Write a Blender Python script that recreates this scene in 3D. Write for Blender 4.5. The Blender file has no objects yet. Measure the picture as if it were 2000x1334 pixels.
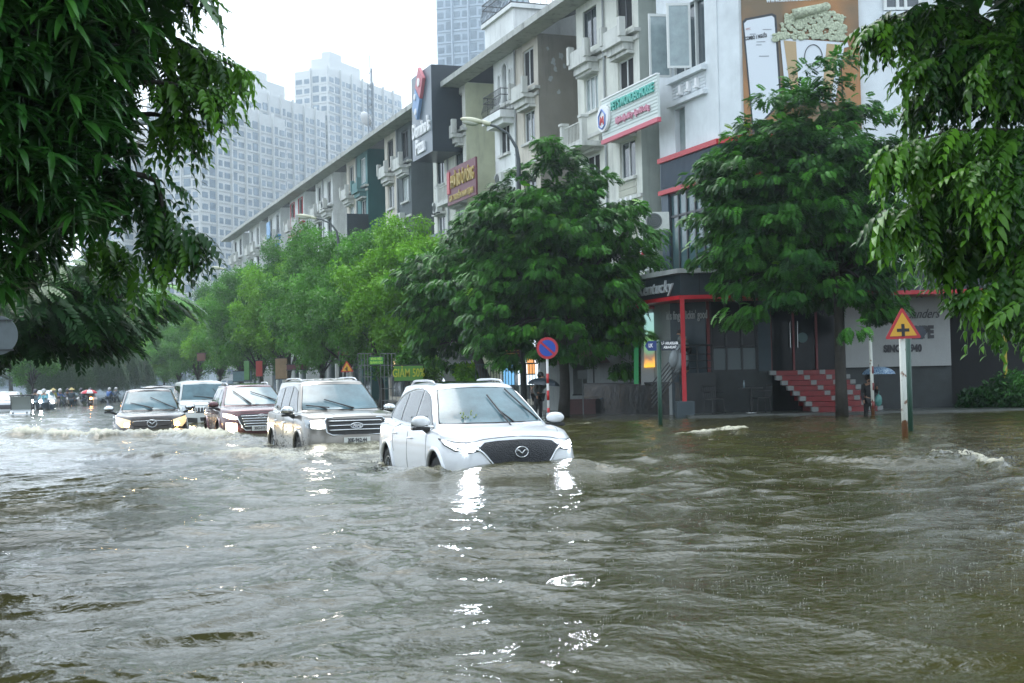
import bpy, bmesh, math, random
import numpy as np
from mathutils import Vector, Matrix
from mathutils.bvhtree import BVHTree
from math import sin, cos, pi, radians as R
random.seed(7)
rng = np.random.default_rng(11)
scene = bpy.context.scene
COL = scene.collection
# ------------------------------------------------------------ camera
F = 2600.0                      # focal length in pixels of the 2000 px wide photograph
CAM_Z = 1.27                    # eye height over the flood water (water = 0, road = -0.48)
PITCH, ROLL = math.atan2(73, F), R(1.25)
cd = bpy.data.cameras.new('camera'); cam = bpy.data.objects.new('camera', cd); COL.objects.link(cam)
MC = Matrix.Rotation(pi/2 + PITCH, 3, 'X') @ Matrix.Rotation(-ROLL, 3, 'Z')
cam.matrix_world = Matrix.Translation((0, 0, CAM_Z)) @ MC.to_4x4()
cd.sensor_width = 36; cd.lens = 36*F/2000; cd.clip_end = 3000; cd.clip_start = .1
cd.dof.use_dof = True; cd.dof.focus_distance = 19; cd.dof.aperture_fstop = 5.6
scene.camera = cam
# ------------------------------------------------------------ sky, sun, exposure
w = bpy.data.worlds.new('World'); scene.world = w; w.use_nodes = True
nt = w.node_tree; nt.nodes.clear()
sky = nt.nodes.new('ShaderNodeTexSky'); sky.sky_type = 'NISHITA'; sky.sun_disc = False
SUN_EL, SUN_ROT = R(58), R(-25)
sky.sun_elevation = SUN_EL; sky.sun_rotation = SUN_ROT; sky.air_density = 2.0; sky.dust_density = 6; sky.ozone_density = 1
hs = nt.nodes.new('ShaderNodeHueSaturation'); hs.inputs['Saturation'].default_value = .35
mx = nt.nodes.new('ShaderNodeMix'); mx.data_type = 'RGBA'; mx.inputs[0].default_value = .72
mx.inputs[7].default_value = (7.9, 9.2, 10.6, 1)      # even overcast cloud deck
bg = nt.nodes.new('ShaderNodeBackground'); bg.inputs['Strength'].default_value = .12
wo = nt.nodes.new('ShaderNodeOutputWorld')
nt.links.new(sky.outputs[0], hs.inputs['Color']); nt.links.new(hs.outputs[0], mx.inputs[6])
nt.links.new(mx.outputs[2], bg.inputs['Color']); nt.links.new(bg.outputs[0], wo.inputs[0])
sd = bpy.data.lights.new('sun', 'SUN'); sd.energy = .6; sd.angle = R(30); sd.color = (1, .98, .95)
so = bpy.data.objects.new('sun', sd); COL.objects.link(so)
so.rotation_euler = (pi/2 - SUN_EL, 0, pi - SUN_ROT)
scene.view_settings.view_transform = 'Standard'; scene.view_settings.look = 'None'
scene.view_settings.exposure = 1.02; scene.view_settings.gamma = 1
scene.render.engine = 'CYCLES'
cy = scene.cycles; cy.use_denoising = True; cy.max_bounces = 7; cy.diffuse_bounces = 3; cy.glossy_bounces = 4
cy.transmission_bounces = 4; cy.volume_bounces = 1; cy.transparent_max_bounces = 12; cy.sample_clamp_indirect = 6
cy.caustics_reflective = False; cy.caustics_refractive = False; cy.use_adaptive_sampling = True
cy.volume_step_rate = 10; cy.adaptive_threshold = .02

# ------------------------------------------------------------ placing helpers
def ray(px, py):
    return MC @ Vector(((px-1000)/F, -(py-667)/F, -1))
def W(px, py, Y):               # world point at distance Y seen at a photo pixel
    d = ray(px, py); return Vector((0, 0, CAM_Z)) + d*(Y/d.y)
def G(px, py, z=0):
    d = ray(px, py); return Vector((0, 0, CAM_Z)) + d*((z-CAM_Z)/d.z)
TH = math.atan2(980, F)         # the street runs this far left of the view axis
U = Vector((-sin(TH), cos(TH), 0)); N = Vector((cos(TH), sin(TH), 0))
def SP(s, p, z=0): return U*s + N*p + Vector((0, 0, z))
MS = Matrix(((U.x, -N.x, 0), (U.y, -N.y, 0), (0, 0, 1)))   # frame: x away along the street, y towards the street, z up
def street_frame(s, p, z=0):
    return Matrix.Translation(SP(s, p, z)) @ MS.to_4x4()

# ------------------------------------------------------------ object helpers
def link(o, parent=None):
    COL.objects.link(o)
    if parent is not None: o.parent = parent
    return o
def tag(o, label=None, cat=None, group=None, kind=None):
    if label: o['label'] = label
    if cat: o['category'] = cat
    if group: o['group'] = group
    if kind: o['kind'] = kind
    return o
def thing(name, label, cat, M=None, group=None):
    o = bpy.data.objects.new(name, None); COL.objects.link(o); o.empty_display_size = .2
    if M is not None: o.matrix_world = M if isinstance(M, Matrix) else Matrix.Translation(M)
    return tag(o, label, cat, group)
def T(x, y, z=0, rz=0): return Matrix.Translation((x, y, z)) @ Matrix.Rotation(rz, 4, 'Z')
def dup(o, M, label=None, group=None, mats=None):
    def cp(a, par):
        c = a.copy(); COL.objects.link(c)
        if par is not None: c.parent = par
        if mats and a.type == 'MESH' and a.data.materials and a.data.materials[0] in mats:
            c.data = a.data.copy(); c.data.materials[0] = mats[a.data.materials[0]]
        for ch in list(a.children): cp(ch, c)
        return c
    r = cp(o, None); r.matrix_world = M
    if label: r['label'] = label
    if group: r['group'] = group
    return r

class MB:
    """collects boxes, tubes, prisms... and links them as ONE mesh object"""
    def __init__(s, M=None): s.v = []; s.f = []; s.M = M
    def add(s, vs, fs):
        k = len(s.v); s.v += [Vector(a) for a in vs]; s.f += [tuple(k+i for i in f) for f in fs]; return s
    def box(s, x0, x1, y0, y1, z0, z1, M=None):
        vs = [Vector((x, y, z)) for z in (z0, z1) for y in (y0, y1) for x in (x0, x1)]
        if M is not None: vs = [M @ a for a in vs]
        return s.add(vs, [(0,2,3,1),(4,5,7,6),(0,1,5,4),(2,6,7,3),(0,4,6,2),(1,3,7,5)])
    def bar(s, a, b, wd, ht=None):        # rectangular bar between two points
        a, b = Vector(a), Vector(b); ht = ht or wd; d = (b-a).normalized()
        up = Vector((0,0,1)) if abs(d.z) < .9 else Vector((1,0,0))
        r = d.cross(up).normalized(); u = r.cross(d)
        vs = [p + r*sx*wd/2 + u*sy*ht/2 for p in (a, b) for sx, sy in ((-1,-1),(1,-1),(1,1),(-1,1))]
        return s.add(vs, [(3,2,1,0),(4,5,6,7),(0,1,5,4),(1,2,6,5),(2,3,7,6),(3,0,4,7)])
    def tube(s, pts, r, n=10, cap=True):
        pts = [Vector(p) for p in pts]; rs = r if isinstance(r, (list, tuple)) else [r]*len(pts)
        vs = []; fs = []; prev = None
        for i, p in enumerate(pts):
            d = (pts[min(i+1, len(pts)-1)] - pts[max(i-1, 0)]).normalized()
            if prev is None: u = d.orthogonal().normalized()
            else:
                u = prev - d*prev.dot(d); u = u.normalized() if u.length > 1e-6 else d.orthogonal().normalized()
            prev = u; q = d.cross(u)
            vs += [p + (u*cos(2*pi*k/n) + q*sin(2*pi*k/n))*rs[i] for k in range(n)]
        for i in range(len(pts)-1):
            for k in range(n):
                k2 = (k+1) % n; fs.append((i*n+k, i*n+k2, (i+1)*n+k2, (i+1)*n+k))
        if cap: fs += [tuple(range(n))[::-1], tuple((len(pts)-1)*n+k for k in range(n))]
        return s.add(vs, fs)
    def prism(s, poly, h, M=None):        # polygon in xy extruded 0..h in z
        n = len(poly); vs = [Vector((a[0], a[1], 0)) for a in poly] + [Vector((a[0], a[1], h)) for a in poly]
        if M is not None: vs = [M @ a for a in vs]
        return s.add(vs, [tuple(range(n))[::-1], tuple(range(n, 2*n))] + [(i, (i+1)%n, n+(i+1)%n, n+i) for i in range(n)])
    def disc(s, r, h, M=None, n=28): return s.prism([(r*cos(2*pi*k/n), r*sin(2*pi*k/n)) for k in range(n)], h, M)
    def ell(s, c, r, n=12, m=8, M=None):
        vs = [Vector((0,0,-1))]; fs = []
        for j in range(1, m):
            a = -pi/2 + pi*j/m
            vs += [Vector((cos(a)*cos(2*pi*k/n), cos(a)*sin(2*pi*k/n), sin(a))) for k in range(n)]
        vs.append(Vector((0,0,1))); L = len(vs)-1
        fs += [(0, 1+(k+1)%n, 1+k) for k in range(n)]
        for j in range(m-2):
            fs += [(1+j*n+k, 1+j*n+(k+1)%n, 1+(j+1)*n+(k+1)%n, 1+(j+1)*n+k) for k in range(n)]
        fs += [(L, 1+(m-2)*n+k, 1+(m-2)*n+(k+1)%n) for k in range(n)]
        r = (r,)*3 if not hasattr(r, '__len__') else r
        vs = [Vector((v.x*r[0], v.y*r[1], v.z*r[2])) + Vector(c) for v in vs]
        if M is not None: vs = [M @ a for a in vs]
        return s.add(vs, fs)
    def build(s, name, mat, parent=None, smooth=False, bevel=0, world=False):
        me = bpy.data.meshes.new(name); me.from_pydata([tuple(v) for v in s.v], [], s.f); me.update()
        if bevel or True:
            bm = bmesh.new(); bm.from_mesh(me)
            if bevel:
                bmesh.ops.bevel(bm, geom=[e for e in bm.edges if len(e.link_faces) == 2 and e.calc_face_angle(0) > .5], offset=bevel, segments=2, profile=.6, affect='EDGES')
            bmesh.ops.recalc_face_normals(bm, faces=bm.faces); bm.to_mesh(me); bm.free()
        if smooth: me.polygons.foreach_set('use_smooth', [True]*len(me.polygons))
        o = bpy.data.objects.new(name, me); me.materials.append(mat)
        return link(o, parent)

def text_mesh(txt, size, depth=.02, align='CENTER', sx=1.0, bold=0, shear=0):
    c = bpy.data.curves.new('t', 'FONT'); c.body = txt; c.size = size; c.extrude = depth/2
    c.align_x = align; c.align_y = 'CENTER'; c.offset = bold; c.resolution_u = 3; c.shear = shear
    o = bpy.data.objects.new('t', c); COL.objects.link(o)
    bpy.context.view_layer.update()
    me = bpy.data.meshes.new_from_object(o.evaluated_get(bpy.context.evaluated_depsgraph_get()))
    bpy.data.objects.remove(o); bpy.data.curves.remove(c)
    me.transform(Matrix.Diagonal((sx, 1, 1, 1)))
    return me
def text(name, txt, size, mat, parent, M, depth=.02, sx=1.0, bold=0, align='CENTER', shear=0):
    """letters; local text x/y plane placed by M (relative to the parent)"""
    me = text_mesh(txt, size, depth, align, sx, bold, shear); me.transform(M); me.materials.clear(); me.materials.append(mat)
    o = bpy.data.objects.new(name, me); return link(o, parent)
def XZ(x, y, z):                 # text upright facing -Y
    return Matrix.Translation((x, y, z)) @ Matrix.Rotation(pi/2, 4, 'X')
def XZS(x, y, z):                # upright facing +y in a street frame (text reads along -x)
    return Matrix.Translation((x, y, z)) @ Matrix.Rotation(pi, 4, 'Z') @ Matrix.Rotation(pi/2, 4, 'X')

# ------------------------------------------------------------ materials
MATS = {}
def mat(name, col, rough=.6, metal=0, spec=.5, noise=.0, nscale=3, streak=0, bump=0, bscale=20, emit=None, es=0, coat=0, sss=None, alpha=None):
    if name in MATS: return MATS[name]
    m = bpy.data.materials.new(name); m.use_nodes = True; MATS[name] = m
    t = m.node_tree; b = t.nodes['Principled BSDF']; L = t.links.new
    b.inputs['Base Color'].default_value = (*col, 1); b.inputs['Roughness'].default_value = rough
    b.inputs['Metallic'].default_value = metal; b.inputs['Specular IOR Level'].default_value = spec
    b.inputs['Coat Weight'].default_value = coat; b.inputs['Coat Roughness'].default_value = .05
    if emit: b.inputs['Emission Color'].default_value = (*emit, 1); b.inputs['Emission Strength'].default_value = es
    if alpha is not None: b.inputs['Alpha'].default_value = alpha
    if noise or streak or bump:
        tc = t.nodes.new('ShaderNodeTexCoord'); g = t.nodes.new('ShaderNodeNewGeometry')
        src = g.outputs['Position']
    out = None
    if noise:
        n = t.nodes.new('ShaderNodeTexNoise'); n.inputs['Scale'].default_value = nscale; n.inputs['Detail'].default_value = 6; n.inputs['Roughness'].default_value = .65
        L(src, n.inputs['Vector'])
        r = t.nodes.new('ShaderNodeMapRange'); r.inputs[1].default_value = .3; r.inputs[2].default_value = .7; r.inputs[3].default_value = 1-noise; r.inputs[4].default_value = 1+noise*.6
        L(n.outputs['Fac'], r.inputs[0]); mul = t.nodes.new('ShaderNodeVectorMath'); mul.operation = 'SCALE'
        mul.inputs[0].default_value = col; L(r.outputs[0], mul.inputs['Scale']); out = mul.outputs[0]
    if streak:
        mp = t.nodes.new('ShaderNodeMapping'); mp.inputs['Scale'].default_value = (1.5, 1.5, .16); L(src, mp.inputs[0])
        n2 = t.nodes.new('ShaderNodeTexNoise'); n2.inputs['Scale'].default_value = 1.5; n2.inputs['Detail'].default_value = 7; n2.inputs['Roughness'].default_value = .7; L(mp.outputs[0], n2.inputs['Vector'])
        r2 = t.nodes.new('ShaderNodeMapRange'); r2.inputs[1].default_value = .52; r2.inputs[2].default_value = .8; r2.inputs[3].default_value = 0; r2.inputs[4].default_value = streak
        L(n2.outputs['Fac'], r2.inputs[0]); mm = t.nodes.new('ShaderNodeMix'); mm.data_type = 'RGBA'
        if out: L(out, mm.inputs[6])
        else: mm.inputs[6].default_value = (*col, 1)
        mm.inputs[7].default_value = (.035, .04, .035, 1); L(r2.outputs[0], mm.inputs[0]); out = mm.outputs[2]
    if out: L(out, b.inputs['Base Color'])
    if bump:
        n3 = t.nodes.new('ShaderNodeTexNoise'); n3.inputs['Scale'].default_value = bscale; n3.inputs['Detail'].default_value = 5; L(src, n3.inputs['Vector'])
        bp = t.nodes.new('ShaderNodeBump'); bp.inputs['Strength'].default_value = bump; bp.inputs['Distance'].default_value = .03
        L(n3.outputs['Fac'], bp.inputs['Height']); L(bp.outputs[0], b.inputs['Normal'])
    return m
def leafmat(name, c1, c2, rough=.42, trans=.25):
    m = bpy.data.materials.new(name); m.use_nodes = True; t = m.node_tree; b = t.nodes['Principled BSDF']; L = t.links.new
    a = t.nodes.new('ShaderNodeAttribute'); a.attribute_name = 'tint'
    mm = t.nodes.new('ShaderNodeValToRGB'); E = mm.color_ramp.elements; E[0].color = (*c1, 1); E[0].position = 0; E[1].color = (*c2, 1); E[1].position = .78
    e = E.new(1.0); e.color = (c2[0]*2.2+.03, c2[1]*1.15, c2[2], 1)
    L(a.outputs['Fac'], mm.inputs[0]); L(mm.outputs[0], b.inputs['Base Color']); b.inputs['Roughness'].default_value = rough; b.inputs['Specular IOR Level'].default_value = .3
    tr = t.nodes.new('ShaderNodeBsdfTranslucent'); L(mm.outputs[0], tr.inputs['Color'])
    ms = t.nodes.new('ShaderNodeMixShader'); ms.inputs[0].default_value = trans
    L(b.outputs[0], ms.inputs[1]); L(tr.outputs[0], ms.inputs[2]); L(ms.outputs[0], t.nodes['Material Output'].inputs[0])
    return m
def crom(P, n):
    """Catmull-Rom resample of control points P (k,...) to n samples"""
    P = np.asarray(P, float); k = len(P); t = np.linspace(0, k-1, n); i = np.minimum(t.astype(int), k-2); f = (t-i)
    f = f.reshape((-1,)+(1,)*(P.ndim-1))
    g = lambda j: P[np.clip(j, 0, k-1)]
    p0, p1, p2, p3 = g(i-1), g(i), g(i+1), g(i+2)
    return .5*((2*p1) + (-p0+p2)*f + (2*p0-5*p1+4*p2-p3)*f*f + (-p0+3*p1-3*p2+p3)*f**3)
# ============================================================ ground, pavement, flood water
def noise2(x, y, seed=0):
    """vectorised gradient noise, about -1..1"""
    r = np.random.default_rng(seed); g = r.random((256, 256))*2*np.pi
    xi = np.floor(x).astype(np.int64); yi = np.floor(y).astype(np.int64); fx = x-xi; fy = y-yi
    u = fx*fx*fx*(fx*(fx*6-15)+10); v = fy*fy*fy*(fy*(fy*6-15)+10)
    def d(i, j):
        a = g[(xi+i) & 255, (yi+j) & 255]; return np.cos(a)*(fx-i) + np.sin(a)*(fy-j)
    return 1.5*((d(0,0)*(1-u)+d(1,0)*u)*(1-v) + (d(0,1)*(1-u)+d(1,1)*u)*v)
ground_m = mat('road_asphalt', (.05, .05, .05), .9, noise=.3)
tag(MB().box(-310, 310, -40, 600, -1.2, -.48).build('ground', ground_m), kind='structure')
pave_m = mat('wet_paving', (.075, .075, .065), .25, noise=.45, nscale=1.2, bump=.3, bscale=8)
def pt2(v): return (v.x, v.y)
pv = [pt2(SP(175, 15.7)), pt2(SP(46.5, 15.9)), (1.6, 43.6), (3.6, 43.2), (4.7, 40.9), (5.6, 39.2), (60, 39.2), (60, 190)]
tag(MB().prism(pv, .60, T(0, 0, -.56)).build('pavement', pave_m), kind='structure')

CARS = []     # (x, y, heading yaw, half length, half width, strength) for the bow waves; filled before the water is made
def make_water():
    rows, cols = 1500, 800
    Yr = 2.2*np.exp(np.linspace(0, math.log(330/2.2), rows))
    t = np.concatenate([np.linspace(-1.6, -.45, 50)[:-1], np.linspace(-.45, .45, cols-100), np.linspace(.45, 1.6, 52)[1:]])
    cols = len(t); tcol = t
    X = (Yr[:, None]*t[None, :]).ravel(); Y = np.repeat(Yr, cols)
    Y0 = Y.copy(); X0 = X.copy()
    # domain warp so that crests wander
    wx = X + .5*noise2(X*.35, Y*.35, 5) + .10*noise2(X*1.6, Y*1.6, 6); wy = Y + .6*noise2(X*.3, Y*.3, 7) + .16*noise2(X*1.4+9, Y*1.4, 8)
    z = np.zeros_like(X)
    far = np.clip(1 - (Y-10)/120, .35, 1)
    pt_ = np.clip(.85+.9*noise2(X*.25+4, Y*.14, 33), .35, 1.5)      # calmer and choppier patches
    for lam, amp, ani, ang, seed, sharp in ((4.6,.030,1.6,.25,1,0),(2.2,.046,1.9,-.25,2,1),(1.25,.050,1.8,.35,3,1),(.72,.032,1.7,-.1,4,1),(.40,.0185,1.6,.5,9,1),(.22,.0075,1.5,-.4,10,1),(.11,.0026,1.3,.2,12,0)):
        ca, sa = math.cos(ang), math.sin(ang)
        a = (wx*ca + wy*sa)/(lam*ani); b = (-wx*sa + wy*ca)/lam
        n = noise2(a+seed*17.3, b+seed*5.1, seed)
        if sharp: n = (1 - 2*np.abs(n)**.85)*.75
        if lam < .5: n = n*np.clip(1.25 - Y*lam**0/ (60 if lam > .3 else 34 if lam > .2 else 18), 0, 1)
        z += amp*n*far*(pt_ if lam < 1 else 1)
    foam = np.zeros_like(X)
    # ---- travelling surges (breaking crests), as polylines of photo positions on the water
    def surge(px, height, wid, fo, back=1.6, rough=.4, seed=0):
        nonlocal z, foam
        P = [G(a, b) for a, b in px]
        best = np.full(X.shape, 1e9); sgn = np.zeros_like(X); tt = np.zeros_like(X); L = 0
        lo = min(p.y for p in P)-6*wid; hi = max(p.y for p in P)+6*wid
        xl = min(p.x for p in P)-6*wid; xh = max(p.x for p in P)+6*wid
        m = np.where((Y > lo) & (Y < hi) & (X > xl) & (X < xh))[0]
        xs = X[m]; ys = Y[m]; bd = np.full(len(m), 1e9); bs = np.zeros(len(m)); bt = np.zeros(len(m))
        tot = sum((P[i+1]-P[i]).length for i in range(len(P)-1))
        xs2 = xs + .25*noise2(xs*.9, ys*.5, 60+seed); ys2 = ys + wid*.9*noise2(xs*.7+3, ys*.2, 61+seed) + wid*.3*noise2(xs*2.6, ys*.8, 62+seed)
        for i in range(len(P)-1):
            ax, ay = P[i].x, P[i].y; bx, by = P[i+1].x, P[i+1].y; dx, dy = bx-ax, by-ay; l2 = dx*dx+dy*dy
            q = np.clip(((xs2-ax)*dx + (ys2-ay)*dy)/l2, 0, 1); ex = xs2-(ax+q*dx); ey = ys2-(ay+q*dy)
            d = np.hypot(ex, ey); s = d < bd; bd[s] = d[s]; bs[s] = np.sign(ey)[s]; bt[s] = ((L + q*math.sqrt(l2))/tot)[s]; L += math.sqrt(l2)
        env = np.clip(bt*7, 0, 1)*np.clip((1-bt)*7, 0, 1); env = env*env*(3-2*env)
        wv = np.where(bs < 0, wid*.55, wid*back)        # steep on the viewer's side
        prof = np.exp(-(bd/wv)**2)*env*(.75+.35*noise2(xs*1.3, ys*1.1, 63+seed))
        tur = (noise2(xs*5, ys*6, 64+seed)*.5 + noise2(xs*12, ys*14, 65+seed)*.3 + noise2(xs*27, ys*30, 66+seed)*.2)
        z[m] += height*prof*(1 + rough*tur)
        fm = np.clip(prof*1.5 - .45 + .55*tur, 0, 1)*fo
        foam[m] = np.maximum(foam[m], fm)
    surge([(-60,857),(60,858),(200,861),(300,856),(420,866),(520,868)], .24, .5, .95, 2.2, .7, 1)
    surge([(150,896),(240,902),(330,906),(460,900),(640,905)], .15, .45, .75, 2.4, .5, 2)
    surge([(690,944),(780,940),(900,925),(1010,921),(1150,926),(1290,934),(1440,941)], .085, .30, .35, 3.0, .4, 3)
    surge([(1295,856),(1330,855),(1400,852),(1468,844)], .11, .3, 1.1, 1.6, .8, 4)
    surge([(1560,905),(1650,912),(1740,915),(1850,912),(1960,905)], .10, .30, .12, 2.4, .6, 5)
    surge([(1800,908),(1870,902),(1930,908),(1975,920)], .13, .2, 1.1, 1.5, 1.0, 6)
    surge([(1180,898),(1290,906),(1400,896)], .05, .25, .15, 2, .4, 7)
    surge([(1100,838),(1160,832),(1240,828)], .05, .4, .5, 1.5, .8, 8)
    surge([(-30,836),(60,838),(150,833)], .12, .5, .25, 2, .4, 9)
    # ---- water pushed by each car
    for (cx, cyy, yaw, hl, hw, st) in CARS:
        m = np.where((np.abs(X-cx) < 7) & (np.abs(Y-cyy) < 9))[0]
        fx, fy = math.sin(yaw), -math.cos(yaw)          # forward
        ux = (X[m]-cx)*fx + (Y[m]-cyy)*fy; uy = (X[m]-cx)*fy*-1 + (Y[m]-cyy)*fx
        qx = np.maximum(np.abs(ux)-hl+.25, 0); qy = np.maximum(np.abs(uy)-hw+.15, 0)
        d = np.hypot(qx, qy)
        front = np.exp(-((ux-hl-.12)/.40)**2 - (uy/(hw*1.12))**4)
        side = np.exp(-(np.maximum(np.abs(uy)-hw, 0)/.3)**2)*np.exp(-((ux+.35*hl)/(hl*.75))**2)
        z[m] += st*(.17*front - .06*side)
        tur = noise2(ux*5, uy*5, 70)*.5 + noise2(ux*13, uy*13, 71)*.35 + noise2(ux*28, uy*28, 72)*.2
        ring = np.exp(-(d/.26)**2)
        z[m] += ring*tur*.05*st
        wl = np.exp(-((np.abs(uy)-hw)/.28)**2)*(np.exp(-((ux+hl*.62)/.45)**2) + .6*np.exp(-((ux-hl*.62)/.4)**2))
        foam[m] = np.maximum(foam[m], np.clip(ring*.9*st - .45 + .6*tur, 0, .85))
        foam[m] = np.maximum(foam[m], np.clip(wl*1.1 - .3 + .7*tur, 0, 1)*min(st, 1))
        back = np.clip((hl*.6-ux)/2, 0, 1)*np.exp(-(np.maximum(np.abs(uy)-hw, 0)/1.2)**2)*np.exp(-(np.maximum(-ux-hl, 0)/3)**2)
        foam[m] = np.maximum(foam[m], np.clip(back*.4 + .4*tur - .25, 0, .35))
    # churned light water between the cars
    ch = np.exp(-((X+3.2+ (Y-24)*.34)/3.4)**2)*np.exp(-((Y-25)/6.5)**2)
    foam = np.maximum(foam, np.clip(ch*.58 + .25*noise2(X*3, Y*3, 80) + .15*noise2(X*9, Y*9, 81) - .12, 0, .62))
    co = np.empty(len(X)*3, np.float32); co[0::3] = X; co[1::3] = Y; co[2::3] = z
    i = np.arange(rows-1)[:, None]*cols + np.arange(cols-1)[None, :]
    quads = np.stack([i, i+1, i+1+cols, i+cols], -1).reshape(-1, 4).astype(np.int32)
    me = bpy.data.meshes.new('water'); me.vertices.add(len(X)); me.vertices.foreach_set('co', co)
    me.loops.add(quads.size); me.loops.foreach_set('vertex_index', quads.ravel())
    me.polygons.add(len(quads)); me.polygons.foreach_set('loop_start', np.arange(0, quads.size, 4, dtype=np.int32))
    me.polygons.foreach_set('use_smooth', np.ones(len(quads), bool)); me.update()
    at = me.attributes.new('foam', 'FLOAT', 'POINT'); at.data.foreach_set('value', foam.astype(np.float32))
    m = bpy.data.materials.new('flood_water'); m.use_nodes = True; t = m.node_tree; b = t.nodes['Principled BSDF']; L = t.links.new
    a = t.nodes.new('ShaderNodeAttribute'); a.attribute_name = 'foam'
    g = t.nodes.new('ShaderNodeNewGeometry')
    nb = t.nodes.new('ShaderNodeTexNoise'); nb.inputs['Scale'].default_value = .5; nb.inputs['Detail'].default_value = 5; L(g.outputs['Position'], nb.inputs['Vector'])
    mud = t.nodes.new('ShaderNodeMix'); mud.data_type = 'RGBA'; mud.inputs[6].default_value = (.036, .036, .012, 1); mud.inputs[7].default_value = (.058, .053, .021, 1)
    L(nb.outputs['Fac'], mud.inputs[0])
    fn = t.nodes.new('ShaderNodeTexNoise'); fn.inputs['Scale'].default_value = 26; fn.inputs['Detail'].default_value = 7; fn.inputs['Roughness'].default_value = .72; L(g.outputs['Position'], fn.inputs['Vector'])
    ad = t.nodes.new('ShaderNodeMath'); ad.operation = 'ADD'; L(a.outputs['Fac'], ad.inputs[0]); L(fn.outputs['Fac'], ad.inputs[1])
    mr = t.nodes.new('ShaderNodeMapRange'); mr.inputs[1].default_value = .72; mr.inputs[2].default_value = 1.3; L(ad.outputs[0], mr.inputs[0])
    fm = t.nodes.new('ShaderNodeMix'); fm.data_type = 'RGBA'; L(mr.outputs[0], fm.inputs[0]); L(mud.outputs[2], fm.inputs[6]); fm.inputs[7].default_value = (.46, .45, .35, 1)
    L(fm.outputs[2], b.inputs['Base Color'])
    rr = t.nodes.new('ShaderNodeMapRange'); rr.inputs[3].default_value = .03; rr.inputs[4].default_value = .55; L(mr.outputs[0], rr.inputs[0]); L(rr.outputs[0], b.inputs['Roughness'])
    b.inputs['IOR'].default_value = 1.33
    n1 = t.nodes.new('ShaderNodeTexNoise'); n1.inputs['Scale'].default_value = 14; n1.inputs['Detail'].default_value = 4; n1.inputs['Distortion'].default_value = .6; L(g.outputs['Position'], n1.inputs['Vector'])
    vo = t.nodes.new('ShaderNodeTexVoronoi'); vo.inputs['Scale'].default_value = 9; L(g.outputs['Position'], vo.inputs['Vector'])
    sn = t.nodes.new('ShaderNodeMath'); sn.operation = 'SINE'; ml = t.nodes.new('ShaderNodeMath'); ml.operation = 'MULTIPLY'; ml.inputs[1].default_value = 34
    L(vo.outputs['Distance'], ml.inputs[0]); L(ml.outputs[0], sn.inputs[0])
    fall = t.nodes.new('ShaderNodeMapRange'); fall.inputs[1].default_value = .1; fall.inputs[2].default_value = .42; fall.inputs[3].default_value = .10; fall.inputs[4].default_value = 0; L(vo.outputs['Distance'], fall.inputs[0])
    rp = t.nodes.new('ShaderNodeMath'); rp.operation = 'MULTIPLY'; L(sn.outputs[0], rp.inputs[0]); L(fall.outputs[0], rp.inputs[1])
    sm = t.nodes.new('ShaderNodeMath'); sm.operation = 'ADD'; L(n1.outputs['Fac'], sm.inputs[0]); L(rp.outputs[0], sm.inputs[1])
    bp = t.nodes.new('ShaderNodeBump'); bp.inputs['Strength'].default_value = .5; bp.inputs['Distance'].default_value = .022
    L(sm.outputs[0], bp.inputs['Height']); L(bp.outputs[0], b.inputs['Normal'])
    me.materials.append(m)
    o = bpy.data.objects.new('water', me); link(o); tag(o, kind='structure')
    # little crowns thrown up by the rain
    k = 1900; Yp = 6.3 + 21*rng.random(k)**1.1; Xp = Yp*(.02+.38*rng.random(k)**.8)
    vs = []; fs = []
    for x, y in zip(Xp, Yp):
        zi = z[int(min(rows-1, round(math.log(y/2.2)/math.log(150)*(rows-1))))*cols + int(min(cols-1, np.searchsorted(tcol, x/y)))]
        h = .006 + .010*rng.random(); r = .0016+.0008*rng.random()
        kk = len(vs); vs += [(x-r, y, zi-.01), (x+r, y, zi-.01), (x, y+r, zi-.01), (x, y, zi+h)]
        fs += [(kk, kk+1, kk+3), (kk+1, kk+2, kk+3), (kk+2, kk, kk+3)]
        for _ in range(rng.integers(0, 3)):
            a = rng.random()*6.28; rr_ = .012+.02*rng.random(); zz = zi+.004+h*.7*rng.random(); q = .0026
            kk = len(vs); px, py = x+rr_*cos(a), y+rr_*sin(a)
            vs += [(px-q, py, zz), (px+q, py, zz), (px, py-q, zz+q), (px, py, zz-q*2)]; fs += [(kk, kk+1, kk+2), (kk, kk+2, kk+3), (kk+1, kk+3, kk+2)]
    me2 = bpy.data.meshes.new('rain_splash'); me2.from_pydata(vs, [], fs)
    sm_ = leafmat('splash', (.55, .58, .57), (.55, .58, .57), .5, .5); MATS['splash'] = sm_; me2.materials.append(sm_); tag(link(bpy.data.objects.new('rain_splash', me2)), kind='stuff')
# ============================================================ townhouses along the street
def facade(mb, x0, x1, z0, z1, ops, y0, y1):
    xs = sorted({x0, x1, *[o[0] for o in ops], *[o[1] for o in ops]}); zs = sorted({z0, z1, *[o[2] for o in ops], *[o[3] for o in ops]})
    for i in range(len(xs)-1):
        j = 0
        while j < len(zs)-1:
            def hole(jj):
                cx, cz = (xs[i]+xs[i+1])/2, (zs[jj]+zs[jj+1])/2
                return any(o[0] < cx < o[1] and o[2] < cz < o[3] for o in ops)
            if hole(j): j += 1; continue
            k = j
            while k < len(zs)-1 and not hole(k): k += 1
            mb.box(xs[i], xs[i+1], y0, y1, zs[j], zs[k]); j = k
    return mb
wallm = lambda n, c, s=.5: mat('plaster_'+n, c, .8, noise=.16, nscale=.8, streak=s, bump=.1, bscale=30)
white = wallm('white', (.74, .76, .74), .4); offw = wallm('offwhite', (.68, .69, .62), .55); cream = wallm('cream', (.60, .62, .44), .4)
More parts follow.
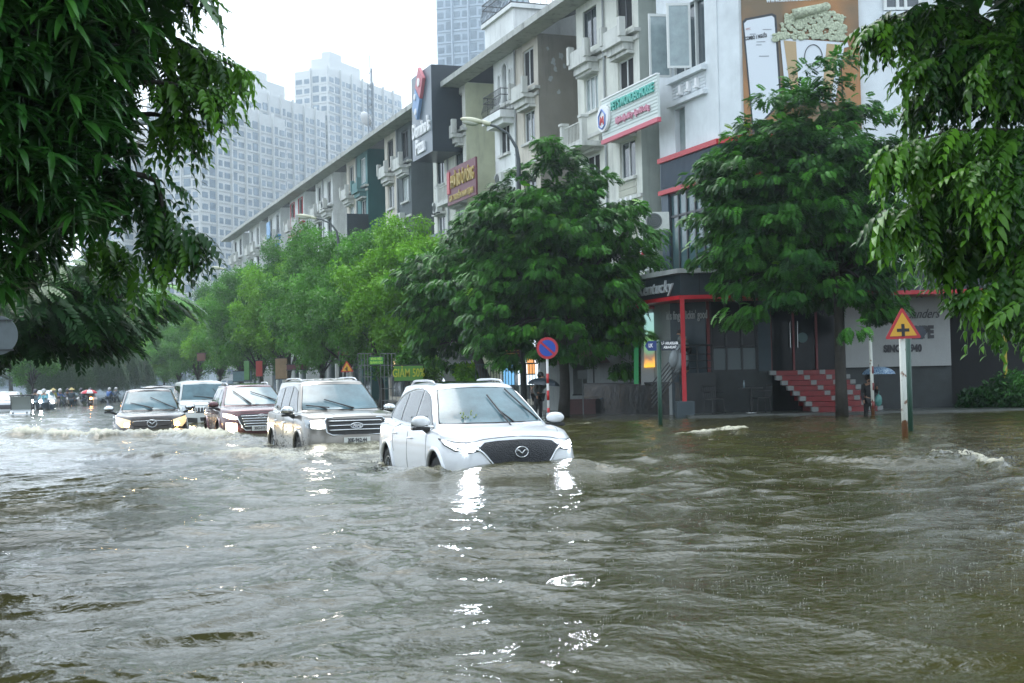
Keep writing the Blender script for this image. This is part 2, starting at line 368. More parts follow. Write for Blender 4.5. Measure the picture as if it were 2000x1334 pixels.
beige = wallm('beige', (.56, .52, .44), .6); brown = wallm('brown', (.25, .235, .20), .5); teal = wallm('teal', (.12, .24, .24), .3)
tealdk = wallm('dark_teal', (.016, .085, .085), .2); slate = wallm('slate', (.10, .12, .125), .3); greyw = wallm('grey', (.30, .33, .33), .5)
greyg = wallm('green_grey', (.38, .42, .38), .6)
stone = wallm('sill', (.58, .59, .55), .9)
frame_w = mat('window_frame_white', (.62, .64, .62), .4); frame_d = mat('window_frame_dark', (.03, .035, .04), .4)
glass_d = mat('window_glass', (.035, .05, .06), .06, spec=.9); glass_c = mat('curtained_glass', (.28, .34, .34), .15, noise=.3, nscale=1.5)
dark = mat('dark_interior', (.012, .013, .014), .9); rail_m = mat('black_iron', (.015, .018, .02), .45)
tile_m = mat('roof_tiles', (.06, .06, .055), .7, noise=.5, nscale=3); eave_m = wallm('eave', (.42, .43, .40), 1.0)
red_m = mat('red_paint', (.42, .02, .03), .4); blue_m = mat('blue_paint', (.08, .28, .55), .5)

def window(x0, x1, z0, z1, par, y=0, pane=glass_d, fr=frame_w, mull=2, name='window'):
    wo_ = MB(); t = .07
    wo_.box(x0, x1, y-.16, y-.08, z0, z0+t).box(x0, x1, y-.16, y-.08, z1-t, z1).box(x0, x0+t, y-.16, y-.08, z0+t, z1-t).box(x1-t, x1, y-.16, y-.08, z0+t, z1-t)
    for i in range(1, mull):
        xm = x0+(x1-x0)*i/mull; wo_.box(xm-.035, xm+.035, y-.155, y-.085, z0+t, z1-t)
    o = wo_.build(name, fr, par)
    MB().box(x0, x1, y-.14, y-.12, z0, z1).build('pane', pane, o)
    return o
def railing(x0, x1, z0, h, par, y, m=None, step=.14):
    r = MB(); r.box(x0, x1, y-.03, y+.03, z0+h-.05, z0+h).box(x0, x1, y-.025, y+.025, z0+.06, z0+.1)
    n = max(2, int((x1-x0)/step))
    for i in range(n+1):
        x = x0+(x1-x0)*i/n; r.box(x-.015, x+.015, y-.015, y+.015, z0, z0+h-.05)
    return r.build('railing', m or stone, par)
PER = 10.47; S0 = 46.1; PF = 22.9; EAVE = 17.2; BW = 6.0
def house(k, near, wall, fin, label, style=0, trim=None):
    s = S0 + PER*k + (0 if near else BW/2)
    h = thing('townhouse', label, 'house', street_frame(s, PF), 'townhouses along the flooded street')
    wd = BW/2; trim = trim or stone; W_ = MB()
    x0, x1 = (.55, 1.95) if near else (.9, 2.3)
    rows = [(15.0, 16.75), (12.35, 13.85), (9.1, 10.6), (5.9, 7.3)]
    if style == 1: rows[0] = None
    if style == 4: rows = [(15.1, 16.75), (12.4, 13.9), (9.1, 10.6), (5.9, 7.3)]
    ops = [(x0, x1, a, b) for r in rows if r for a, b in [r]] + [(.3, wd-.25, .3, 3.6)]
    if style == 1: ops += [(.45, .75, 15.0, 16.3), (1.05, 1.65, 14.9, 16.75), (1.95, 2.25, 15.0, 16.3)]
    facade(W_, 0, wd, 0, EAVE, ops, -.28, 0)
    W_.box(0 if near else wd-.25, .25 if near else wd, -3, -.28, 0, EAVE)       # cheek of the light well
    b0, b1 = (-(PER-BW)/2, wd) if near else (0, wd+(PER-BW)/2)
    wb = b0 if near else wd; we = 0 if near else b1
    W_.box(wb, we, -3.25, -3, 0, EAVE+.2)                                       # back of the light well
    W_.build('wall', wall, h)
    if near:
        MB().box(-.02, 0, -3, 0.002, 0.05, EAVE-.02).build('side_wall', fin, h)
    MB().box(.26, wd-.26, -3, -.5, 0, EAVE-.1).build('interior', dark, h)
    panes = [glass_d, glass_c, dark, glass_d]
    for i, r in enumerate(rows):
        if not r: continue
        a, b = r; p_ = panes[(i+k+near) % 4]
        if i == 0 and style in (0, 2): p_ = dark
        window(x0, x1, a, b, h, 0, p_, frame_d if (k+i) % 3 == 0 else frame_w, 3 if p_ is glass_c else 2)
    if style == 1:
        for (a, b, c, d) in ((.45,.75,15.0,16.3), (1.05,1.65,14.9,16.75), (1.95,2.25,15.0,16.3)):
            m = MB(); r = (b-a)/2+.07; zc = d-r+.07; xc = (a+b)/2
            pts = [(xc-r, .03, c)] + [(xc-r*cos(q), .03, zc+r*sin(q)) for q in np.linspace(0, pi, 9)] + [(xc+r, .03, c)]
            m.tube(pts, .05, 6); f_ = m.build('arched_window', white, h)
            MB().box(a, b, -.2, -.14, c, d).build('pane', glass_d, f_)
    # shop opening on the ground floor
    MB().box(.3, wd-.25, -.2, -.12, .3, 3.6).build('shopfront', glass_d, h)
    # trims: cornice bands, balconettes, sills
    for z in (14.35, 11.3, 8.2): MB().box(-.03, wd+.03, 0, .10, z, z+.14).build('cornice', trim, h)
    MB().box(-.08 if near else -.002, wd+(.002 if near else .08), -.05, .22, 14.62, 14.76).build('cornice', trim, h)
    for r in rows[1:]:
        MB().box(x0-.15, x1+.15, 0, .32, r[1]+.02, r[1]+.14).build('window_hood', trim, h); MB().box(x0-.1, x1+.1, 0, .14, r[0]-.12, r[0]).build('sill', trim, h)
    if style != 1:
        b = MB(); xa, xb = x0-.2, x1+.2
        b.box(xa, xb, 0, .62, 14.3, 14.5).box(xa+.12, xb-.12, 0, .45, 14.02, 14.3).box(xa+.26, xb-.26, 0, .28, 13.9, 14.02).box(xa, xb, .5, .62, 14.5, 14.98)
        b.box(xa-.05, xa+.17, .42, .68, 14.5, 15.25).box(xb-.17, xb+.05, .42, .68, 14.5, 15.25)
        b.build('balcony', stone if style != 3 else teal, h)
    else:
        b = MB().box(.15, 2.8, 0, .75, 13.9, 14.25).box(.3, 2.65, 0, .55, 13.65, 13.9); b.build('balcony', white, h)
        r = MB()
        for i in range(19):
            q = i/18; x = .22+2.5*q; bulge = .12*sin(pi*min(1, .2+.6))
            r.tube([(x, .68, 14.25), (x, .68+bulge*1.6, 14.5), (x, .66, 14.9), (x, .68, 15.3)], .014, 5)
        for y_ in (.2, .45):
            for x in (.22, 2.72): r.tube([(x, y_, 14.25), (x, y_, 15.3)], .014, 5)
        for z in (14.3, 15.0, 15.3): r.tube([(.22, 0, z), (.22, .68, z), (2.72, .68, z), (2.72, 0, z)], .022, 6)
        r.build('railing', rail_m, h)
    if style in (0, 4) and (k % 2 == 0):    # box balcony one floor lower
        b = MB().box(x0-.5, x1+.4, 0, 1.0, 10.75, 10.95).box(x0-.5, x0-.25, .75, 1.0, 10.95, 11.9).box(x1+.15, x1+.4, .75, 1.0, 10.95, 11.9).box(x0-.55, x0-.2, .7, 1.05, 11.9, 12.0).box(x1+.1, x1+.45, .7, 1.05, 11.9, 12.0)
        bo = b.build('box_balcony', trim, h); railing(x0-.25, x1+.15, 10.95, .85, bo, .88, stone)
    # roof: eave board and sloping tiled slab
    rf = MB(); a, b = b0-.001, b1+.001
    rf.add([(a, .95, EAVE), (b, .95, EAVE), (b, .95, EAVE+.16), (a, .95, EAVE+.16), (a, -7, EAVE+3.2), (b, -7, EAVE+3.2), (a, -7, EAVE+3.4), (b, -7, EAVE+3.4)],
           [(0,1,2,3), (3,2,7,6), (0,4,5,1), (0,3,6,4), (1,5,7,2), (4,6,7,5)])
    ro = rf.build('roof', tile_m, h)
    MB().box(a, b, .951, 1.05, EAVE-.12, EAVE+.17).box(a, b, .0, .951, EAVE-.1, EAVE-.02).build('eave', eave_m, ro)
    rr = MB(); n = int((b-a)/.3)
    for i in range(n):
        x = a+.15+i*.3; rr.tube([(x, .97, EAVE+.17), (x, -3, EAVE+.17+1.6)], .06, 5)
    rr.build('ridge_tile', tile_m, ro)
    return h
HS = {}
HS[0,0] = house(0, True, offw, greyg, 'pale grey-green townhouse right beside the white corner restaurant building', 2)
HS[0,1] = house(0, False, offw, offw, 'off-white townhouse with stacked balconies, left of the pet shop signboard', 4)
HS[1,0] = house(1, True, beige, brown, 'beige townhouse with a large blank brown side wall stained by patches', 0)
HS[1,1] = house(1, False, white, white, 'white townhouse with three arched windows over a curved black iron balcony', 1)
HS[2,0] = house(2, True, offw, cream, 'townhouse with a blank pale lime-cream side wall behind the street lamp head', 0)
HS[2,1] = house(2, False, offw, offw, 'off-white townhouse behind the maroon noodle signboard', 2)
HS[3,0] = house(3, True, slate, slate, 'dark slate townhouse carrying the big black pizza sign box', 2)
HS[3,1] = house(3, False, beige, beige, 'beige townhouse between the dark teal side wall and the dark slate house', 2)
HS[4,0] = house(4, True, teal, tealdk, 'teal townhouse with a dark teal blank side wall', 3)
HS[4,1] = house(4, False, beige, beige, 'beige townhouse joined to the teal one on its far side', 2)
HS[5,0] = house(5, True, white, white, 'white townhouse with air conditioner ledge just beyond the teal pair', 0)
HS[5,1] = house(5, False, white, white, 'white townhouse between the red-trimmed house and the air conditioner ledge', 2)
HS[6,0] = house(6, True, white, white, 'white townhouse with red trim, nearer one of the red-trimmed pair', 2, red_m)
HS[6,1] = house(6, False, white, white, 'white townhouse with red trim, farther one of the red-trimmed pair', 2, red_m)
HS[7,0] = house(7, True, white, white, 'white townhouse with blue-trimmed balcony and light blue board', 2, blue_m)
HS[7,1] = house(7, False, white, white, 'white townhouse just beyond the blue-trimmed balcony', 2)
HS[8,0] = house(8, True, white, white, 'white townhouse, second block from the far end, nearer half', 2)
HS[8,1] = house(8, False, white, white, 'white townhouse, second block from the far end, farther half', 2)
HS[9,0] = house(9, True, white, white, 'white townhouse in the end block of the row, nearer half', 2)
HS[9,1] = house(9, False, white, white, 'white townhouse at the very far end of the row with the tip of the eave', 2)
# extras on houses
random.seed(21)
for (y_, z_, r_) in ((-.75, 15.9, .13), (-.85, 15.55, .10), (-1.15, 16.2, .12), (-1.3, 15.75, .09), (-.6, 15.1, .12), (-1.0, 14.5, .08), (-.5, 16.5, .07)):
    P_ = [(r_*random.uniform(.5, 1.3)*cos(a_), 1.5*r_*random.uniform(.5, 1.3)*sin(a_)) for a_ in np.linspace(0, 2*pi, 11, endpoint=False)]
    MB().prism(P_, .006, Matrix.Translation((-.022, y_, z_)) @ Matrix.Rotation(pi/2, 4, 'Z') @ Matrix.Rotation(pi/2, 4, 'X') @ Matrix.Rotation(pi, 4, 'Y')).build('plaster_patch', mat('bare_patch', (.40, .42, .42), .8, noise=.2), HS[1,0])
for kk, nr in ((0, 1), (1, 0), (2, 1), (3, 0), (4, 0), (5, 1)):      # rainwater pipes
    xx = .12 if nr else BW/2-.12
    pm_ = MB().tube([(xx, .07, EAVE-.1), (xx, .07, .2)], .05, 7)
    for zz in (3, 6, 9, 12, 15): pm_.box(xx-.07, xx+.07, 0, .13, zz, zz+.05)
    pm_.build('drainpipe', mat('pipe_grey', (.28, .30, .30), .5), HS[kk, nr])
def plate(name, label, cat, s, p, z, wd, ht, dp, m, group=None):
    t = thing(name, label, cat, street_frame(s, p, z), group)
    MB().box(0, wd, 0, dp, 0, ht).build('panel', m, t); return t
LET = mat('letter_white', (.8, .8, .8), .5); LETD = mat('letter_black', (.02, .02, .025), .5)
# pet shop signboard over the notch: x 1195..1297
sb_m = mat('sign_cladding', (.60, .66, .63), .5)
def sY(x, off=24.5): return (off*F/(x-20))
def sOf(x, p=PF): return (p/cos(TH)*F/(x-20) - p*sin(TH))/cos(TH)
pp = PF-1.05
sa, sbb = sOf(1297, pp), sOf(1186, pp)
ps = thing('pet_shop_sign', 'long ribbed pet shop signboard with teal and pink letters and a round logo', 'sign', street_frame(sa, pp, 10.55))
Lw = sbb-sa; m = MB().box(0, Lw, -.08, 0, 0, 1.55)
for i in range(11): m.box(0, Lw, 0, .02, .18+i*.125, .23+i*.125)
m.build('panel', sb_m, ps); MB().box(-.02, Lw+.02, -.1, .05, -.16, .0).build('red_edge', mat('pink_red', (.55, .10, .14), .5), ps)
MB().box(0, Lw, -.1, .04, 1.55, 1.6).build('top_edge', LET, ps)
text('lettering', "PET'S WONDER HOUSE", .47, mat('teal_letter', (.10, .45, .38), .5), ps, XZS(Lw*.42, .06, 1.12), .08, 0.93*Lw/6.2, .012)
text('lettering', "Bệnh viện thú y · Spa thú cưng", .30, mat('pink_letter', (.60, .25, .33), .5), ps, XZS(Lw*.42, .06, .5), .06, 0.78*Lw/5, .01)
MB().disc(.52, .12, Matrix.Translation((Lw-.35, .03, .8)) @ Matrix.Rotation(-pi/2, 4, 'X')).build('round_logo', LET, ps)
MB().tube([(Lw-.35, .17, 1.15), (Lw-.65, .17, .9), (Lw-.62, .17, .5), (Lw-.35, .17, .38), (Lw-.08, .17, .5), (Lw-.05, .17, .9), (Lw-.35, .17, 1.15)], .03, 5).build('logo_house', mat('logo_blue', (.1, .2, .5), .5), ps)
MB().tube([(Lw-.5, .17, .55), (Lw-.45, .17, .85), (Lw-.35, .17, .65), (Lw-.25, .17, .85), (Lw-.2, .17, .55)], .035, 5).build('logo_mark', mat('logo_red', (.6, .1, .1), .5), ps)
# awning slabs, wall air conditioner of the pet shop house
aw = HS[0,0]
MB().box(.35, 2.3, 0, .75, 10.75, 10.95).box(.45, 2.2, .6, .75, 10.62, 10.75).build('window_canopy', wallm('mossy', (.22, .23, .20), 1.5), aw)
m = MB(); ln = MB()
for i in range(9): m.box(.5, 2.1, 0, .025, 6.6+i*.26, 6.82+i*.26)
m.build('siding', wallm('siding', (.46, .46, .38), .5), aw)
for i in range(3): MB().box(.75+.45*i, .92+.45*i, .02, .12, 7.95, 8.35).build('wall_light', LET, aw)
def aircon(label, M, par=None):
    t = thing('air_conditioner', label, 'air conditioner', M)
    MB().box(-.42, .42, -.16, .16, 0, .62).build('casing', mat('ac_white', (.5, .52, .48), .5, noise=.1), t, bevel=.02)
    fr = MB()
    for r in (.24, .17, .10, .04):
        fr.tube([(-.1+r*cos(a), -.18, .31+r*sin(a)) for a in np.linspace(0, 2*pi, 21)], .008, 4)
    g_ = fr.build('fan_grille', mat('ac_grille', (.25, .27, .26), .5), t)
    MB().disc(.27, .01, Matrix.Translation((-.1, -.163, .31)) @ Matrix.Rotation(pi/2, 4, 'X')).build('fan', mat('ac_dark', (.05, .06, .06), .6), g_)
    MB().box(-.45, -.40, -.2, .2, -.06, 0).box(.40, .45, -.2, .2, -.06, 0).build('bracket', rail_m, t)
    return t
ac = W(1283, 450, 46.0); aircon('air conditioner unit with round fan on the wall, left of the dark glass corner', T(ac.x, ac.y, ac.z))
MB().box(ac.x-.7, ac.x+.6, ac.y+.16, ac.y+.4, ac.z-3, ac.z+.9)   # (wall is the house's own side wall)
aircon('small air conditioner on the ledge of a white townhouse beyond the teal one', street_frame(S0+PER*5+.8, PF-.5, 14.5) @ Matrix.Rotation(pi, 4, 'Z'))
aircon('small air conditioner on the blue-trimmed balcony', street_frame(S0+PER*7+2.6, PF-.5, 14.5) @ Matrix.Rotation(pi, 4, 'Z'))
for kk, dx_, zz, lab_ in ((0, 4.6, 8.35, 'air conditioner unit on the pale townhouse front, below the pet shop signboard'), (2, 4.3, 10.7, 'air conditioner unit on the ledge above the maroon noodle signboard'), (3, 1.4, 11.0, 'air conditioner unit on the dark slate townhouse front'), (1, 4.4, 10.75, 'air conditioner unit under the curved black iron balcony'), (6, 1.2, 10.7, 'air conditioner unit low on the red-trimmed townhouses')):
    aircon(lab_, street_frame(S0+PER*kk+dx_, PF-.32, zz) @ Matrix.Rotation(pi, 4, 'Z'))
# small lower sign with red letters just above the dark corner fascia
a = sOf(1283, PF-.9)
sg = plate('striped_sign', 'small striped signboard with red letters above the dark corner fascia', 'sign', a, PF-.9, 5.15, 2.6, 1.0, .08, sb_m)
text('lettering', 'NHA KHOA', .55, red_m, sg, XZS(1.3, .1, .5), .04, .8, .01)
# blue board on the blue-trimmed house, planter
sg = plate('blue_board', 'light blue board on the blue-trimmed balcony', 'sign', S0+PER*7+.6, PF-.8, 14.5, 1.6, 1.5, .06, mat('board_blue', (.16, .35, .60), .5, noise=.2))
# red arches frame
o = HS[6,0]; MB().tube([(.5, .04, 14.9), (.5, .04, 16.8), (2.0, .04, 16.8), (2.0, .04, 14.9)], .06, 6).build('red_frame', red_m, o)
o = HS[6,1]; MB().tube([(.85, .04, 14.9), (.85, .04, 16.8), (2.35, .04, 16.8), (2.35, .04, 14.9)], .06, 6).build('red_frame', red_m, o)
# roof terrace with black railing on top of the arched-window house
rt = thing('roof_terrace', 'white roof dormer box with a black iron railing on the tiled roof', 'roof terrace', street_frame(S0+PER*1+1.2, PF-.9, 17.5))
MB().box(0, 4.0, -3.5, -.2, -.2, 1.15).box(-.15, 4.15, -3.6, -.05, 1.15, 1.35).build('dormer', white, rt)
r = MB()
for i in range(24):
    x = 4.05*i/23; r.tube([(x, -.1, 1.35), (x, -.02, 1.65), (x, -.12, 2.0), (x, -.1, 2.3)], .016, 5)
for i in range(12):
    y = -.1-3.3*i/11; r.tube([(0, y, 1.35), (0, y, 2.3)], .016, 5)
for z in (1.42, 2.05, 2.3): r.tube([(0, -3.4, z), (0, -.1, z), (4.05, -.1, z), (4.05, -3.4, z)], .028, 6)
r.build('railing', rail_m, rt)
# ---- black pizza sign box, on the slate house
pz = PF-1.55
s1 = sOf(853, pz); s2 = sOf(814, pz)
pb = thing('pizza_sign', 'large black pizza sign box standing above the eaves with a red and blue domino logo', 'sign', street_frame(s1, pz, 0))
boxm = mat('sign_black', (.022, .032, .042), .35, noise=.2, nscale=.6, bump=.02)
boxf = mat('sign_slate', (.12, .15, .18), .35, noise=.15, nscale=.6)
Lz = s2-s1; zb, zt = 13.6, 18.3
MB().box(0, Lz, -4.3, 0, zb, zt).build('box', boxm, pb)
MB().box(0, Lz, 0, .02, zb, zt).build('face', boxf, pb)
pl = text('lettering', "Domino's", 1.15, LET, pb, XZS(Lz*.5, .06, 15.15), .14, 1.0*Lz/5.2, .03)
text('lettering', "Pizza", 1.15, LET, pb, XZS(Lz*.55, .06, 14.2), .14, 1.0*Lz/5.2, .03)
def dom(zc, xc, m_, nm, dots):
    Mx = Matrix.Translation((xc, .05, zc)) @ Matrix.Rotation(pi, 4, 'Z') @ Matrix.Rotation(pi/2, 4, 'X') @ Matrix.Diagonal((Lz/5.0, 1, 1, 1)) @ Matrix.Rotation(R(-38), 4, 'Z')
    o = MB().prism([(-.75, -.75), (.75, -.75), (.75, .75), (-.75, .75)], .15, Mx).build(nm, m_, pb)
    d = MB()
    for x, y in dots: d.disc(.2, .17, Mx @ Matrix.Translation((x, y, 0)), 16)
    d.build('dot', LET, o)
# tilted domino: red upper tile, blue lower tile
Mx = Matrix.Translation((Lz*.52, .05, 17.1)) @ Matrix.Rotation(pi, 4, 'Z') @ Matrix.Rotation(pi/2, 4, 'X') @ Matrix.Diagonal((Lz/4.6, 1, 1, 1)) @ Matrix.Rotation(R(-38), 4, 'Z')
tr = MB().prism([(-.62, .04), (.62, .04), (.62, 1.3), (-.62, 1.3)], .18, Mx).build('red_tile', mat('domino_red_veiled', (.50, .14, .17), .5), pb)  # both tile colours paled for rain haze and surface reflection
MB().disc(.24, .24, Mx @ Matrix.Translation((0, .68, 0)), 16).build('dot', LET, tr)
tb = MB().prism([(-.62, -1.3), (.62, -1.3), (.62, -.04), (-.62, -.04)], .18, Mx).build('blue_tile', mat('domino_blue_veiled', (.20, .32, .52), .5), pb)
MB().disc(.18, .24, Mx @ Matrix.Translation((-.3, -.4, 0)), 16).disc(.18, .24, Mx @ Matrix.Translation((.3, -.98, 0)), 16).build('dot', LET, tb)
# ---- maroon noodle sign with gold lettering
pn = PF-1.1; s1 = sOf(936, pn); s2 = sOf(880, pn)
sg = thing('noodle_sign', 'maroon noodle signboard with yellow letters, half hidden by the big tree', 'sign', street_frame(s1, pn, 10.5)); Ln = s2-s1
maroon = mat('maroon', (.13, .02, .035), .5, noise=.15); gold = mat('gold_letter', (.42, .30, .07), .5)
MB().box(0, Ln, -.1, 0, 0, 1.9).build('panel', maroon, sg)
text('lettering', 'PHỞ BÒ Ô ĐÔNG', .9, gold, sg, XZS(Ln*.45, .03, 1.12), .06, .85*Ln/7.6, .02)
text('lettering', 'GIA TRUYỀN NAM ĐỊNH', .42, gold, sg, XZS(Ln*.5, .03, .3), .03, Ln/5.6, .01)
MB().box(Ln*.90, Ln*.99, 0, .05, .6, 1.75).build('emblem', red_m, sg)
sg = thing('blue_grey_banner', 'slanted blue-grey banner with pale letters under the pizza sign', 'sign', street_frame(sOf(862, pn), pn, 8.0)); Ln = 4.4
MB().box(0, Ln, -.1, 0, 0, 1.3).build('panel', mat('banner_bluegrey', (.10, .14, .18), .5), sg); text('lettering', 'NHẬT BÁN', .9, LET, sg, XZS(Ln*.5, .03, .65), .04, .8, .01)
sg = thing('black_banner', 'tall black vertical banner on the teal house', 'sign', street_frame(S0+PER*4-.05, PF-1.5, 9.6))
MB().box(0, .12, -1.5, 0, 0, 3.1).build('panel', boxm, sg)
MB().box(-.02, 0, -1.4, -.1, -.5, -.1).build('red_strip', red_m, sg)
# flaking patches on the brown side wall are part of its plaster; antenna mast with dish on the roof
am = thing('antenna_mast', 'thin lattice antenna mast with a white round dish on the roofline', 'antenna', street_frame(S0+PER*5+3.5, PF+4, 18.6))
m = MB()
for x, y in ((-.25, -.2), (.25, -.2), (0, .25)): m.tube([(x, y, -.5), (x*.8, y*.8, 6.2)], .045, 6)
for i in range(14):
    z = i*.45; m.tube([(-.25, -.2, z), (.25, -.2, z+.45)], .02, 4).tube([(.25, -.2, z), (0, .25, z+.45)], .02, 4).tube([(0, .25, z), (-.25, -.2, z+.45)], .02, 4)
m.tube([(0, 0, 6), (0, 0, 8.6)], .04, 5).build('mast', mat('galvanised', (.22, .25, .28), .5), am)
MB().tube([(-.5, 0, 4.6), (.9, 0, 4.6)], .04, 5).tube([(.9, 0, 3.6), (.9, 0, 6.0)], .08, 6).tube([(-.5, 0, 5.2), (-.5, 0, 7.4)], .07, 6).tube([(.6, 0, 7.2), (-.6, 0, 7.2)], .03, 5).build('aerial', mat('galvanised', (.3, .3, .3)), am)
MB().ell((0, 0, 0), (.62, .62, .16), 20, 8, Matrix.Translation((1.1, .1, 3.7)) @ Matrix.Rotation(R(60), 4, 'X') @ Matrix.Rotation(R(20), 4, 'Y')).build('dish', LET, am, smooth=True)
# ============================================================ corner restaurant building
kf = thing('restaurant_building', 'white corner restaurant building with dark blue cladding, red bands and a dark canopy fascia', 'building', T(0, 0))
kwhite = wallm('bright_white', (.66, .70, .72), .12); kblue = mat('blue_cladding', (.030, .055, .085), .45, noise=.12, nscale=2)
kdark = mat('slate_cladding', (.016, .026, .034), .4, noise=.25, nscale=4, bump=.05, bscale=60)
kgrey = mat('grey_render', (.021, .028, .029), .6, noise=.35, nscale=3, bump=.1)
redk = mat('brand_red', (.45, .012, .022), .4)
P0 = Vector((5.75, 49.8)); P1 = Vector((7.33, 45.6)); P2 = Vector((7.95, 45.0)); XR = 20
sF = street_frame(0, PF)                       # local x = s on the facade plane
sa = (45.6-PF*sin(TH))/cos(TH)-.0; se = (49.8-PF*sin(TH))/cos(TH)
def KF(mb, name, m, par=kf): mb.v = [sF @ v for v in mb.v]; return mb.build(name, m, par)
def fz(px, py): # height on the facade plane at a photo pixel
    Yv = sY(px); return W(px, py, Yv).z
wx0, wx1 = sOf(1392), sOf(1325)
ops = [(wx0, wx1, 12.2, 14.6), (sOf(1349), sOf(1329), 9.35, 11.0)]
KF(facade(MB(), sa, se, 9.2, 19, ops, -.3, 0), 'wall', kwhite)
KF(MB().box(sa, se, -.28, 0, 8.1, 9.2), 'wall', kblue)
m = MB()
for i in range(48): m.box(sa+.05+i*(se-sa-.1)/48, sa+.05+(i+.5)*(se-sa-.1)/48, 0, .03, 8.25, 9.15)
KF(m, 'ribbed_cladding', kblue)
KF(MB().box(sa, se+.0, -.1, .12, 9.2, 9.38).box(sa, se, -.1, .12, 8.0, 8.16), 'red_band', redk)
# glass curtain wall storey
KF(MB().box(sa, sa+.75, -.3, -.02, 4.4, 8.0), 'wall', kblue); KF(MB().box(se-.55, se, -.3, -.02, 4.4, 8.0), 'wall', kblue)
fr = MB(); ga, gb = sa+.75, se-.55
for i in range(6): x = ga+(gb-ga)*i/5; fr.box(x-.04, x+.04, -.22, -.08, 4.9, 8.0)
for z in (4.9, 5.9+1.2, 7.92): fr.box(ga, gb, -.21, -.09, z, z+.08)
fo = KF(fr, 'curtain_wall', frame_d); KF(MB().box(ga, gb, -.17, -.14, 4.9, 8.0), 'pane', mat('green_glass', (.07, .13, .14), .08, spec=.9, noise=.4, nscale=1.2), fo)
KF(MB().box(sa, se, -.3, 0, 4.2, 4.9), 'wall', kdark)
# windows of the street face
o = KF(MB().box(wx0, wx1, -.25, -.2, 12.2, 14.6), 'window', glass_d)
fr = MB()
for x in np.linspace(wx0, wx1, 4): fr.box(x-.04, x+.04, -.2, -.1, 12.2, 14.6)
fr.box(wx0, wx1, -.19, -.11, 12.2, 12.3); KF(fr, 'frame', frame_w, o)
for x, dx in ((wx1, .22), (wx0+1.0, .35)):
    sash = MB()
    for (a0, a1, c0, c1) in ((0, .07, 12.25, 14.6), (.73, .8, 12.25, 14.6), (.07, .73, 12.25, 12.33), (.07, .73, 14.5, 14.6)):
        sash.add([(x+dx*a0, a0, c0), (x+dx*a1, a1, c0), (x+dx*a1, a1, c1), (x+dx*a0, a0, c1), (x+dx*a0+.05, a0, c0), (x+dx*a1+.05, a1, c0), (x+dx*a1+.05, a1, c1), (x+dx*a0+.05, a0, c1)],
                 [(0,1,2,3), (7,6,5,4), (0,4,5,1), (1,5,6,2), (2,6,7,3), (3,7,4,0)])
    so_ = KF(sash, 'open_sash', mat('window_frame_white', (1,1,1)), kf)
    KF(MB().add([(x+.02+dx*.07, .07, 12.33), (x+.02+dx*.73, .73, 12.33), (x+.02+dx*.73, .73, 14.5), (x+.02+dx*.07, .07, 14.5)], [(0,1,2,3)]), 'pane', mat('sash_glass', (.30, .37, .38), .1, noise=.2), so_)
KF(MB().box(sOf(1349), sOf(1329), -.25, -.2, 9.35, 11.0), 'window', glass_c)
KF(MB().box(wx0-.1, wx1+.1, 0, .22, 11.95, 12.15).box(wx0-.1, wx1+.15, 0, .18, 11.1, 11.25), 'sill', kwhite)
m = MB()
for i in range(6): m.box(wx0, wx1, 0, .02, 11.27+i*.115, 11.36+i*.115)
KF(m, 'siding', kwhite)
for i in range(3): x = wx0+.45+i*.62; KF(MB().box(x, x+.14, .02, .14, 11.5, 11.78).box(x-.02, x+.16, .02, .2, 11.42, 11.5), 'wall_light', LET)
# corner and billboard side, body behind
m = MB(); c0, c1 = (P1.x, P1.y), (P2.x, P2.y)
def wallseg(mb, a, b, z0, z1, th=.25):
    d = Vector((b[0]-a[0], b[1]-a[1])).normalized(); n_ = Vector((-d.y, d.x))*th
    return mb.prism([a, b, (b[0]+n_.x, b[1]+n_.y), (a[0]+n_.x, a[1]+n_.y)], z1-z0, T(0, 0, z0))
wallseg(m, c0, c1, 9.2, 19); wallseg(m, c1, (XR, 45.0), 9.2, 19)
m.box(9, XR, 46, 55, 4.5, 18.8).build('wall', kwhite, kf)
m = MB(); wallseg(m, c0, c1, 4.2, 9.2); wallseg(m, c1, (9.6, 45.0), 4.2, 9.2); m.build('wall', kblue, kf)
m = MB(); wallseg(m, (9.6, 45.0), (XR, 45.0), 4.2, 9.2); m.build('wall', wallm('bright_white', (1,1,1)), kf)
m = MB()
for z in (9.2, 8.0):
    m.prism([c0, c1, (9.6 if z > 9 else 9.0, 45.0), (9.6 if z > 9 else 9.0, 44.9), (P2.x-.03, 44.88), (P1.x-.1, P1.y-.05)], .17, T(0, 0, z))
m.build('red_band', redk, kf)
# upper window on the right
q = W(1727, 20, 45).x; q2 = W(1795, 20, 45).x
o = MB().box(q, q2, 44.92, 44.99, 13.5, 16).build('window', glass_d, kf)
m = MB()
for x in (q, q+.42, (q+q2)/2+.1, q2): m.box(x-.05, x+.05, 44.84, 44.92, 13.5, 16)
m.box(q, q2, 44.85, 44.92, 13.5, 13.6).build('frame', frame_w, o)
MB().box(q-.1, q2+.1, 44.7, 45, 13.3, 13.42).build('sill', kwhite, kf)
for xx in (17.0, 18.6):
    o = MB().box(xx, xx+.9, 44.92, 44.99, 12.9, 15.6).build('window', glass_d, kf); MB().box(xx-.05, xx+.02, 44.8, 44.92, 12.9, 15.6).box(xx+.88, xx+.95, 44.8, 44.92, 12.9, 15.6).build('frame', frame_w, o)
m = MB()
for i in range(12): m.box(15.9, XR, 44.97, 44.995, 10.1+i*.2, 10.28+i*.2)
m.build('siding', kwhite, kf)
m = MB(); m.box(16.6, XR, 44.75, 44.95, 12.65, 12.8).box(14.2, 14.8, 44.75, 44.96, 6.1, 6.3)
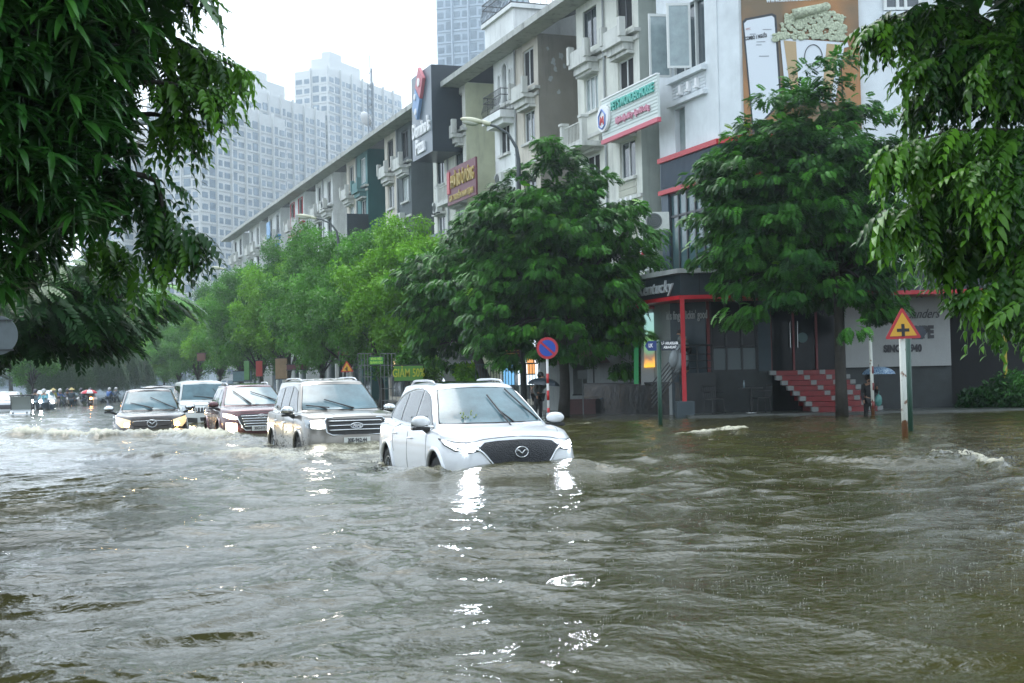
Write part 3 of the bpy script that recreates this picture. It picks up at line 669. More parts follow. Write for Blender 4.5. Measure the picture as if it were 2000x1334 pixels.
for i in range(3): m.box(15.9+i*1.0, 16.15+i*1.0, 44.85, 44.97, 11.0, 11.45)
m.build('yellow_trim', mat('yellow_trim', (.55, .42, .05), .5), kf)
# ---- ground floor, canopy
YF, YW = 39.5, 41.0; XC = 5.04; FT, FB = 4.30, 3.52
cs = Vector((XC, YF)); ce = cs + Vector((U.x, U.y))*14
cap = [pt2(cs), (15.2, YF), (15.2, 45.2), (9, 46), (5, 52), (ce.x, ce.y)]
MB().prism(cap, FT-FB-.12, T(0, 0, FB+.10)).build('fascia', kdark, kf)
def outset(P, d): return [(P[0][0]-d, P[0][1]-d*1.1), (P[1][0]+d, P[1][1]-d), (P[2][0]+d, P[2][1]), P[3], P[4], (P[5][0]-d, P[5][1])]
MB().prism(outset(cap, .10), .14, T(0, 0, FT)).build('ledge', mat('pale_ledge', (.34, .36, .35), .6, noise=.3, nscale=2), kf)
m = MB()
for x in (5.6, 7.4, 9.6, 11.8, 14): m.box(x-.01, x+.01, YF-.012, YF, FB+.12, FT)
m.build('fascia_joint', dark, kf)
MB().prism(outset(cap, .05), .12, T(0, 0, FB)).build('red_band', redk, kf)
MT = Matrix.Translation((cs.x, cs.y, 0)) @ MS.to_4x4()
text('lettering', 'Tận hưởng vị gà rán Kentucky', .52, mat('letter_grey', (.42, .45, .46), .5), kf, MT @ XZS(.45, .04, 3.95), .05, 1.2, .006, align='RIGHT', shear=.2)
# ground floor walls
FL = 1.35
pA, pB = (4.95, 41.5), (5.98, 41.0)
m = MB(); wallseg(m, pA, pB, -.2, FB+.05); m.box(7.58, 7.97, YW, YW+.25, FL, FB).build('wall', mat('bluegrey_render', (.025, .045, .056), .55, noise=.2, nscale=5, bump=.08), kf)
a2 = Vector(pA) + Vector((U.x, U.y))*11
m = MB(); wallseg(m, (a2.x, a2.y), pA, -.2, FB+.05); m.build('wall', greyw, kf)
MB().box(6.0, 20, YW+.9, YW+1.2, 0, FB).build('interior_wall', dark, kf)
text('lettering', "it's finger lickin' good", .37, mat('letter_grey', (.4, .4, .4)), kf, Matrix.Translation((5.43, 41.22, 3.12)) @ Matrix.Rotation(math.atan2(-.5, 1.03), 4, 'Z') @ Matrix.Rotation(pi/2, 4, 'X'), .03, .42, .004)
# base wall, dark window, doors
MB().box(5.99, 7.98, YW-.02, YW+.3, .0, FL).build('base_wall', kgrey, kf); MB().box(10.15, 13.5, YW-.02, YW+.3, .0, FL+.03).build('base_wall', kgrey, kf)
o = MB().box(6.1, 7.57, YW+.1, YW+.14, FL, FB).build('window', mat('dark_shop_glass', (.006, .009, .011), .12, spec=.15), kf)
fr = MB()
for x in (6.13, 6.6, 7.08, 7.54): fr.box(x-.03, x+.03, YW+.0, YW+.1, FL, FB)
fr.box(6.1, 7.57, YW, YW+.1, FL+.75, FL+.8).box(6.1, 7.57, YW, YW+.1, FL, FL+.06).build('frame', rail_m, o)
MB().box(6.16, 7.5, YW+.05, YW+.08, FL+.06, FL+.72).build('frosted_strip', mat('frosted', (.07, .095, .10), .4), o)
MB().box(6.0, 6.09, YW-.05, YW+.02, FL, FB).build('red_frame', mat('dark_red', (.12, .01, .012), .4), o)
for i, x in enumerate((8.0, 8.71, 9.42)):
    d = MB().box(x, x+.70, YW+.25, YW+.3, FL, FB-.1).build('door', mat('dark_shop_glass', (0,0,0)), kf)
    MB().box(x-.03, x+.03, YW+.16, YW+.25, FL, FB-.1).build('frame', mat('dark_red', (0,0,0)), d)
    if i < 2: MB().tube([(x+(.6 if i == 0 else .12), YW+.12, FL+.7), (x+(.6 if i == 0 else .12), YW+.12, FL+1.5)], .018, 6).build('handle', mat('steel', (.4, .42, .42), .25, 1), d)
MB().disc(.16, .01, Matrix.Translation((9.0, YW+.23, FL+1.0)) @ Matrix.Rotation(pi/2, 4, 'X')).build('round_sticker', mat('sticker', (.06, .12, .12), .5), kf)
# the striped red stair
st = thing('entrance_stairs', 'red stair with scattered pale tiles leading up to the restaurant door', 'stairs', T(0, 0))
tr = MB(); tl = MB(); x0, x1 = 9.85, 12.75; n = 8; rise = (FL-.1)/n
grey_t = mat('pale_tile', (.20, .215, .21), .5, noise=.2); 
for i in range(n):        # i=0 top
    zt_ = FL-.0-i*rise; y0 = YW-.1-i*.24; L0 = 8.02+i*.125; R0 = 10.0+i*.095
    MB_ = tr.box(L0, R0, y0-.24, YW, zt_-rise, zt_-.012)
    tl.box(L0-.16, L0+.02, y0-.26, y0, zt_-rise+.02, zt_-.004)
    for kx in (.68+i*.02, 1.35+i*.02):
        MB().box(L0+kx, L0+kx+.17, y0-.247, y0, zt_-rise+.02, zt_-.006).build('pale_tile', grey_t, st)
    MB().box(R0-.02, R0+.14, y0-.26, y0, zt_-rise+.02, zt_-.004).build('pale_tile', grey_t, st)
tr.build('step', mat('stair_red', (.17, .008, .010), .35, noise=.25, nscale=6), st); tl.build('pale_tile', grey_t, st)
# white sign wall
sw = thing('sign_wall', 'pale boarded wall panel with black script, stars and date lettering beside the red stair', 'sign', T(0, YW))
m = MB(); xa, xb, za, zb2 = 12.55, 13.46+0.0, FL+.04, 3.62
xb = W(1853, 640, YW).x; xa = W(1648, 640, YW).x
nb = 44
for i in range(nb): m.box(xa+(xb-xa)*i/nb, xa+(xb-xa)*(i+.96)/nb, -.14, -.03, za, zb2)
m.box(xa, xb, -.1, .1, za+.002, zb2-.002)
m.build('boarding', mat('board_white', (.30, .315, .31), .55, noise=.08, nscale=2), sw)
def T4(px, py): v = W(px, py, YW-.15); return v.x, v.z
def let(txt, px, py, size, sx, bold=.02, sh=0, al='CENTER'):
    x, z = T4(px, py); text('lettering', txt, size, LETD, sw, XZ(x, -.16, z), .02, sx, bold, al, sh)
let('RECIPE', 1788, 650, .50, .72, .03, 0); let('SINCE 1940', 1763, 681, .30, .78, .015)
let('Col. H. Sanders', 1770, 614, .42, .75, -.002, .5)
for px in (1758, 1795):
    x, z = T4(px, 574); m = MB().prism([(.17*(1 if i % 2 == 0 else .42)*sin(pi*i/5), .17*(1 if i % 2 == 0 else .42)*cos(pi*i/5)) for i in range(10)][::-1], .02, XZ(x, -.15, z)); m.build('star', LETD, sw)
# billboard
bb = thing('billboard', 'tall orange-brown food billboard showing a phone screen and a white bucket of fried pieces', 'billboard', T(0, 44.97))
bx0, bx1 = W(1450, 130, 45).x, W(1678, 130, 45).x
m = bpy.data.materials.new('billboard_print'); m.use_nodes = True; t_ = m.node_tree; b_ = t_.nodes['Principled BSDF']
g_ = t_.nodes.new('ShaderNodeNewGeometry'); n_ = t_.nodes.new('ShaderNodeTexNoise'); n_.inputs['Scale'].default_value = .45; n_.inputs['Detail'].default_value = 2
cr = t_.nodes.new('ShaderNodeValToRGB'); cr.color_ramp.elements[0].color = (.33, .15, .045, 1); cr.color_ramp.elements[0].position = .42; cr.color_ramp.elements[1].color = (.15, .10, .05, 1); cr.color_ramp.elements[1].position = .6
t_.links.new(g_.outputs['Position'], n_.inputs['Vector']); t_.links.new(n_.outputs['Fac'], cr.inputs[0]); t_.links.new(cr.outputs[0], b_.inputs['Base Color']); b_.inputs['Roughness'].default_value = .35
MB().box(bx0, bx1, -.08, 0, 9.45, 16.5).build('sheet', m, bb)
def BP(px, py): v = W(px, py, 44.88); return v.x, v.z
def poly(name, pts, m_, y, par=bb):
    q = [BP(*p) for p in pts]
    return MB().prism([(a, b) for a, b in q], .01, Matrix.Translation((0, y, 0)) @ Matrix.Rotation(pi/2, 4, 'X')).build(name, m_, par)
prn_w = mat('print_white', (.62, .66, .70), .4); prn_b = mat('print_black', (.02, .025, .03), .4)
poly('phone', [(1450, 42), (1456, 36), (1508, 26), (1516, 30), (1527, 200), (1470, 260)], prn_b, -.09)
ph = poly('phone_screen', [(1453, 46), (1459, 40), (1507, 31), (1512, 35), (1523, 200), (1472, 252)], prn_w, -.102)
x, z = BP(1476, 73); text('lettering', 'COMBO 1 NGƯỜI', .17, prn_b, bb, XZ(x, -.12, z) @ Matrix.Rotation(R(8), 4, 'Z'), .006, .55, .008)
x, z = BP(1461, 57); text('lettering', 'KFC', .09, mat('print_red', (.4, .1, .06), .5), bb, XZ(x, -.12, z) @ Matrix.Rotation(R(8), 4, 'Z'), .006, 1)
for (a, b_2, l) in ((1486, 82, .3), (1482, 88, .18), (1492, 110, .34), (1470, 67, .2), (1498, 58, .3)):
    x, z = BP(a, b_2); MB().box(x-l/2, x+l/2, -.118, -.112, z-.015, z+.015).build('text_line', mat('print_grey', (.25, .27, .3), .5), bb)
bk = poly('bucket', [(1514, 74), (1655, 84), (1657, 92), (1648, 94), (1630, 200), (1535, 200), (1524, 80)], prn_w, -.125)
for P in ([(1530, 80), (1554, 82), (1560, 190), (1545, 190)], [(1614, 86), (1638, 88), (1622, 195), (1604, 195)]):
    poly('bucket_stripe', P, mat('print_tan', (.42, .30, .16), .5), -.138)
x, z = BP(1588, 112); m2 = MB().tube([(x+.30*cos(a), -.15, z+.42*sin(a)) for a in np.linspace(0, 2*pi, 25)], .014, 5)
m2.build('bucket_ring', prn_b, bb)
m2 = MB(); random.seed(3)
for i in range(300):
    a, b_2 = random.random(), random.random()
    px = 1512+a*140; top = 8+ (58 if a < .1 else 40*(abs(a-.55))**1.0 + 8); py = top + b_2*(78-top)
    x, z = BP(px, py); m2.ell((x, -.15, z), (.04+.09*random.random(), .035, .035+.07*random.random()), 7, 5)
m2.build('fried_pieces', mat('print_cream', (.46, .50, .36), .7, noise=.6, nscale=14), bb)
m2 = MB(); x, z = BP(1560, 30); x2, z2 = BP(1612, 14); m2.tube([(x-.2, -.17, z), (x+.3, -.17, z+.12), (x2, -.17, z2)], [.2, .17, .13], 10); m2.ell((x2, -.17, z2), (.17, .08, .15)); m2.build('drumstick', mat('print_cream', (0,0,0)), bb, smooth=True)
x, z = BP(1555, -3); text('lettering', 'www.kfcvietnam.com.vn', .26, prn_w, bb, XZ(x, -.1, z) @ Matrix.Rotation(R(2), 4, 'Z'), .006, .8, .008)
# terrace kerb, red posts, railing, dark planter wall, table and chairs
tk = MB().box(XC+.0, 24, 38.3, 41, -.5, .10).build('terrace', mat('wet_kerb', (.08, .088, .08), .3, noise=.4, nscale=3), None); tag(tk, kind='structure')
for (px, Yp) in ((1335, 39.2), (1247, 43.6)):
    v = W(px, 700, Yp); lab = 'thin red canopy post on a dark square footing at the corner' if px > 1300 else 'thin dark red canopy post behind the hanging branch'
    t = thing('canopy_post', lab, 'post', T(v.x, v.y), 'red canopy posts'); MB().box(-.06, .06, -.06, .06, .4, FB).build('shaft', redk if px > 1300 else mat('dark_red', (0,0,0)), t)
    MB().box(-.26, .26, -.26, .26, 0, .5).build('footing', mat('footing', (.04, .06, .07), .5, noise=.2), t, bevel=.02)
pw = thing('planter_wall', 'low black tiled wall with wet shine behind the green street-name post', 'wall', T(0, 0))
v0 = W(1140, 750, 45.2); v1 = W(1338, 750, 41.2)
m = MB(); wallseg(m, (v0.x, v0.y), (v1.x-.1, v1.y), 0, 1.02, .3); m.build('wall', mat('black_tile', (.010, .014, .016), .18, noise=.7, nscale=3, bump=.5, bscale=6), pw)
m = MB(); wallseg(m, (v0.x, v0.y-.03), (v1.x-.1, v1.y-.03), 1.02, 1.07, .36); m.build('coping', rail_m, pw)
# railing on the terrace and stair flank
rl = thing('terrace_railing', 'black bar railing on the raised terrace left of the restaurant window', 'railing', T(0, YW-.5))
m = MB(); xa_, xb_ = 5.15, 6.1
for x in (xa_, 5.62, xb_): m.tube([(x, 0, FL-.1), (x, 0, FL+.82)], .025, 6)
for z in (.12, .35, .55, .82): m.tube([(xa_, 0, FL+z), (xb_, 0, FL+z)], .018 if z < .8 else .03, 6)
m.build('rail', rail_m, rl); m = MB()
for i in range(6): m.tube([(xa_-.05-.0*i, 0, FL+.75-.14*i), (xa_-.95, 0, FL-.35-.14*i+.0)], .02, 5)
m.build('sloping_rail', rail_m, rl)
MB().box(5.1, 6.15, -.1, .35, 0, FL-.02).build('plinth', mat('black_plinth', (.012, .016, .017), .5, noise=.3), rl)
# lit glass panel with food picture and green strips, on the street side wall of the ground floor
lp = thing('lit_shop_panel', 'lit glass shop panel with a green and yellow food picture and green side strips', 'sign', T(0, 0))
def quadpanel(par, name, pxs, Y0, m_, th=.04):
    q = [W(a, b, Y0) for a, b in pxs]; return MB().prism([(v.x, v.z) for v in q], th, Matrix.Translation((0, q[0].y, 0)) @ Matrix.Rotation(pi/2, 4, 'X')).build(name, m_, par)
Yl = 42.6
quadpanel(lp, 'frame', [(1252, 602), (1309, 600), (1311, 752), (1252, 752)], Yl+.06, mat('panel_frame', (.38, .40, .40), .4))
gl = bpy.data.materials.new('lit_picture'); gl.use_nodes = True; t_ = gl.node_tree; b_ = t_.nodes['Principled BSDF']
g_ = t_.nodes.new('ShaderNodeNewGeometry'); sp = t_.nodes.new('ShaderNodeSeparateXYZ'); n_ = t_.nodes.new('ShaderNodeTexNoise'); n_.inputs['Scale'].default_value = 4
ad_ = t_.nodes.new('ShaderNodeMath'); ad_.operation = 'MULTIPLY_ADD'; ad_.inputs[1].default_value = .5
t_.links.new(g_.outputs['Position'], sp.inputs[0]); t_.links.new(g_.outputs['Position'], n_.inputs['Vector']); t_.links.new(n_.outputs['Fac'], ad_.inputs[0]); t_.links.new(sp.outputs['Z'], ad_.inputs[2])
mr_ = t_.nodes.new('ShaderNodeMapRange'); mr_.inputs[1].default_value = 1.7; mr_.inputs[2].default_value = 3.6; t_.links.new(ad_.outputs[0], mr_.inputs[0])
cr = t_.nodes.new('ShaderNodeValToRGB'); E = cr.color_ramp.elements; E[0].color = (.95, .5, .03, 1); E[0].position = .02; E[1].color = (.25, .42, .42, 1); E[1].position = .95
for p_, c_ in ((.12, (.85, .40, .06, 1)), (.2, (.22, .12, .08, 1)), (.32, (.12, .25, .14, 1)), (.55, (.16, .34, .12, 1)), (.7, (.22, .42, .38, 1))): e = E.new(p_); e.color = c_
t_.links.new(mr_.outputs[0], cr.inputs[0]); t_.links.new(cr.outputs[0], b_.inputs['Emission Color']); b_.inputs['Emission Strength'].default_value = .75; b_.inputs['Base Color'].default_value = (.1, .1, .1, 1)
quadpanel(lp, 'lit_picture', [(1258, 612), (1293, 610), (1294, 716), (1258, 718)], Yl, gl)
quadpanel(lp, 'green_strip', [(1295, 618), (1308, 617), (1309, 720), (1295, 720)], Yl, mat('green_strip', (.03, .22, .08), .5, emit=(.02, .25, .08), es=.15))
quadpanel(lp, 'green_strip', [(1238, 640), (1247, 640), (1247, 750), (1238, 750)], Yl, mat('green_strip', (0,0,0)))
MB().box(W(1238, 600, Yl).x, W(1312, 600, Yl).x, Yl-.1, Yl, W(1300, 603, Yl).z, W(1300, 597, Yl).z).build('red_top', redk, lp)
tb_m = mat('black_furniture', (.012, .014, .015), .35)
def chair(M, label):
    t = thing('terrace_chair', label, 'chair', M, 'black terrace chairs')
    MB().box(-.22, .22, -.2, .2, .42, .45).build('seat', tb_m, t)
    m = MB()
    for i in range(7): m.tube([(-.22+.44*i/6, .2, .45), (-.24+.48*i/6, .26, .82)], .009, 5)
    m.tube([(-.24, .26, .82), (.24, .26, .82)], .014, 5).tube([(-.25, -.15, .64), (-.25, .22, .66)], .012, 5).tube([(.25, -.15, .64), (.25, .22, .66)], .012, 5); m.build('backrest', tb_m, t)
    for x in (-.2, .2):
        for y in (-.18, .18): MB().tube([(x, y, .42), (x*1.2, y*1.2, 0)], .012, 5).build('leg', tb_m, t)
v = W(1487, 780, 39.8); chair(T(v.x, v.y, .1, R(-80)), 'black wire chair right of the small round table on the terrace')
v = W(1395, 780, 39.9); chair(T(v.x, v.y, .1, R(30)), 'black wire chair in the dark corner left of the small table')
v = W(1467, 780, 39.8); t = thing('terrace_table', 'small black pedestal table with a bottle against the grey wall', 'table', T(v.x, v.y, .1))
MB().disc(.36, .03, T(0, 0, .72)).build('tabletop', tb_m, t); MB().tube([(0, 0, 0), (0, 0, .72)], .03, 8).build('pedestal', tb_m, t); MB().disc(.2, .02).build('base', mat('steel', (0,0,0)), t)
o = thing('bottle', 'small clear bottle on the black terrace table', 'bottle', T(v.x-.2, v.y, .85)); MB().tube([(0,0,0),(0,0,.14),(0,0,.18),(0,0,.23)], [.03,.03,.013,.013], 8).build('glass', mat('bottle_glass', (.15,.2,.22), .1), o, smooth=True)
# ---- yellow porridge shop at the far right
ys = thing('porridge_shop', 'dark porridge shop front with yellow lettering, yellow grille and posts at the right edge', 'building', T(0, 0))
MB().box(13.6, 24, YW+1.5, YW+1.8, 0, 8).build('wall', mat('shop_dark', (.018, .016, .014), .7, noise=.4), ys)
ylet = mat('yellow_letter', (.50, .36, .06), .5, emit=(.5, .33, .05), es=.08)
for i, (tx, py, px) in enumerate((('MỲ CHIÊN', 655, 1908), ('CHÁO BẦU CHÁO', 676, 1909), ('MIẾN ĐẠI PHÚ', 691, 1907), ('TRƯỜNG', 709, 1893))):
    v = W(px, py, YW+1.4); text('lettering', tx, .26, ylet, ys, XZ(v.x, YW+1.42, v.z), .02, .62, .01)
ye = mat('yellow_post', (.42, .32, .03), .5)
m = MB()
for px in (1952, 1960): v = W(px, 600, YW+.3); m.box(v.x-.04, v.x+.04, YW+.25, YW+.35, 0 if px > 1955 else 2.4, 6)
m.build('post', ye, ys); m = MB(); va = W(1957, 600, YW+.3).x
for i in range(9): m.box(va, va+3, YW+.3, YW+.33, 3.2+i*.18, 3.26+i*.18)
m.box(va, va+3, YW+.34, YW+.36, 3.1, 4.9).build('grille', ye, ys)
v = W(1888, 600, YW+1.3); m = MB()
for i in range(7): a = i*2.4; m.disc(.16+.05*(i % 3), .02, Matrix.Translation((v.x+.32*cos(a)+.1, YW+1.38-.02*i, v.z+.32*sin(a))) @ Matrix.Rotation(pi/2, 4, 'X'), 7)
m.build('orange_pattern', mat('orange_paint', (.35, .13, .02), .5), ys)
MB().box(13.6, 24, YW+.6, YW+1.5, 3.7, 3.75).build('awning', mat('dark_red', (0,0,0)), ys)
# ============================================================ far tower blocks
tw_wall = mat('tower_hazed_concrete', (.56, .565, .55), .8, noise=.06, nscale=.1); tw_glass = mat('tower_hazed_glass', (.17, .22, .27), .25, spec=.5, noise=.4, nscale=.35)  # pale tones hold part of the distance haze, put into the colour
tw_wall2 = mat('tower_grey', (.36, .42, .48), .6); tw_lit = mat('lit_window', (.3, .2, .1), .5, emit=(1, .62, .3), es=1.6)
def tower(label, px, Y, ztop, wL, wR, ang, nL, nR, wallm_, fl=2.95, step=None, lit=0, fins=True):
    c = W(px, 740, Y); a = R(ang)
    t = thing('apartment_tower', label, 'tower block', Matrix.Translation((c.x, c.y, -.5)) @ Matrix.Rotation(-a, 4, 'Z'), 'apartment towers in the haze')
    # local: corner at 0; left face along -x at y=0, right face along +y at x=0
    b = MB().box(-wL, 0, 0, wR, 0, ztop).box(-wL*.75, -wL*.2, wR*.1, wR*.5, ztop, ztop+4.5).box(-wL*.55, -wL*.3, wR*.15, wR*.3, ztop+4.5, ztop+7)
    if step: b.box(-wL*.8, -wL*.1, wR, wR+step[0], 0, ztop-step[1])
    b.build('wall', wallm_, t)
    fin = MB(); wins = []
    n = int((ztop-2)/fl); sl = MB()
    def face(side, wdt, cols):
        cw = wdt/cols
        for i in range(cols):
            u0, u1 = i*cw+cw*.14, (i+1)*cw-cw*.14; dd = (i % 3 == 1)
            if i % 2 == 0 and fins:
                if side == 0: fin.box(-i*cw-.35, -i*cw+.0 if i else 0, -.7, 0, 1, ztop+.6)
                elif i: fin.box(0, .7, i*cw-.2, i*cw+.2, 1, ztop+.6)
            for j in range(n):
                z0 = 1+j*fl; z1 = z0+fl*(.80 if dd else .62)
                wins.append((side, u0, u1, z0+.5, z1+.1))
        for j in range(n):
            z0 = 1+j*fl
            if side == 0: sl.box(-wdt, 0, -.25, 0, z0-.1, z0+.12)
            else: sl.box(0, .25, 0, wdt, z0-.1, z0+.12)
    face(0, wL, nL); face(1, wR, nR)
    fin.build('fin', wallm_, t); sl.build('floor_band', wallm_, t)
    rest = MB(); zlo = 1.27 + 150*Y/F; vis = [q for q in wins if q[3] > zlo*.75]; low = [q for q in wins if q[3] <= zlo*.75]
    cache = {}; cnt = 0
    for (side, u0, u1, z0, z1) in sorted(vis, key=lambda q: (q[0] == 1 and q[1] > wR*.35, q[3])):
        if cnt < 96:
            key = (side, round(u1-u0, 2), round(z1-z0, 2)); islit = lit and random.random() < lit
            if key not in cache:
                m = MB(); m.box(-(u1-u0), 0, -.12, -.02, 0, z1-z0) if side == 0 else m.box(.02, .12, 0, u1-u0, 0, z1-z0)
                o = m.build('window', tw_glass, t); cache[key] = o
            else: o = link(cache[key].copy(), t)
            o.location = (-u0, 0, z0) if side == 0 else (0, u0, z0); cnt += 1
            if islit: o.data = o.data.copy(); o.data.materials[0] = tw_lit
        else: low.append((side, u0, u1, z0, z1))
    for (side, u0, u1, z0, z1) in low:
        rest.box(-u1, -u0, -.12, -.02, z0, z1) if side == 0 else rest.box(.02, .12, u0, u1, z0, z1)
    r = rest.build('more_windows', tw_glass, t); r['kind'] = 'stuff'
    return t
tower('pale apartment tower directly left of the gap, partly behind the left boughs', 398, 330, 74, 17, 36, 26, 6, 12, tw_wall)
tower('middle apartment tower with dark glass bays behind the far end of the townhouse row', 508, 365, 83, 11.5, 36, 24, 5, 12, tw_wall)
tower('rearmost and palest apartment tower standing above the antenna mast', 652, 400, 97, 12, 46, 24, 4, 14, tw_wall, step=(9, 9))
tower('blue glass tower with pale stripes and lit balconies cut by the top of the picture', 964, 330, 125, 13, 42, 16, 6, 14, tw_wall2, lit=.10)
tower('tower behind the left tree, mostly hidden', 245, 340, 66, 14, 30, 24, 4, 7, tw_wall)
lb = thing('low_building', 'low grey apartment building beyond the far willows', 'building', T(W(190, 740, 230).x, 230))
MB().box(-18, 18, 0, 12, 0, 11.5).build('wall', tw_wall2, lb)
for i in range(9):
    for j in range(3): MB().box(-17+i*3.8, -15+i*3.8, -.06, 0, 1.5+j*3.4, 3.4+j*3.4).build('window', tw_glass, lb)

# ============================================================ vegetation
def frames(f, u):
    f = f/np.linalg.norm(f, axis=1, keepdims=True); y = np.cross(u, f); y /= np.maximum(np.linalg.norm(y, axis=1, keepdims=True), 1e-6); z = np.cross(f, y)
    return np.stack([f, y, z], -1)                      # columns X,Y,Z
def leafstrip(L, wd, rows=(.0, .3, .65, 1.0), prof=(.04, 1, .8, .03), droop=.25, fold=.25, org=(0, 0, 0), d=(1, 0)):
    V = []; Fq = []
    for t, p in zip(rows, prof):
        x = L*t; z = -droop*L*t*t; hw = wd/2*p
        for s, zz in ((-1, fold*hw), (0, 0), (1, fold*hw)): V.append((x, s*hw, z+zz))
    for r in range(len(rows)-1):
        a = r*3; Fq += [(a, a+1, a+4, a+3), (a+1, a+2, a+5, a+4)]
    V = np.array(V); c, s = d; V = np.stack([V[:, 0]*c - V[:, 1]*s, V[:, 0]*s + V[:, 1]*c, V[:, 2]], -1) + np.array(org)
    return V, np.array(Fq)
def join(parts):
    Vs = []; Fs = []; k = 0
    for V, Fq in parts: Vs.append(V); Fs.append(Fq+k); k += len(V)
    return np.concatenate(Vs), np.concatenate(Fs)
def frond(L, pairs, ll, lw, droop, strip=True, seed=0, hang=0.0):
    r = np.random.default_rng(seed); P = []
    for i in range(pairs):
        t = (i+1.2)/(pairs+.8); x = L*t*(1-.12*droop*t); z = -droop*L*t*t*.6; sc = (.75+.5*math.sin(pi*min(1, t*.9+.1)))
        for s in (-1, 1):
            a = s*R(62-22*t+r.uniform(-8, 8)); l = ll*sc
            if strip: V, Q = leafstrip(l, lw*sc, (0, .35, .7, 1), (.06, 1, .8, .04), .22+hang*r.uniform(.6, 1.3), .3, (x, 0, z), (cos(a), sin(a)))
            else:
                c_, s_ = cos(a), sin(a); h_ = lw*sc/2; zz = -l*(.12+hang*.5)
                V = np.array([(x, 0, z), (x+c_*l*.5-s_*h_, s_*l*.5+c_*h_, z+zz*.3), (x+c_*l, s_*l, z+zz), (x+c_*l*.5+s_*h_, s_*l*.5-c_*h_, z+zz*.3)]); Q = np.array([(0, 1, 2, 3)])
            P.append((V, Q))
    if strip:
        V, Q = leafstrip(ll, lw, (0, .35, .7, 1), (.06, 1, .8, .04), .3, .3, (L*(1-.12*droop), 0, -droop*L*.6), (1, 0)); P.append((V, Q))
        w_ = .0035; V = []
        for t in (0, .33, .66, 1): V += [(L*t*(1-.12*droop*t), -w_, -droop*L*t*t*.6-.002), (L*t*(1-.12*droop*t), w_, -droop*L*t*t*.6-.002)]
        P.append((np.array(V), np.array([(0,1,3,2), (2,3,5,4), (4,5,7,6)])))
    return join(P)
def scatter(name, tmpl, pos, rot, sc, tint, m, parent):
    """tmpl: list of (V,F); instance i uses tmpl[i % len]"""
    co = []; fa = []; ti = []; k = 0
    for q, (V, Fq) in enumerate(tmpl):
        idx = np.arange(q, len(pos), len(tmpl))
        if not len(idx): continue
        X = np.einsum('nij,vj->nvi', rot[idx], V)*sc[idx][:, None, None] + pos[idx][:, None, :]
        n, v = X.shape[:2]; co.append(X.reshape(-1, 3)); fa.append((Fq[None]+np.arange(n)[:, None, None]*v+k).reshape(-1, 4)); k += n*v
        ti.append(np.repeat(tint[idx], v))
    co = np.concatenate(co).astype(np.float32); fa = np.concatenate(fa).astype(np.int32); ti = np.clip(np.concatenate(ti), 0, 1).astype(np.float32)
    me = bpy.data.meshes.new(name); me.vertices.add(len(co)); me.vertices.foreach_set('co', co.ravel())
    me.loops.add(fa.size); me.loops.foreach_set('vertex_index', fa.ravel()); me.polygons.add(len(fa)); me.polygons.foreach_set('loop_start', np.arange(0, fa.size, 4, dtype=np.int32)); me.update()
    a = me.attributes.new('tint', 'FLOAT', 'POINT'); a.data.foreach_set('value', ti); me.materials.append(m)
    return link(bpy.data.objects.new(name, me), parent)
bark = mat('wet_bark', (.030, .026, .020), .7, noise=.5, nscale=6, bump=.5, bscale=25)
L_dark = leafmat('leaf_deep_green', (.018, .072, .016), (.105, .35, .032))
L_mid = leafmat('leaf_mid_green', (.028, .10, .018), (.14, .40, .035))
L_lime = leafmat('leaf_lime_green', (.055, .16, .012), (.23, .52, .03))
L_far = leafmat('leaf_far_green', (.030, .075, .028), (.085, .18, .05))
L_mango = leafmat('leaf_mango', (.010, .050, .011), (.07, .24, .028), .28, .2)
L_near = leafmat('leaf_near', (.015, .062, .010), (.17, .42, .03), .3, .3)
T_spray = [frond(.27, 5, .11, .062, .5+.25*i, False, i, .35) for i in range(5)]
T_spray_big = [frond(.50, 8, .13, .065, .3+.2*i, False, i+9, .5) for i in range(4)]
def unit(n): v = rng.normal(size=(n, 3)); return v/np.linalg.norm(v, axis=1, keepdims=True)
def crown_layered(parent, c, rad, nclump, nspray, tmpl, m, cr=.75, flat=.28, low=-.9, out=.8, seed=0, tint0=.28, lump=.16):
    """clumps of drooping fronds in flattened layers through an uneven ellipsoid"""
    c = np.array(c, float); rad = np.array(rad, float)
    d = unit(nclump*3); d = d[d[:, 2] > low][:nclump]; nclump = len(d)
    lumpy = 1 + lump*np.sin(d[:, 0]*5+seed)*np.cos(d[:, 1]*4+d[:, 2]*6+seed*2) + rng.normal(0, .06, nclump)
    q = rng.random(nclump)**.38*.98
    C = c + d*rad*(q*lumpy)[:, None]
    P = []; Fd = []; Tn = []; Upv = []
    for i in range(nclump):
        n = int(nspray*rng.uniform(.7, 1.25)); r = cr*rng.uniform(.7, 1.25)
        o = C[i]-c; o[2] *= .2; o /= np.linalg.norm(o)+1e-6
        a = rng.random(n)*2*pi; rr = np.sqrt(rng.random(n))*r
        off = np.stack([rr*np.cos(a), rr*np.sin(a), rng.normal(0, flat*r*.5, n) - .25*rr*rr/r], -1)
        P.append(C[i]+off); f = off/np.maximum(rr, .05)[:, None]*.7 + o*out + rng.normal(0, .25, (n, 3)); f[:, 2] -= .22+.25*rng.random(n); Fd.append(f)
        top = np.clip(off[:, 2]/(flat*r+1e-3), -1, 1)*.17  # clump tops lightened, undersides darkened in the leaf tint, imitating skylight
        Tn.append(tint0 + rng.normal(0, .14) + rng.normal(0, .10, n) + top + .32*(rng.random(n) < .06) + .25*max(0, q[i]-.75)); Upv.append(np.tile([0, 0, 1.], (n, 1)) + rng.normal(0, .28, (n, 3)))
    P = np.concatenate(P); Fd = np.concatenate(Fd); Tn = np.concatenate(Tn); Upv = np.concatenate(Upv)
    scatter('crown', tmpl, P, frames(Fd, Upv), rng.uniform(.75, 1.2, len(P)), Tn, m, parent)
    return C
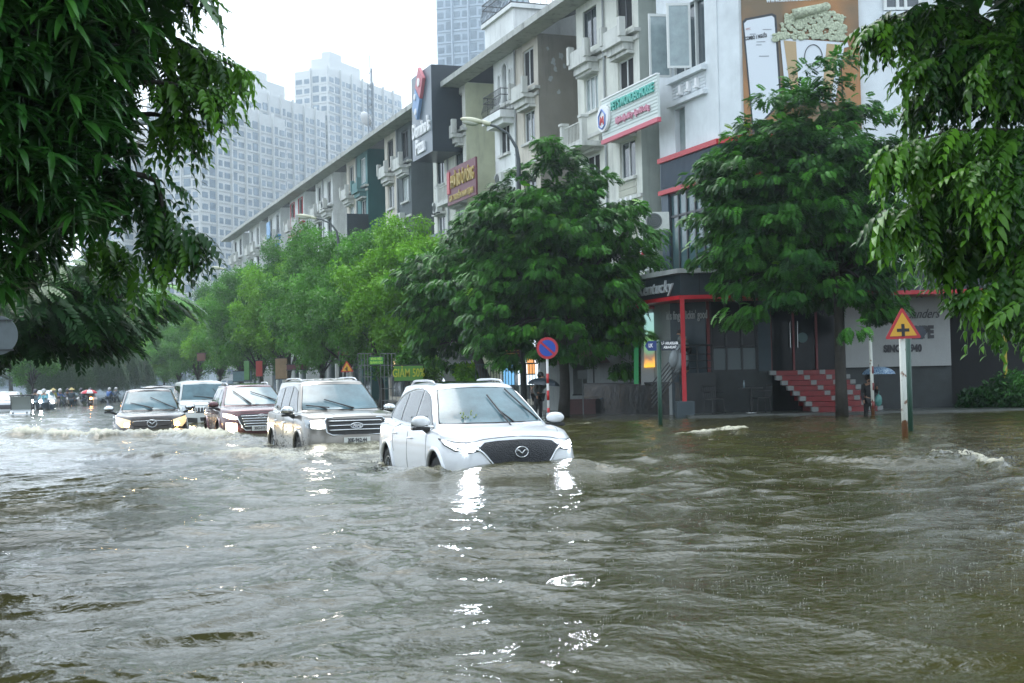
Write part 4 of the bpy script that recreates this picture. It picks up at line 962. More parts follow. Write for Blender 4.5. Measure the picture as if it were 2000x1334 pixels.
def trunk(parent, base, fork, C, r=.16, nl=26, bend=.3, r2=None):
    m = MB(); base = Vector(base); fork = Vector(fork); mid = (base+fork)/2 + Vector((rng.uniform(-bend, bend), rng.uniform(-bend, bend), 0))
    pts = [base.lerp(mid, q)*(1-q) + mid.lerp(fork, q)*q for q in (0, .2, .4, .6, .8, 1)]
    m.tube(pts, [r*1.25, r*1.05, r*.95, r*.9, r*.85, r*.8], 10)
    idx = rng.permutation(len(C))[:nl]
    for i in idx:
        e = Vector(C[i]); h = pts[-2].lerp(fork, rng.random()); k = h.lerp(e, .45) + Vector((rng.normal(0, .15), rng.normal(0, .15), .25))
        q_ = [h, h.lerp(k, .5)+Vector((0, 0, .12)), k, k.lerp(e, .6), e]
        m.tube(q_, [r*.45, r*.36, r*.24, r*.13, r*.05], 6)
    return m.build('trunk', bark, parent, smooth=True)
# --- the two big fine-leaved trees
t1 = thing('street_tree', 'big round dark green tree with feathery fronds beside the round no-parking sign', 'tree', T(0, 0))
v = W(1100, 800, 43.2); C = crown_layered(t1, (W(1082, 500, 43).x, 43.0, 4.75), (3.35, 3.0, 3.7), 430, 46, T_spray, L_dark, .46, low=-.8, seed=1, lump=.2)
trunk(t1, (v.x, v.y, -.05), (v.x-.15, v.y, 3.4), C, .17, 40)
t2 = thing('street_tree', 'dark green tree with a trunk leaning left, directly behind the roof of the white SUV', 'tree', T(0, 0))
v = W(985, 800, 48.5); C = crown_layered(t2, (W(935, 520, 49).x, 49.0, 4.3), (2.8, 2.6, 3.0), 270, 46, T_spray, L_dark, .46, low=-.8, seed=4, tint0=.33)
trunk(t2, (v.x, v.y, -.05), (v.x-1.2, v.y, 3.0), C, .19, 30)
t3 = thing('street_tree', 'tall feathery tree with straight dark trunk standing in front of the red stair and billboard', 'tree', T(0, 0))
v = W(1645, 818, 37); C = crown_layered(t3, (W(1580, 500, 37).x, 37.0, 5.45), (2.95, 2.5, 3.9), 370, 46, T_spray, L_dark, .46, low=-.72, seed=7, tint0=.25, lump=.2)
crown_layered(t3, (W(1480, 420, 36.5).x, 36.5, 5.8), (1.7, 1.4, 2.1), 100, 46, T_spray, L_dark, .46, low=-.95, seed=3)
trunk(t3, (v.x, v.y, -.1), (v.x, v.y, 4.6), C, .155, 44, .05)
# --- row of rounder small-leaved trees
def tufts(k):
    out = []
    for q in range(k):
        P = []
        for i in range(14):
            d = unit(1)[0]; o = d*rng.uniform(.04, .17); a = rng.random()*6.28
            V, Q = leafstrip(.13, .07, (0, .5, 1), (.1, 1, .05), .3, .3); f = frames(d[None]+rng.normal(0, .3, (1, 3)), np.array([[0, 0, 1.]])+rng.normal(0, .4, (1, 3)))[0]
            P.append(((f @ V.T).T+o, Q))
        out.append(join(P))
    return out
T_tuft = tufts(5)
def crown_round(parent, c, rad, ncl, nt_, m, cr=.8, seed=0, tint0=.35, low=-.8, dens=1.0):
    c = np.array(c, float); rad = np.array(rad, float); d = unit(ncl*3); d = d[d[:, 2] > low][:ncl]; ncl = len(d)
    q = rng.random(ncl)**.35*(1+.12*np.sin(d[:, 0]*6+seed)+rng.normal(0, .06, ncl)); C = c + d*rad*q[:, None]
    P = []; Tn = []; Fd = []
    for i in range(ncl):
        r = cr*rng.uniform(.6, 1.25); n = int(nt_*(r/cr)**2*dens); u = unit(n); rr = r*(rng.random(n)**.4); off = u*rr[:, None]*np.array([1, 1, .8])
        P.append(C[i]+off); Fd.append(u+rng.normal(0, .5, (n, 3))); Tn.append(tint0+rng.normal(0, .10)+u[:, 2]*.16+rng.normal(0, .07, n))  # tint also paints light from above: paler tuft tops, darker undersides
    P = np.concatenate(P); Fd = np.concatenate(Fd); Tn = np.concatenate(Tn)
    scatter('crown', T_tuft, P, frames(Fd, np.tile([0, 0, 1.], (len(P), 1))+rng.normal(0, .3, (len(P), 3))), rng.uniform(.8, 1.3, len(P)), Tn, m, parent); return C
variants = []
def rowtree(label, m, seed, R_, H_, z0, lean=0, ncl=70, nt_=52, tint0=.35):
    t = thing('street_tree', label, 'tree', T(0, 0), 'street trees along the pavement')
    C = crown_round(t, (lean*1.5, 0, (z0+H_)/2+.1), (R_, R_, (H_-z0)/2+.1), ncl, nt_, m, .85, seed, tint0)
    trunk(t, (0, 0, -.1), (lean, 0, z0+.3), C, .15, 16); variants.append(t); return t
def onrow(px): return sY(px, 17.95)
v1_ = rowtree('bright lime-green street tree next left of the big feathery tree', L_lime, 1, 2.8, 8.5, 1.7, .2, 110, 60, .42)
v2_ = rowtree('mid-green street tree behind the silver-bronze SUV', L_mid, 5, 3.1, 9.0, 1.7, -.3, 115, 56)
v3_ = rowtree('green street tree farther along the row, standing above the maroon SUV', L_mid, 9, 3.1, 9.6, 1.8, .3, 115, 54, .3)
spots = [(790, v1_, None, 1.0, 0), (742, v2_, 'dark mid-green street tree just left of the lime-green one', .92, 1.2), (668, v2_, None, 1.0, 2.6), (618, v3_, None, 1.0, 0),
 (568, v1_, 'light green street tree above the gap between the maroon and silver-bronze SUVs', 1.06, 2.0), (520, v3_, 'rounded green street tree above the maroon SUV roof', 1.08, 3.0),
 (470, v2_, 'green street tree above the white van', 1.06, 4.1), (428, v1_, 'light green street tree above the gap left of the white van', 1.05, 1.1), (390, v3_, 'green street tree above the grey pickup, nearer one', 1.04, 2.2),
 (352, v2_, 'green street tree above the grey pickup, middle one', 1.0, 5.0), (318, v1_, 'pale green street tree above the grey pickup, farther one', 1.0, .4), (288, v3_, 'hazy green street tree left of the grey pickup roof', 1.0, 1.9), (262, v2_, 'last hazy green tree at the far left end of the row', 1.0, 3.3)]
for px, src, lab, sc_, rz in spots:
    Yq = onrow(px); v = W(px, 740, Yq); M = T(v.x, v.y, 0, rz) @ Matrix.Scale(sc_, 4)
    if lab is None: src.matrix_world = M
    else: dup(src, M, lab)
# --- far willows and dark left tree
def willow(label, px, Y, H_, R_, tint0=.3):
    t = thing('willow', label, 'tree', T(W(px, 750, Y).x, Y), 'far willows across the road'); P = []; Fd = []; Tn = []
    for i in range(420):
        a = rng.random()*2*pi; r = R_*rng.random()**.5; z = H_*(1-.35*(r/R_)**2)*rng.uniform(.82, 1); n = int(rng.integers(14, 30)); L_ = z*rng.uniform(.45, .85)
        for k in range(n):
            q = k/n; P.append((r*cos(a)*(1+.18*q), r*sin(a)*(1+.18*q), z-L_*q)); Fd.append((cos(a)*.3+rng.normal(0, .2), sin(a)*.3+rng.normal(0, .2), -1)); Tn.append(tint0+.2*(1-q)+rng.normal(0, .1))
    P = np.array(P); scatter('crown', [T_tuft[0], T_tuft[1]], P, frames(np.array(Fd, float), np.tile([1., .2, 0], (len(P), 1))), np.full(len(P), 1.2), np.array(Tn), L_far, t)
    MB().tube([(0, 0, -.3), (.2, 0, H_*.5), (0, .2, H_*.8)], [.3, .22, .1], 8).build('trunk', bark, t)
    return t
willow('rounded hazy willow in the far left distance, the nearer of the willows', 118, 118, 5.0, 2.5, .36)
willow('tall hazy willow behind the motorbike riders', 160, 140, 6.4, 4.2, .25); willow('hazy willow left of the row of street trees', 213, 150, 6.5, 4.5, .22)
fh = thing('far_tree', 'bright green tree glimpsed below the dark left boughs', 'tree', T(W(62, 740, 90).x, 90)); C = crown_round(fh, (0, 0, 3.1), (1.5, 1.5, 1.9), 26, 40, L_mid, .6, 2, .4); trunk(fh, (0, 0, -.2), (0, 0, 1.8), C, .12, 8)
fh2 = thing('far_tree', 'dark bluish trees in the far left behind the cars', 'tree', T(W(20, 740, 170).x, 170)); C = crown_round(fh2, (0, 0, 4.5), (9, 5, 4.2), 110, 50, L_far, 1.5, 2, .12); trunk(fh2, (0, 0, -.2), (0, 0, 2.8), C, .3, 8)
fh3 = thing('far_tree', 'far dark tree closing the road behind the willows', 'tree', T(W(250, 740, 190).x, 190)); C = crown_round(fh3, (0, 0, 4.5), (11, 5, 4.0), 120, 50, L_far, 1.6, 3, .14); trunk(fh3, (0, 0, -.2), (0, 0, 2.8), C, .3, 8)
t6 = thing('left_tree', 'dark layered tree with drooping boughs at the lower left, behind the round sign', 'tree', T(0, 0))
cc = W(60, 600, 22); C = crown_layered(t6, (cc.x-1.1, 22, cc.z+.12), (3.0, 2.4, .78), 110, 60, T_spray_big, L_dark, .6, .2, -1, 1.1, 11, .12)
v = W(-60, 800, 22.5); trunk(t6, (v.x, v.y, -.5), (v.x, v.y, 2.0), C, .2, 26)
# --- near mango tree on the left
def whorls(k):
    out = []
    for q in range(k):
        P = []; n = 11
        for i in range(n):
            a = 2*pi*i/n+rng.normal(0, .2); el = rng.uniform(-.5, .75); l = rng.uniform(.15, .23)
            V, Q = leafstrip(l, .046, (0, .2, .5, .8, 1), (.15, .9, 1, .6, .04), rng.uniform(.35, .8), .35)
            f = frames(np.array([[cos(a), sin(a), el]]), np.array([[0, 0, 1.]]))[0]; P.append(((f @ V.T).T+np.array([0, 0, -.01*i]), Q))
        V = np.array([(-.004, 0, -.25), (.004, 0, -.25), (.003, 0, .02), (-.003, 0, .02)]); P.append((V, np.array([(0,1,2,3)])))
        out.append(join(P))
    return out
T_wh = whorls(5)
mg = thing('mango_tree', 'near tree with glossy whorls of long narrow leaves filling the upper left', 'tree', T(0, 0))
P = []; Tn = []
c0 = W(30, 190, 9.2)
for i in range(1500):
    d = unit(1)[0]; q = rng.random()**.42; rad = np.array([.98, 1.5, 1.5])*(1+.13*math.sin(d[0]*7+d[2]*5)); p = np.array(c0)+d*rad*q + np.array([-.22, .2, .35])
    if p[2] < 1.9: continue
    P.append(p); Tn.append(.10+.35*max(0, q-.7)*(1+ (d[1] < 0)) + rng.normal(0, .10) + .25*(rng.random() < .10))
P = np.array(P); Fd = rng.normal(0, 1, (len(P), 3)); Fd[:, 2] = 0
Up = np.tile([0, -.25, 1.], (len(P), 1))+rng.normal(0, .25, (len(P), 3)); fr_ = frames(Fd, Up)
scatter('crown', T_wh, P, fr_, rng.uniform(.85, 1.25, len(P)), np.array(Tn), L_mango, mg)
m = MB(); tb_ = Vector((c0.x-1.0, 10.2, -.5)); m.tube([tb_, tb_+Vector((.1, 0, 1.6)), Vector(c0)+Vector((-.5, .4, -.3))], [.2, .17, .12], 10)
for i in range(60):
    e = Vector(P[rng.integers(len(P))]); s_ = Vector(c0)+Vector((-.5, .4, -.4+.6*rng.random())); k_ = s_.lerp(e, .5)+Vector((0, 0, .2)); m.tube([s_, k_, e], [.035, .02, .006], 5)
m.build('trunk', bark, mg, smooth=True)
# --- near pinnate boughs, left and right
T_near = [frond(.34+.02*i, 4+i % 3, (.105, .08, .095, .07, .11, .085)[i], (.052, .044, .046, .038, .056, .04)[i], .3+.35*i, True, 30+i, .3+.12*i) for i in range(6)]
def boughs(parent, lst, m, tint0=.2, per=46, tmpl=T_near, spread=.16, root=None, sc0=1.0):
    P = []; Fd = []; Tn = []; Up = []; mb = MB()
    for pts, Yb, ln in lst:
        Q = [np.array(W(a, b, Yb+dy)) for a, b, dy in pts]; Q = crom(np.array(Q), 24); n = int(per*ln)
        Q[:, 2] += np.linspace(-.02, .03, 24)
        mb.tube([Vector(q) for q in Q[::2]], list(np.linspace(.028, .005, 12)), 6)
        tb = rng.normal(0, .07)
        for i in range(n):
            t = rng.random()**.75; k = min(22, int(t*23)); p = Q[k]+(Q[k+1]-Q[k])*rng.random(); d = Q[k+1]-Q[k]; d /= np.linalg.norm(d)
            side = unit(1)[0]; side[2] *= .35
            P.append(p+side*spread*rng.random()*(1.3-.5*t)); f = d*(.35+.7*t)+side*.9+np.array([0, 0, -.15-.35*rng.random()]); Fd.append(f); Up.append(np.array([0, 0, 1.])+rng.normal(0, .2, 3))
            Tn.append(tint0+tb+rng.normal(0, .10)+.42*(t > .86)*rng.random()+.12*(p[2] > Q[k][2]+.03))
    P = np.array(P); Fd = np.array(Fd); Up = np.array(Up)
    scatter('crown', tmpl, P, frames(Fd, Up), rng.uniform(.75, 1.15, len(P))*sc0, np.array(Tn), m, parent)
    if root is not None: mb.tube([Vector(r_) for r_ in root], [.16, .13, .10, .06], 10)
    mb.build('branch', bark, parent, smooth=True)
lt = thing('near_tree', 'near tree with long broad-leaved boughs reaching right over the road at the upper left', 'tree', T(0, 0))
boughs(lt, [([(150, 60, 0), (300, 62, 0), (385, 100, 0), (462, 140, 0)], 10.5, 1.9), ([(150, 60, .3), (260, 110, .3), (340, 140, .3), (390, 130, .3)], 10.5, 1.3), ([(120, 180, 0), (280, 160, 0), (360, 172, 0), (415, 190, 0)], 10.2, 1.6),
  ([(150, 230, 0), (290, 222, 0), (325, 235, 0), (360, 245, 0)], 10.3, 1.0), ([(200, 330, 0), (300, 350, 0), (325, 430, 0), (385, 470, 0)], 10.0, 1.5), ([(200, 330, .2), (290, 400, .2), (310, 450, .2), (345, 490, .2)], 10.0, 1.1),
  ([(100, -80, 0), (240, -40, 0), (310, -25, 0), (372, -8, 0)], 10.2, 1.3), ([(100, -80, .4), (180, -30, .4), (240, 20, .4), (290, 50, .4)], 10.2, 1.1), ([(150, 420, .4), (200, 470, .4), (240, 500, .4), (280, 520, .4)], 10.6, 1.0)],
  L_near, .13, 40, sc0=.74, root=[(-4.6, 10.8, -.5), (-4.4, 10.8, 2), (-3.9, 10.5, 3.6), (-4.8, 9.9, 6.2)])
rt_ = thing('near_tree', 'near tree with hanging broad-leaved boughs filling the upper right edge', 'tree', T(0, 0))
rb = []
for tip, Yb, ln in (((1690, 52), 12.6, 2.2), ((1775, 62), 13.2, 1.9), ((1772, 132), 12.4, 1.8), ((1760, 205), 12.8, 1.7), ((1712, 300), 12.0, 2.0), ((1768, 345), 12.5, 1.7), ((1722, 418), 12.2, 2.0), ((1800, 470), 12.6, 1.6),
    ((1830, 120), 13.4, 1.8), ((1880, 330), 11.6, 1.9), ((1850, 420), 13.2, 1.8), ((1900, 130), 11.9, 1.6), ((1930, 380), 11.5, 1.8), ((1895, 575), 11.6, 1.8), ((1945, 560), 12.3, 1.4), ((1960, 480), 12.2, 1.6), ((1940, 40), 12.6, 1.2), ((1990, 600), 11.2, 1.0), ((1840, 500), 12.6, 1.4)):
    x, y = tip; x += 28; ry = y*.62+80 + rng.uniform(-20, 20)
    rb.append(([(2120, ry, .2), (2120+(x-2120)*.35, ry-30+.15*(y-ry), .1), (2120+(x-2120)*.72, y-38, 0), (x, y, 0)], Yb, ln*1.25))
boughs(rt_, rb, L_near, .15, 52, root=[(6.6, 13.5, -.5), (6.4, 13.2, 2.2), (6.2, 12.5, 4.2), (6.5, 12.1, 6.8)], sc0=.95)
T_big = [frond(.8, 7, .26, .13, .6, False, 70+i, .4) for i in range(3)]
for par_, c_, r_ in ((rt_, (6.6, 12.0, 7.4), (2.6, 3.4, 2.0)), (mg, (-5.4, 9.4, 6.6), (2.7, 3.6, 2.3))):   # the crowns go on above the picture
    Cq = crown_layered(par_, c_, r_, 120, 22, T_big, L_mango, .8, seed=5, low=-1); mt = MB()
    for q in Cq[::9]: mt.tube([Vector(c_)+Vector((0, .6, -1.6)), Vector(q)], [.05, .015], 5)
    mt.build('upper_limbs', bark, par_)
# ============================================================ cars
def paint(name, col, metal=.0, rough=.28):
    m = mat(name, col, rough, metal=metal, coat=.7); 
    t = m.node_tree; b = t.nodes['Principled BSDF']
    if not t.nodes.get('drops'):
        g = t.nodes.new('ShaderNodeNewGeometry'); v = t.nodes.new('ShaderNodeTexVoronoi'); v.name = 'drops'; v.inputs['Scale'].default_value = 45
        bp = t.nodes.new('ShaderNodeBump'); bp.inputs['Strength'].default_value = .10; bp.inputs['Distance'].default_value = .004
        t.links.new(g.outputs['Position'], v.inputs['Vector']); t.links.new(v.outputs['Distance'], bp.inputs['Height']); t.links.new(bp.outputs[0], b.inputs['Normal'])
    return m
ws_glass = mat('windscreen', (.09, .165, .19), .14, spec=.45, noise=.35, nscale=2.2)
tint_glass = mat('tinted_glass', (.010, .014, .016), .05, spec=.8)
blk = mat('black_plastic', (.012, .013, .014), .45); chrome = mat('chrome', (.6, .62, .63), .18, metal=1)
rubber = mat('tyre_rubber', (.014, .014, .014), .8); rim_m = mat('alloy', (.22, .23, .24), .3, metal=.8)
lens_m = mat('lamp_lens', (.35, .38, .40), .08, metal=.4, spec=.9)
lens_lit = mat('lamp_lens_lit', (.5, .55, .6), .1, emit=(.85, .93, 1), es=1.1); lens_halo = mat('lamp_lens_halo', (.5, .42, .3), .1, emit=(1, .62, .28), es=.55); lens_glare = mat('lamp_lens_glare', (.6, .5, .4), .1, emit=(1, .85, .6), es=2.2)  # emissive lens areas stand in for glare and halo round the bulbs
lamp_white = mat('lamp_on_white', (1, 1, 1), .3, emit=(.86, .93, 1.0), es=220)
lamp_warm = mat('lamp_on_warm', (1, 1, 1), .3, emit=(1.0, .66, .30), es=60)
lamp_hot = mat('lamp_on_hot', (1, 1, 1), .3, emit=(1.0, .88, .62), es=300)
lamp_soft = mat('lamp_on_soft', (1, 1, 1), .3, emit=(1.0, .9, .78), es=22)
plate_m = mat('number_plate', (.60, .61, .58), .4)
def car(name, label, M, c, pm, group=None):
    L2 = c['L']/2; w = c['w']; car_ = thing(name, label, 'car', M, group)
    xf = L2; xr = -L2; fa, ra = c['fa'], c['ra']; hz, cz, bz = c['hz'], c['cz'], c['bz']; cx = c['cx']; H = c['H']; tx = c['tx']; rx = c['rx']
    wg, wr = c['wg'], c['wr']; bx = c.get('bx', xr+.25)
    fr = c.get('round', .42)
    net = []
    # (z, front x, rear x, half width)
    low = [(.20, xf-.16, xr+.12, w*.93), (.40, xf-.03, xr+.03, w*.975), (.66, xf, xr, w), (hz-.13, xf-.05, xr+.02, w*.995)]
    for z, f, r, wd in low:
        net.append([(f, 0, z), (f-.03, wd*.42, z), (f-.14, wd*.78, z), (f-fr, wd*.965, z), (fa, wd, z), (cx-.35, wd, z), (-.2, wd, z), (ra, wd, z), (r+.28, wd*.95, z), (r+.05, wd*.72, z), (r, 0, z)])
    zs = [hz, hz-.004, hz-.02, hz-.01, (hz*.55+bz*.45), bz-.06, bz-.03, bz-.01, bz, bz+.02, bz+.02]
    net.append([(xf-.13, 0, zs[0]), (xf-.17, w*.42, zs[1]), (xf-.30, w*.76, zs[2]), (xf-fr-.12, w*.93, zs[3]), (fa, w*.965, zs[4]), (cx-.35, w*.975, zs[5]), (-.2, w*.975, zs[6]), (ra, w*.97, zs[7]), (xr+.32, w*.93, zs[8]), (xr+.10, w*.7, zs[9]), (xr+.06, 0, zs[10])])
    base = [(cx, 0, cz), (cx-.02, wg*.48, cz-.005), (cx-.10, wg*.82, cz-.012), (cx-.24, wg*.985, cz-.02), (cx-.55, wg, bz+.005), (cx-.95, wg, bz+.01), (-.35, wg, bz+.015), (ra, wg*.985, bz+.03), (bx+.18, wg*.93, bz+.05), (bx+.04, wg*.7, bz+.05), (bx, 0, bz+.05)]
    S = np.array(net[-1]); B = np.array(base)
    for q, dz in ((.07, .032), (.22, .045), (.6, .035)):
        r_ = S*(1-q) + B*q; k = np.array([1,1,1,1,.8,.4,.2,.2,.2,.2,.2]); r_[:, 2] += dz*k; net.append(r_.tolist())
    net.append(base)
    def gh(q, wd, z, xF, xR):
        return [(xF, 0, z), (xF-.015, wd*.5, z-.004), (xF-.07, wd*.84, z-.012), (xF-.17, wd*.985, z-.03), (xF-.45, wd, z-.02), (xF*.5+xR*.5+.35, wd, z-.012), (xF*.5+xR*.5-.2, wd, z-.012), (xF*.2+xR*.8, wd*.99, z-.015), (xR+.16, wd*.93, z-.02), (xR+.03, wd*.7, z-.01), (xR, 0, z)]
    zt = H-.10
    for q in (.33, .70):
        z = cz + (zt-cz)*q; net.append(gh(q, wg+(wr-wg)*q, z, cx+(tx-cx)*q, bx+(rx-bx)*q))
    net.append(gh(1, wr, zt, tx, rx))
    net.append(gh(1, wr*.93, H-.035, tx-.14, rx+.10))
    net.append([(a-(.5 if i == 0 else .0), y*.55, H-.005) for i, (a, y, z) in enumerate(gh(1, wr, H, tx-.55, rx+.5))])
    net.append([(a, 0, H) for (a, y, z) in gh(1, wr, H, tx-.9, rx+.9)])
    A = np.array(net); A = crom(A, 92); A = crom(np.swapaxes(A, 0, 1), 96); A = np.swapaxes(A, 0, 1)   # (rings, perim, 3)
    J, K = A.shape[:2]
    A[:, 0, 1] = 0; A[:, -1, 1] = 0; A[..., 1] = np.maximum(A[..., 1], 0)
    bm = bmesh.new(); vs = [[bm.verts.new(A[j, k]) for k in range(K)] for j in range(J)]; vm = [[bm.verts.new(A[j, k]*np.array([1, -1, 1])) for k in range(K)] for j in range(J)]
    for j in range(J-1):
        for k in range(K-1):
            bm.faces.new((vs[j][k], vs[j][k+1], vs[j+1][k+1], vs[j+1][k])); bm.faces.new((vm[j][k+1], vm[j][k], vm[j+1][k], vm[j+1][k+1]))
    bmesh.ops.remove_doubles(bm, verts=bm.verts, dist=.0008); bmesh.ops.recalc_face_normals(bm, faces=bm.faces)
    bvh = BVHTree.FromBMesh(bm)
    # wheel arches
    rad = c.get('wr_', .37); ar = rad+.075
    for xa in (fa, ra):
        kill = [f for f in bm.faces if abs(f.calc_center_median().y) > .5 and math.hypot(f.calc_center_median().x-xa, f.calc_center_median().z-rad) < ar]
        bmesh.ops.delete(bm, geom=kill, context='FACES')
        for e in bm.edges:
            if len(e.link_faces) == 1:
                for v in e.verts:
                    if abs(v.co.y) > .5:
                        d = Vector((v.co.x-xa, v.co.z-rad))
                        if .6*ar < d.length < ar*1.3 and v.co.z > .215: d = d.normalized()*ar; v.co.x = xa+d.x; v.co.z = rad+d.y
    me = bpy.data.meshes.new('body'); bm.to_mesh(me); bm.free(); me.polygons.foreach_set('use_smooth', [True]*len(me.polygons)); me.materials.append(pm)
    link(bpy.data.objects.new('body', me), car_)
    def proj(a, b, ax):
        if ax == 'F': o, d = Vector((6, a, b)), Vector((-1, 0, 0))
        elif ax == 'L': o, d = Vector((a, 4, b)), Vector((0, -1, 0))
        elif ax == 'R': o, d = Vector((a, -4, b)), Vector((0, 1, 0))
        else: o, d = Vector((a, b, 5)), Vector((0, 0, -1))
        h = bvh.ray_cast(o, d); return (h[0], h[1] if h[1].dot(d) < 0 else -h[1]) if h[0] is not None else None
    def panel(nm, pts, ax, m_, off=.006, par=car_, step=.06, mirror=False, smooth_n=0):
        if smooth_n:
            P_ = np.array(pts+[pts[0]], float); P_ = crom(P_, len(pts)*smooth_n)[:-1]; pts = [tuple(p) for p in P_]
        out = None
        for sgn in ((1, -1) if mirror else (1,)):
            pp_ = [(a*sgn if ax in 'FT' else a, b) for a, b in pts] if ax != 'T' else [(a, b*sgn) for a, b in pts]
            ax_ = ax if ax in 'FT' else ('L' if sgn > 0 else 'R')
            b2 = bmesh.new(); f = b2.faces.new([b2.verts.new((a, b, 0)) for a, b in pp_])
            bmesh.ops.triangulate(b2, faces=b2.faces)
            for i_ in (0, 1):
                lo = min(p[i_] for p in pp_); hi = max(p[i_] for p in pp_); q = lo+step
                while q < hi-.01:
                    co = (q, 0, 0) if i_ == 0 else (0, q, 0); no = (1, 0, 0) if i_ == 0 else (0, 1, 0)
                    bmesh.ops.bisect_plane(b2, geom=b2.verts[:]+b2.edges[:]+b2.faces[:], plane_co=co, plane_no=no, dist=1e-5); q += step
            bad = []
            for v in b2.verts:
                h = proj(v.co.x, v.co.y, ax_)
                if h is None: bad.append(v)
                else: v.co = h[0]+h[1]*off
            if bad: bmesh.ops.delete(b2, geom=bad, context='VERTS')
            m2 = bpy.data.meshes.new(nm); bmesh.ops.recalc_face_normals(b2, faces=b2.faces)
            b2.to_mesh(m2); b2.free(); m2.polygons.foreach_set('use_smooth', [True]*len(m2.polygons)); m2.materials.append(m_)
            o = link(bpy.data.objects.new(nm, m2), par); out = out or o
        return out
    def seam(nm, pts, ax, m_, r=.006, off=.0, par=car_, n=0, mirror=False):
        if n: pts = [tuple(p) for p in crom(np.array(pts, float), n)]
        out = None
        for sgn in ((1, -1) if mirror else (1,)):
            ax_ = ax if ax in 'FT' else ('L' if sgn > 0 else 'R'); P_ = []
            for a, b in pts:
                if ax == 'F': a = a*sgn
                if ax == 'T': b = b*sgn
                h = proj(a, b, ax_)
                if h: P_.append(h[0]+h[1]*off)
            if len(P_) > 1: o = MB().tube(P_, r, 6).build(nm, m_, par, smooth=True); out = out or o
        return out
    # inner shell, wheels
    MB().box(ra-.55, fa+.5, -w*.62, w*.62, .22, bz-.12).build('underbody', blk, car_)
    for xa in (fa, ra):
        for sgn in (1, -1):
            y0 = sgn*(w-.03); Mx = Matrix.Translation((xa, y0, rad)) @ Matrix.Rotation(-sgn*pi/2, 4, 'X')
            ty = MB(); prof = [(.60*rad, -.0), (.66*rad, .012), (.93*rad, .005), (rad, -.03), (rad, -.19), (.9*rad, -.22)]
            n = 36; vs_ = []; fs_ = []
            for r_, z_ in prof: vs_ += [Mx @ Vector((r_*cos(2*pi*k/n), r_*sin(2*pi*k/n), z_)) for k in range(n)]
            for j in range(len(prof)-1): fs_ += [(j*n+k, j*n+(k+1) % n, (j+1)*n+(k+1) % n, (j+1)*n+k) for k in range(n)]
            ty.add(vs_, fs_); wh = ty.build('wheel', rubber, car_, smooth=True)
            rm = MB(); rm.tube([Mx @ Vector((.62*rad*cos(a), .62*rad*sin(a), -.005)) for a in np.linspace(0, 2*pi, 33)], .018, 6)
            for i in range(10):
                a = 2*pi*i/10 + (.12 if i % 2 else -.12); rm.tube([Mx @ Vector((.04*cos(a), .04*sin(a), -.012)), Mx @ Vector((.6*rad*cos(a+.08), .6*rad*sin(a+.08), -.02))], [.016, .014], 6)
            rm.disc(.06, .02, Mx @ Matrix.Translation((0, 0, -.02)), 12); rm.build('rim', rim_m, wh, smooth=False)
            MB().disc(.6*rad, .02, Mx @ Matrix.Translation((0, 0, -.10)), 20).build('brake', blk, wh)
    arch = c.get('arch_m')
    if arch:
        for xa in (fa, ra):
            seam('arch_trim', [(xa+(ar+.02)*cos(a), rad+(ar+.02)*sin(a)) for a in np.linspace(-.1, pi+.1, 30)], 'L', arch, r=.032, mirror=True)
    # glass
    panel('windscreen', c['ws'], 'F', ws_glass, .008, smooth_n=0)
    sw_ = seam('windscreen_edge', c['ws']+[c['ws'][0]], 'F', blk, r=.011, off=.004)
    for P_ in c['sw']:
        panel('side_window', P_, 'L', tint_glass, .008, mirror=True)
    if c.get('swtrim'): seam('window_trim', c['swtrim'], 'L', c.get('trim_m', chrome), r=.013, off=.006, n=40, mirror=True)
    for P_ in c.get('doors', []): seam('door_gap', P_, 'L', blk, r=.006, off=-.002, n=16, mirror=True)
    for a, b in c.get('handles', []):
        for sgn, ax in ((1, 'L'), (-1, 'R')):
            h = proj(a, b, ax)
            if h: MB().tube([h[0]+h[1]*.0+Vector((.11, 0, 0)), h[0]+h[1]*.035+Vector((.05, 0, .0)), h[0]+h[1]*.035+Vector((-.05, 0, 0)), h[0]+Vector((-.11, 0, 0))], .014, 6).build('door_handle', c.get('handle_m', pm), car_, smooth=True)
    for P_ in c.get('hood', []): seam('bonnet_gap', P_, P_ and 'T', blk, r=.006, off=-.003, n=24, mirror=True)
    if c.get('hoodfront'): seam('bonnet_edge', c['hoodfront'], 'F', blk, r=.007, off=-.002, n=24)
    # fascia features: (name, pts, material, offset, mirror, smooth)
    for (nm, P_, m_, off, mir, sn) in c['front']:
        panel(nm, P_, 'F', m_, off, mirror=mir, smooth_n=sn, step=.05)
    for (nm, P_, m_, r_, off, mir, n_) in c.get('fseams', []):
        seam(nm, P_, 'F', m_, r=r_, off=off, n=n_, mirror=mir)
    for (nm, P_, m_, r_, off, mir, n_) in c.get('sseams', []):
        seam(nm, P_, 'L', m_, r=r_, off=off, n=n_, mirror=mir)
    # mirrors
    mxx, my, mz = c['mirror']; mm = c.get('mirror_m', pm)
    for sgn in (1, -1):
        hsg = MB()
        hsg.ell((0, 0, 0), (.08, .135, .078), 16, 10, Matrix.Translation((mxx, sgn*my, mz)))
        for v in hsg.v:
            if v.x < mxx-.05: v.x = mxx-.05
            v.z = max(v.z, mz-.085)
        mo = hsg.build('wing_mirror', mm, car_, smooth=True)
        MB().box(mxx-.062, mxx+.06, sgn*my-.125, sgn*my+.125, mz-.12, mz-.075).bar((mxx-.02, sgn*(my-.06), mz-.10), (mxx-.12, sgn*(wg+.02), mz-.17), .08, .05).build('mirror_stem', blk, mo, bevel=.012)
        MB().box(mxx-.066, mxx-.052, sgn*my-.12, sgn*my+.12, mz-.07, mz+.07).build('mirror_glass', mat('mirror_glass', (.3, .33, .34), .05, metal=1), mo)
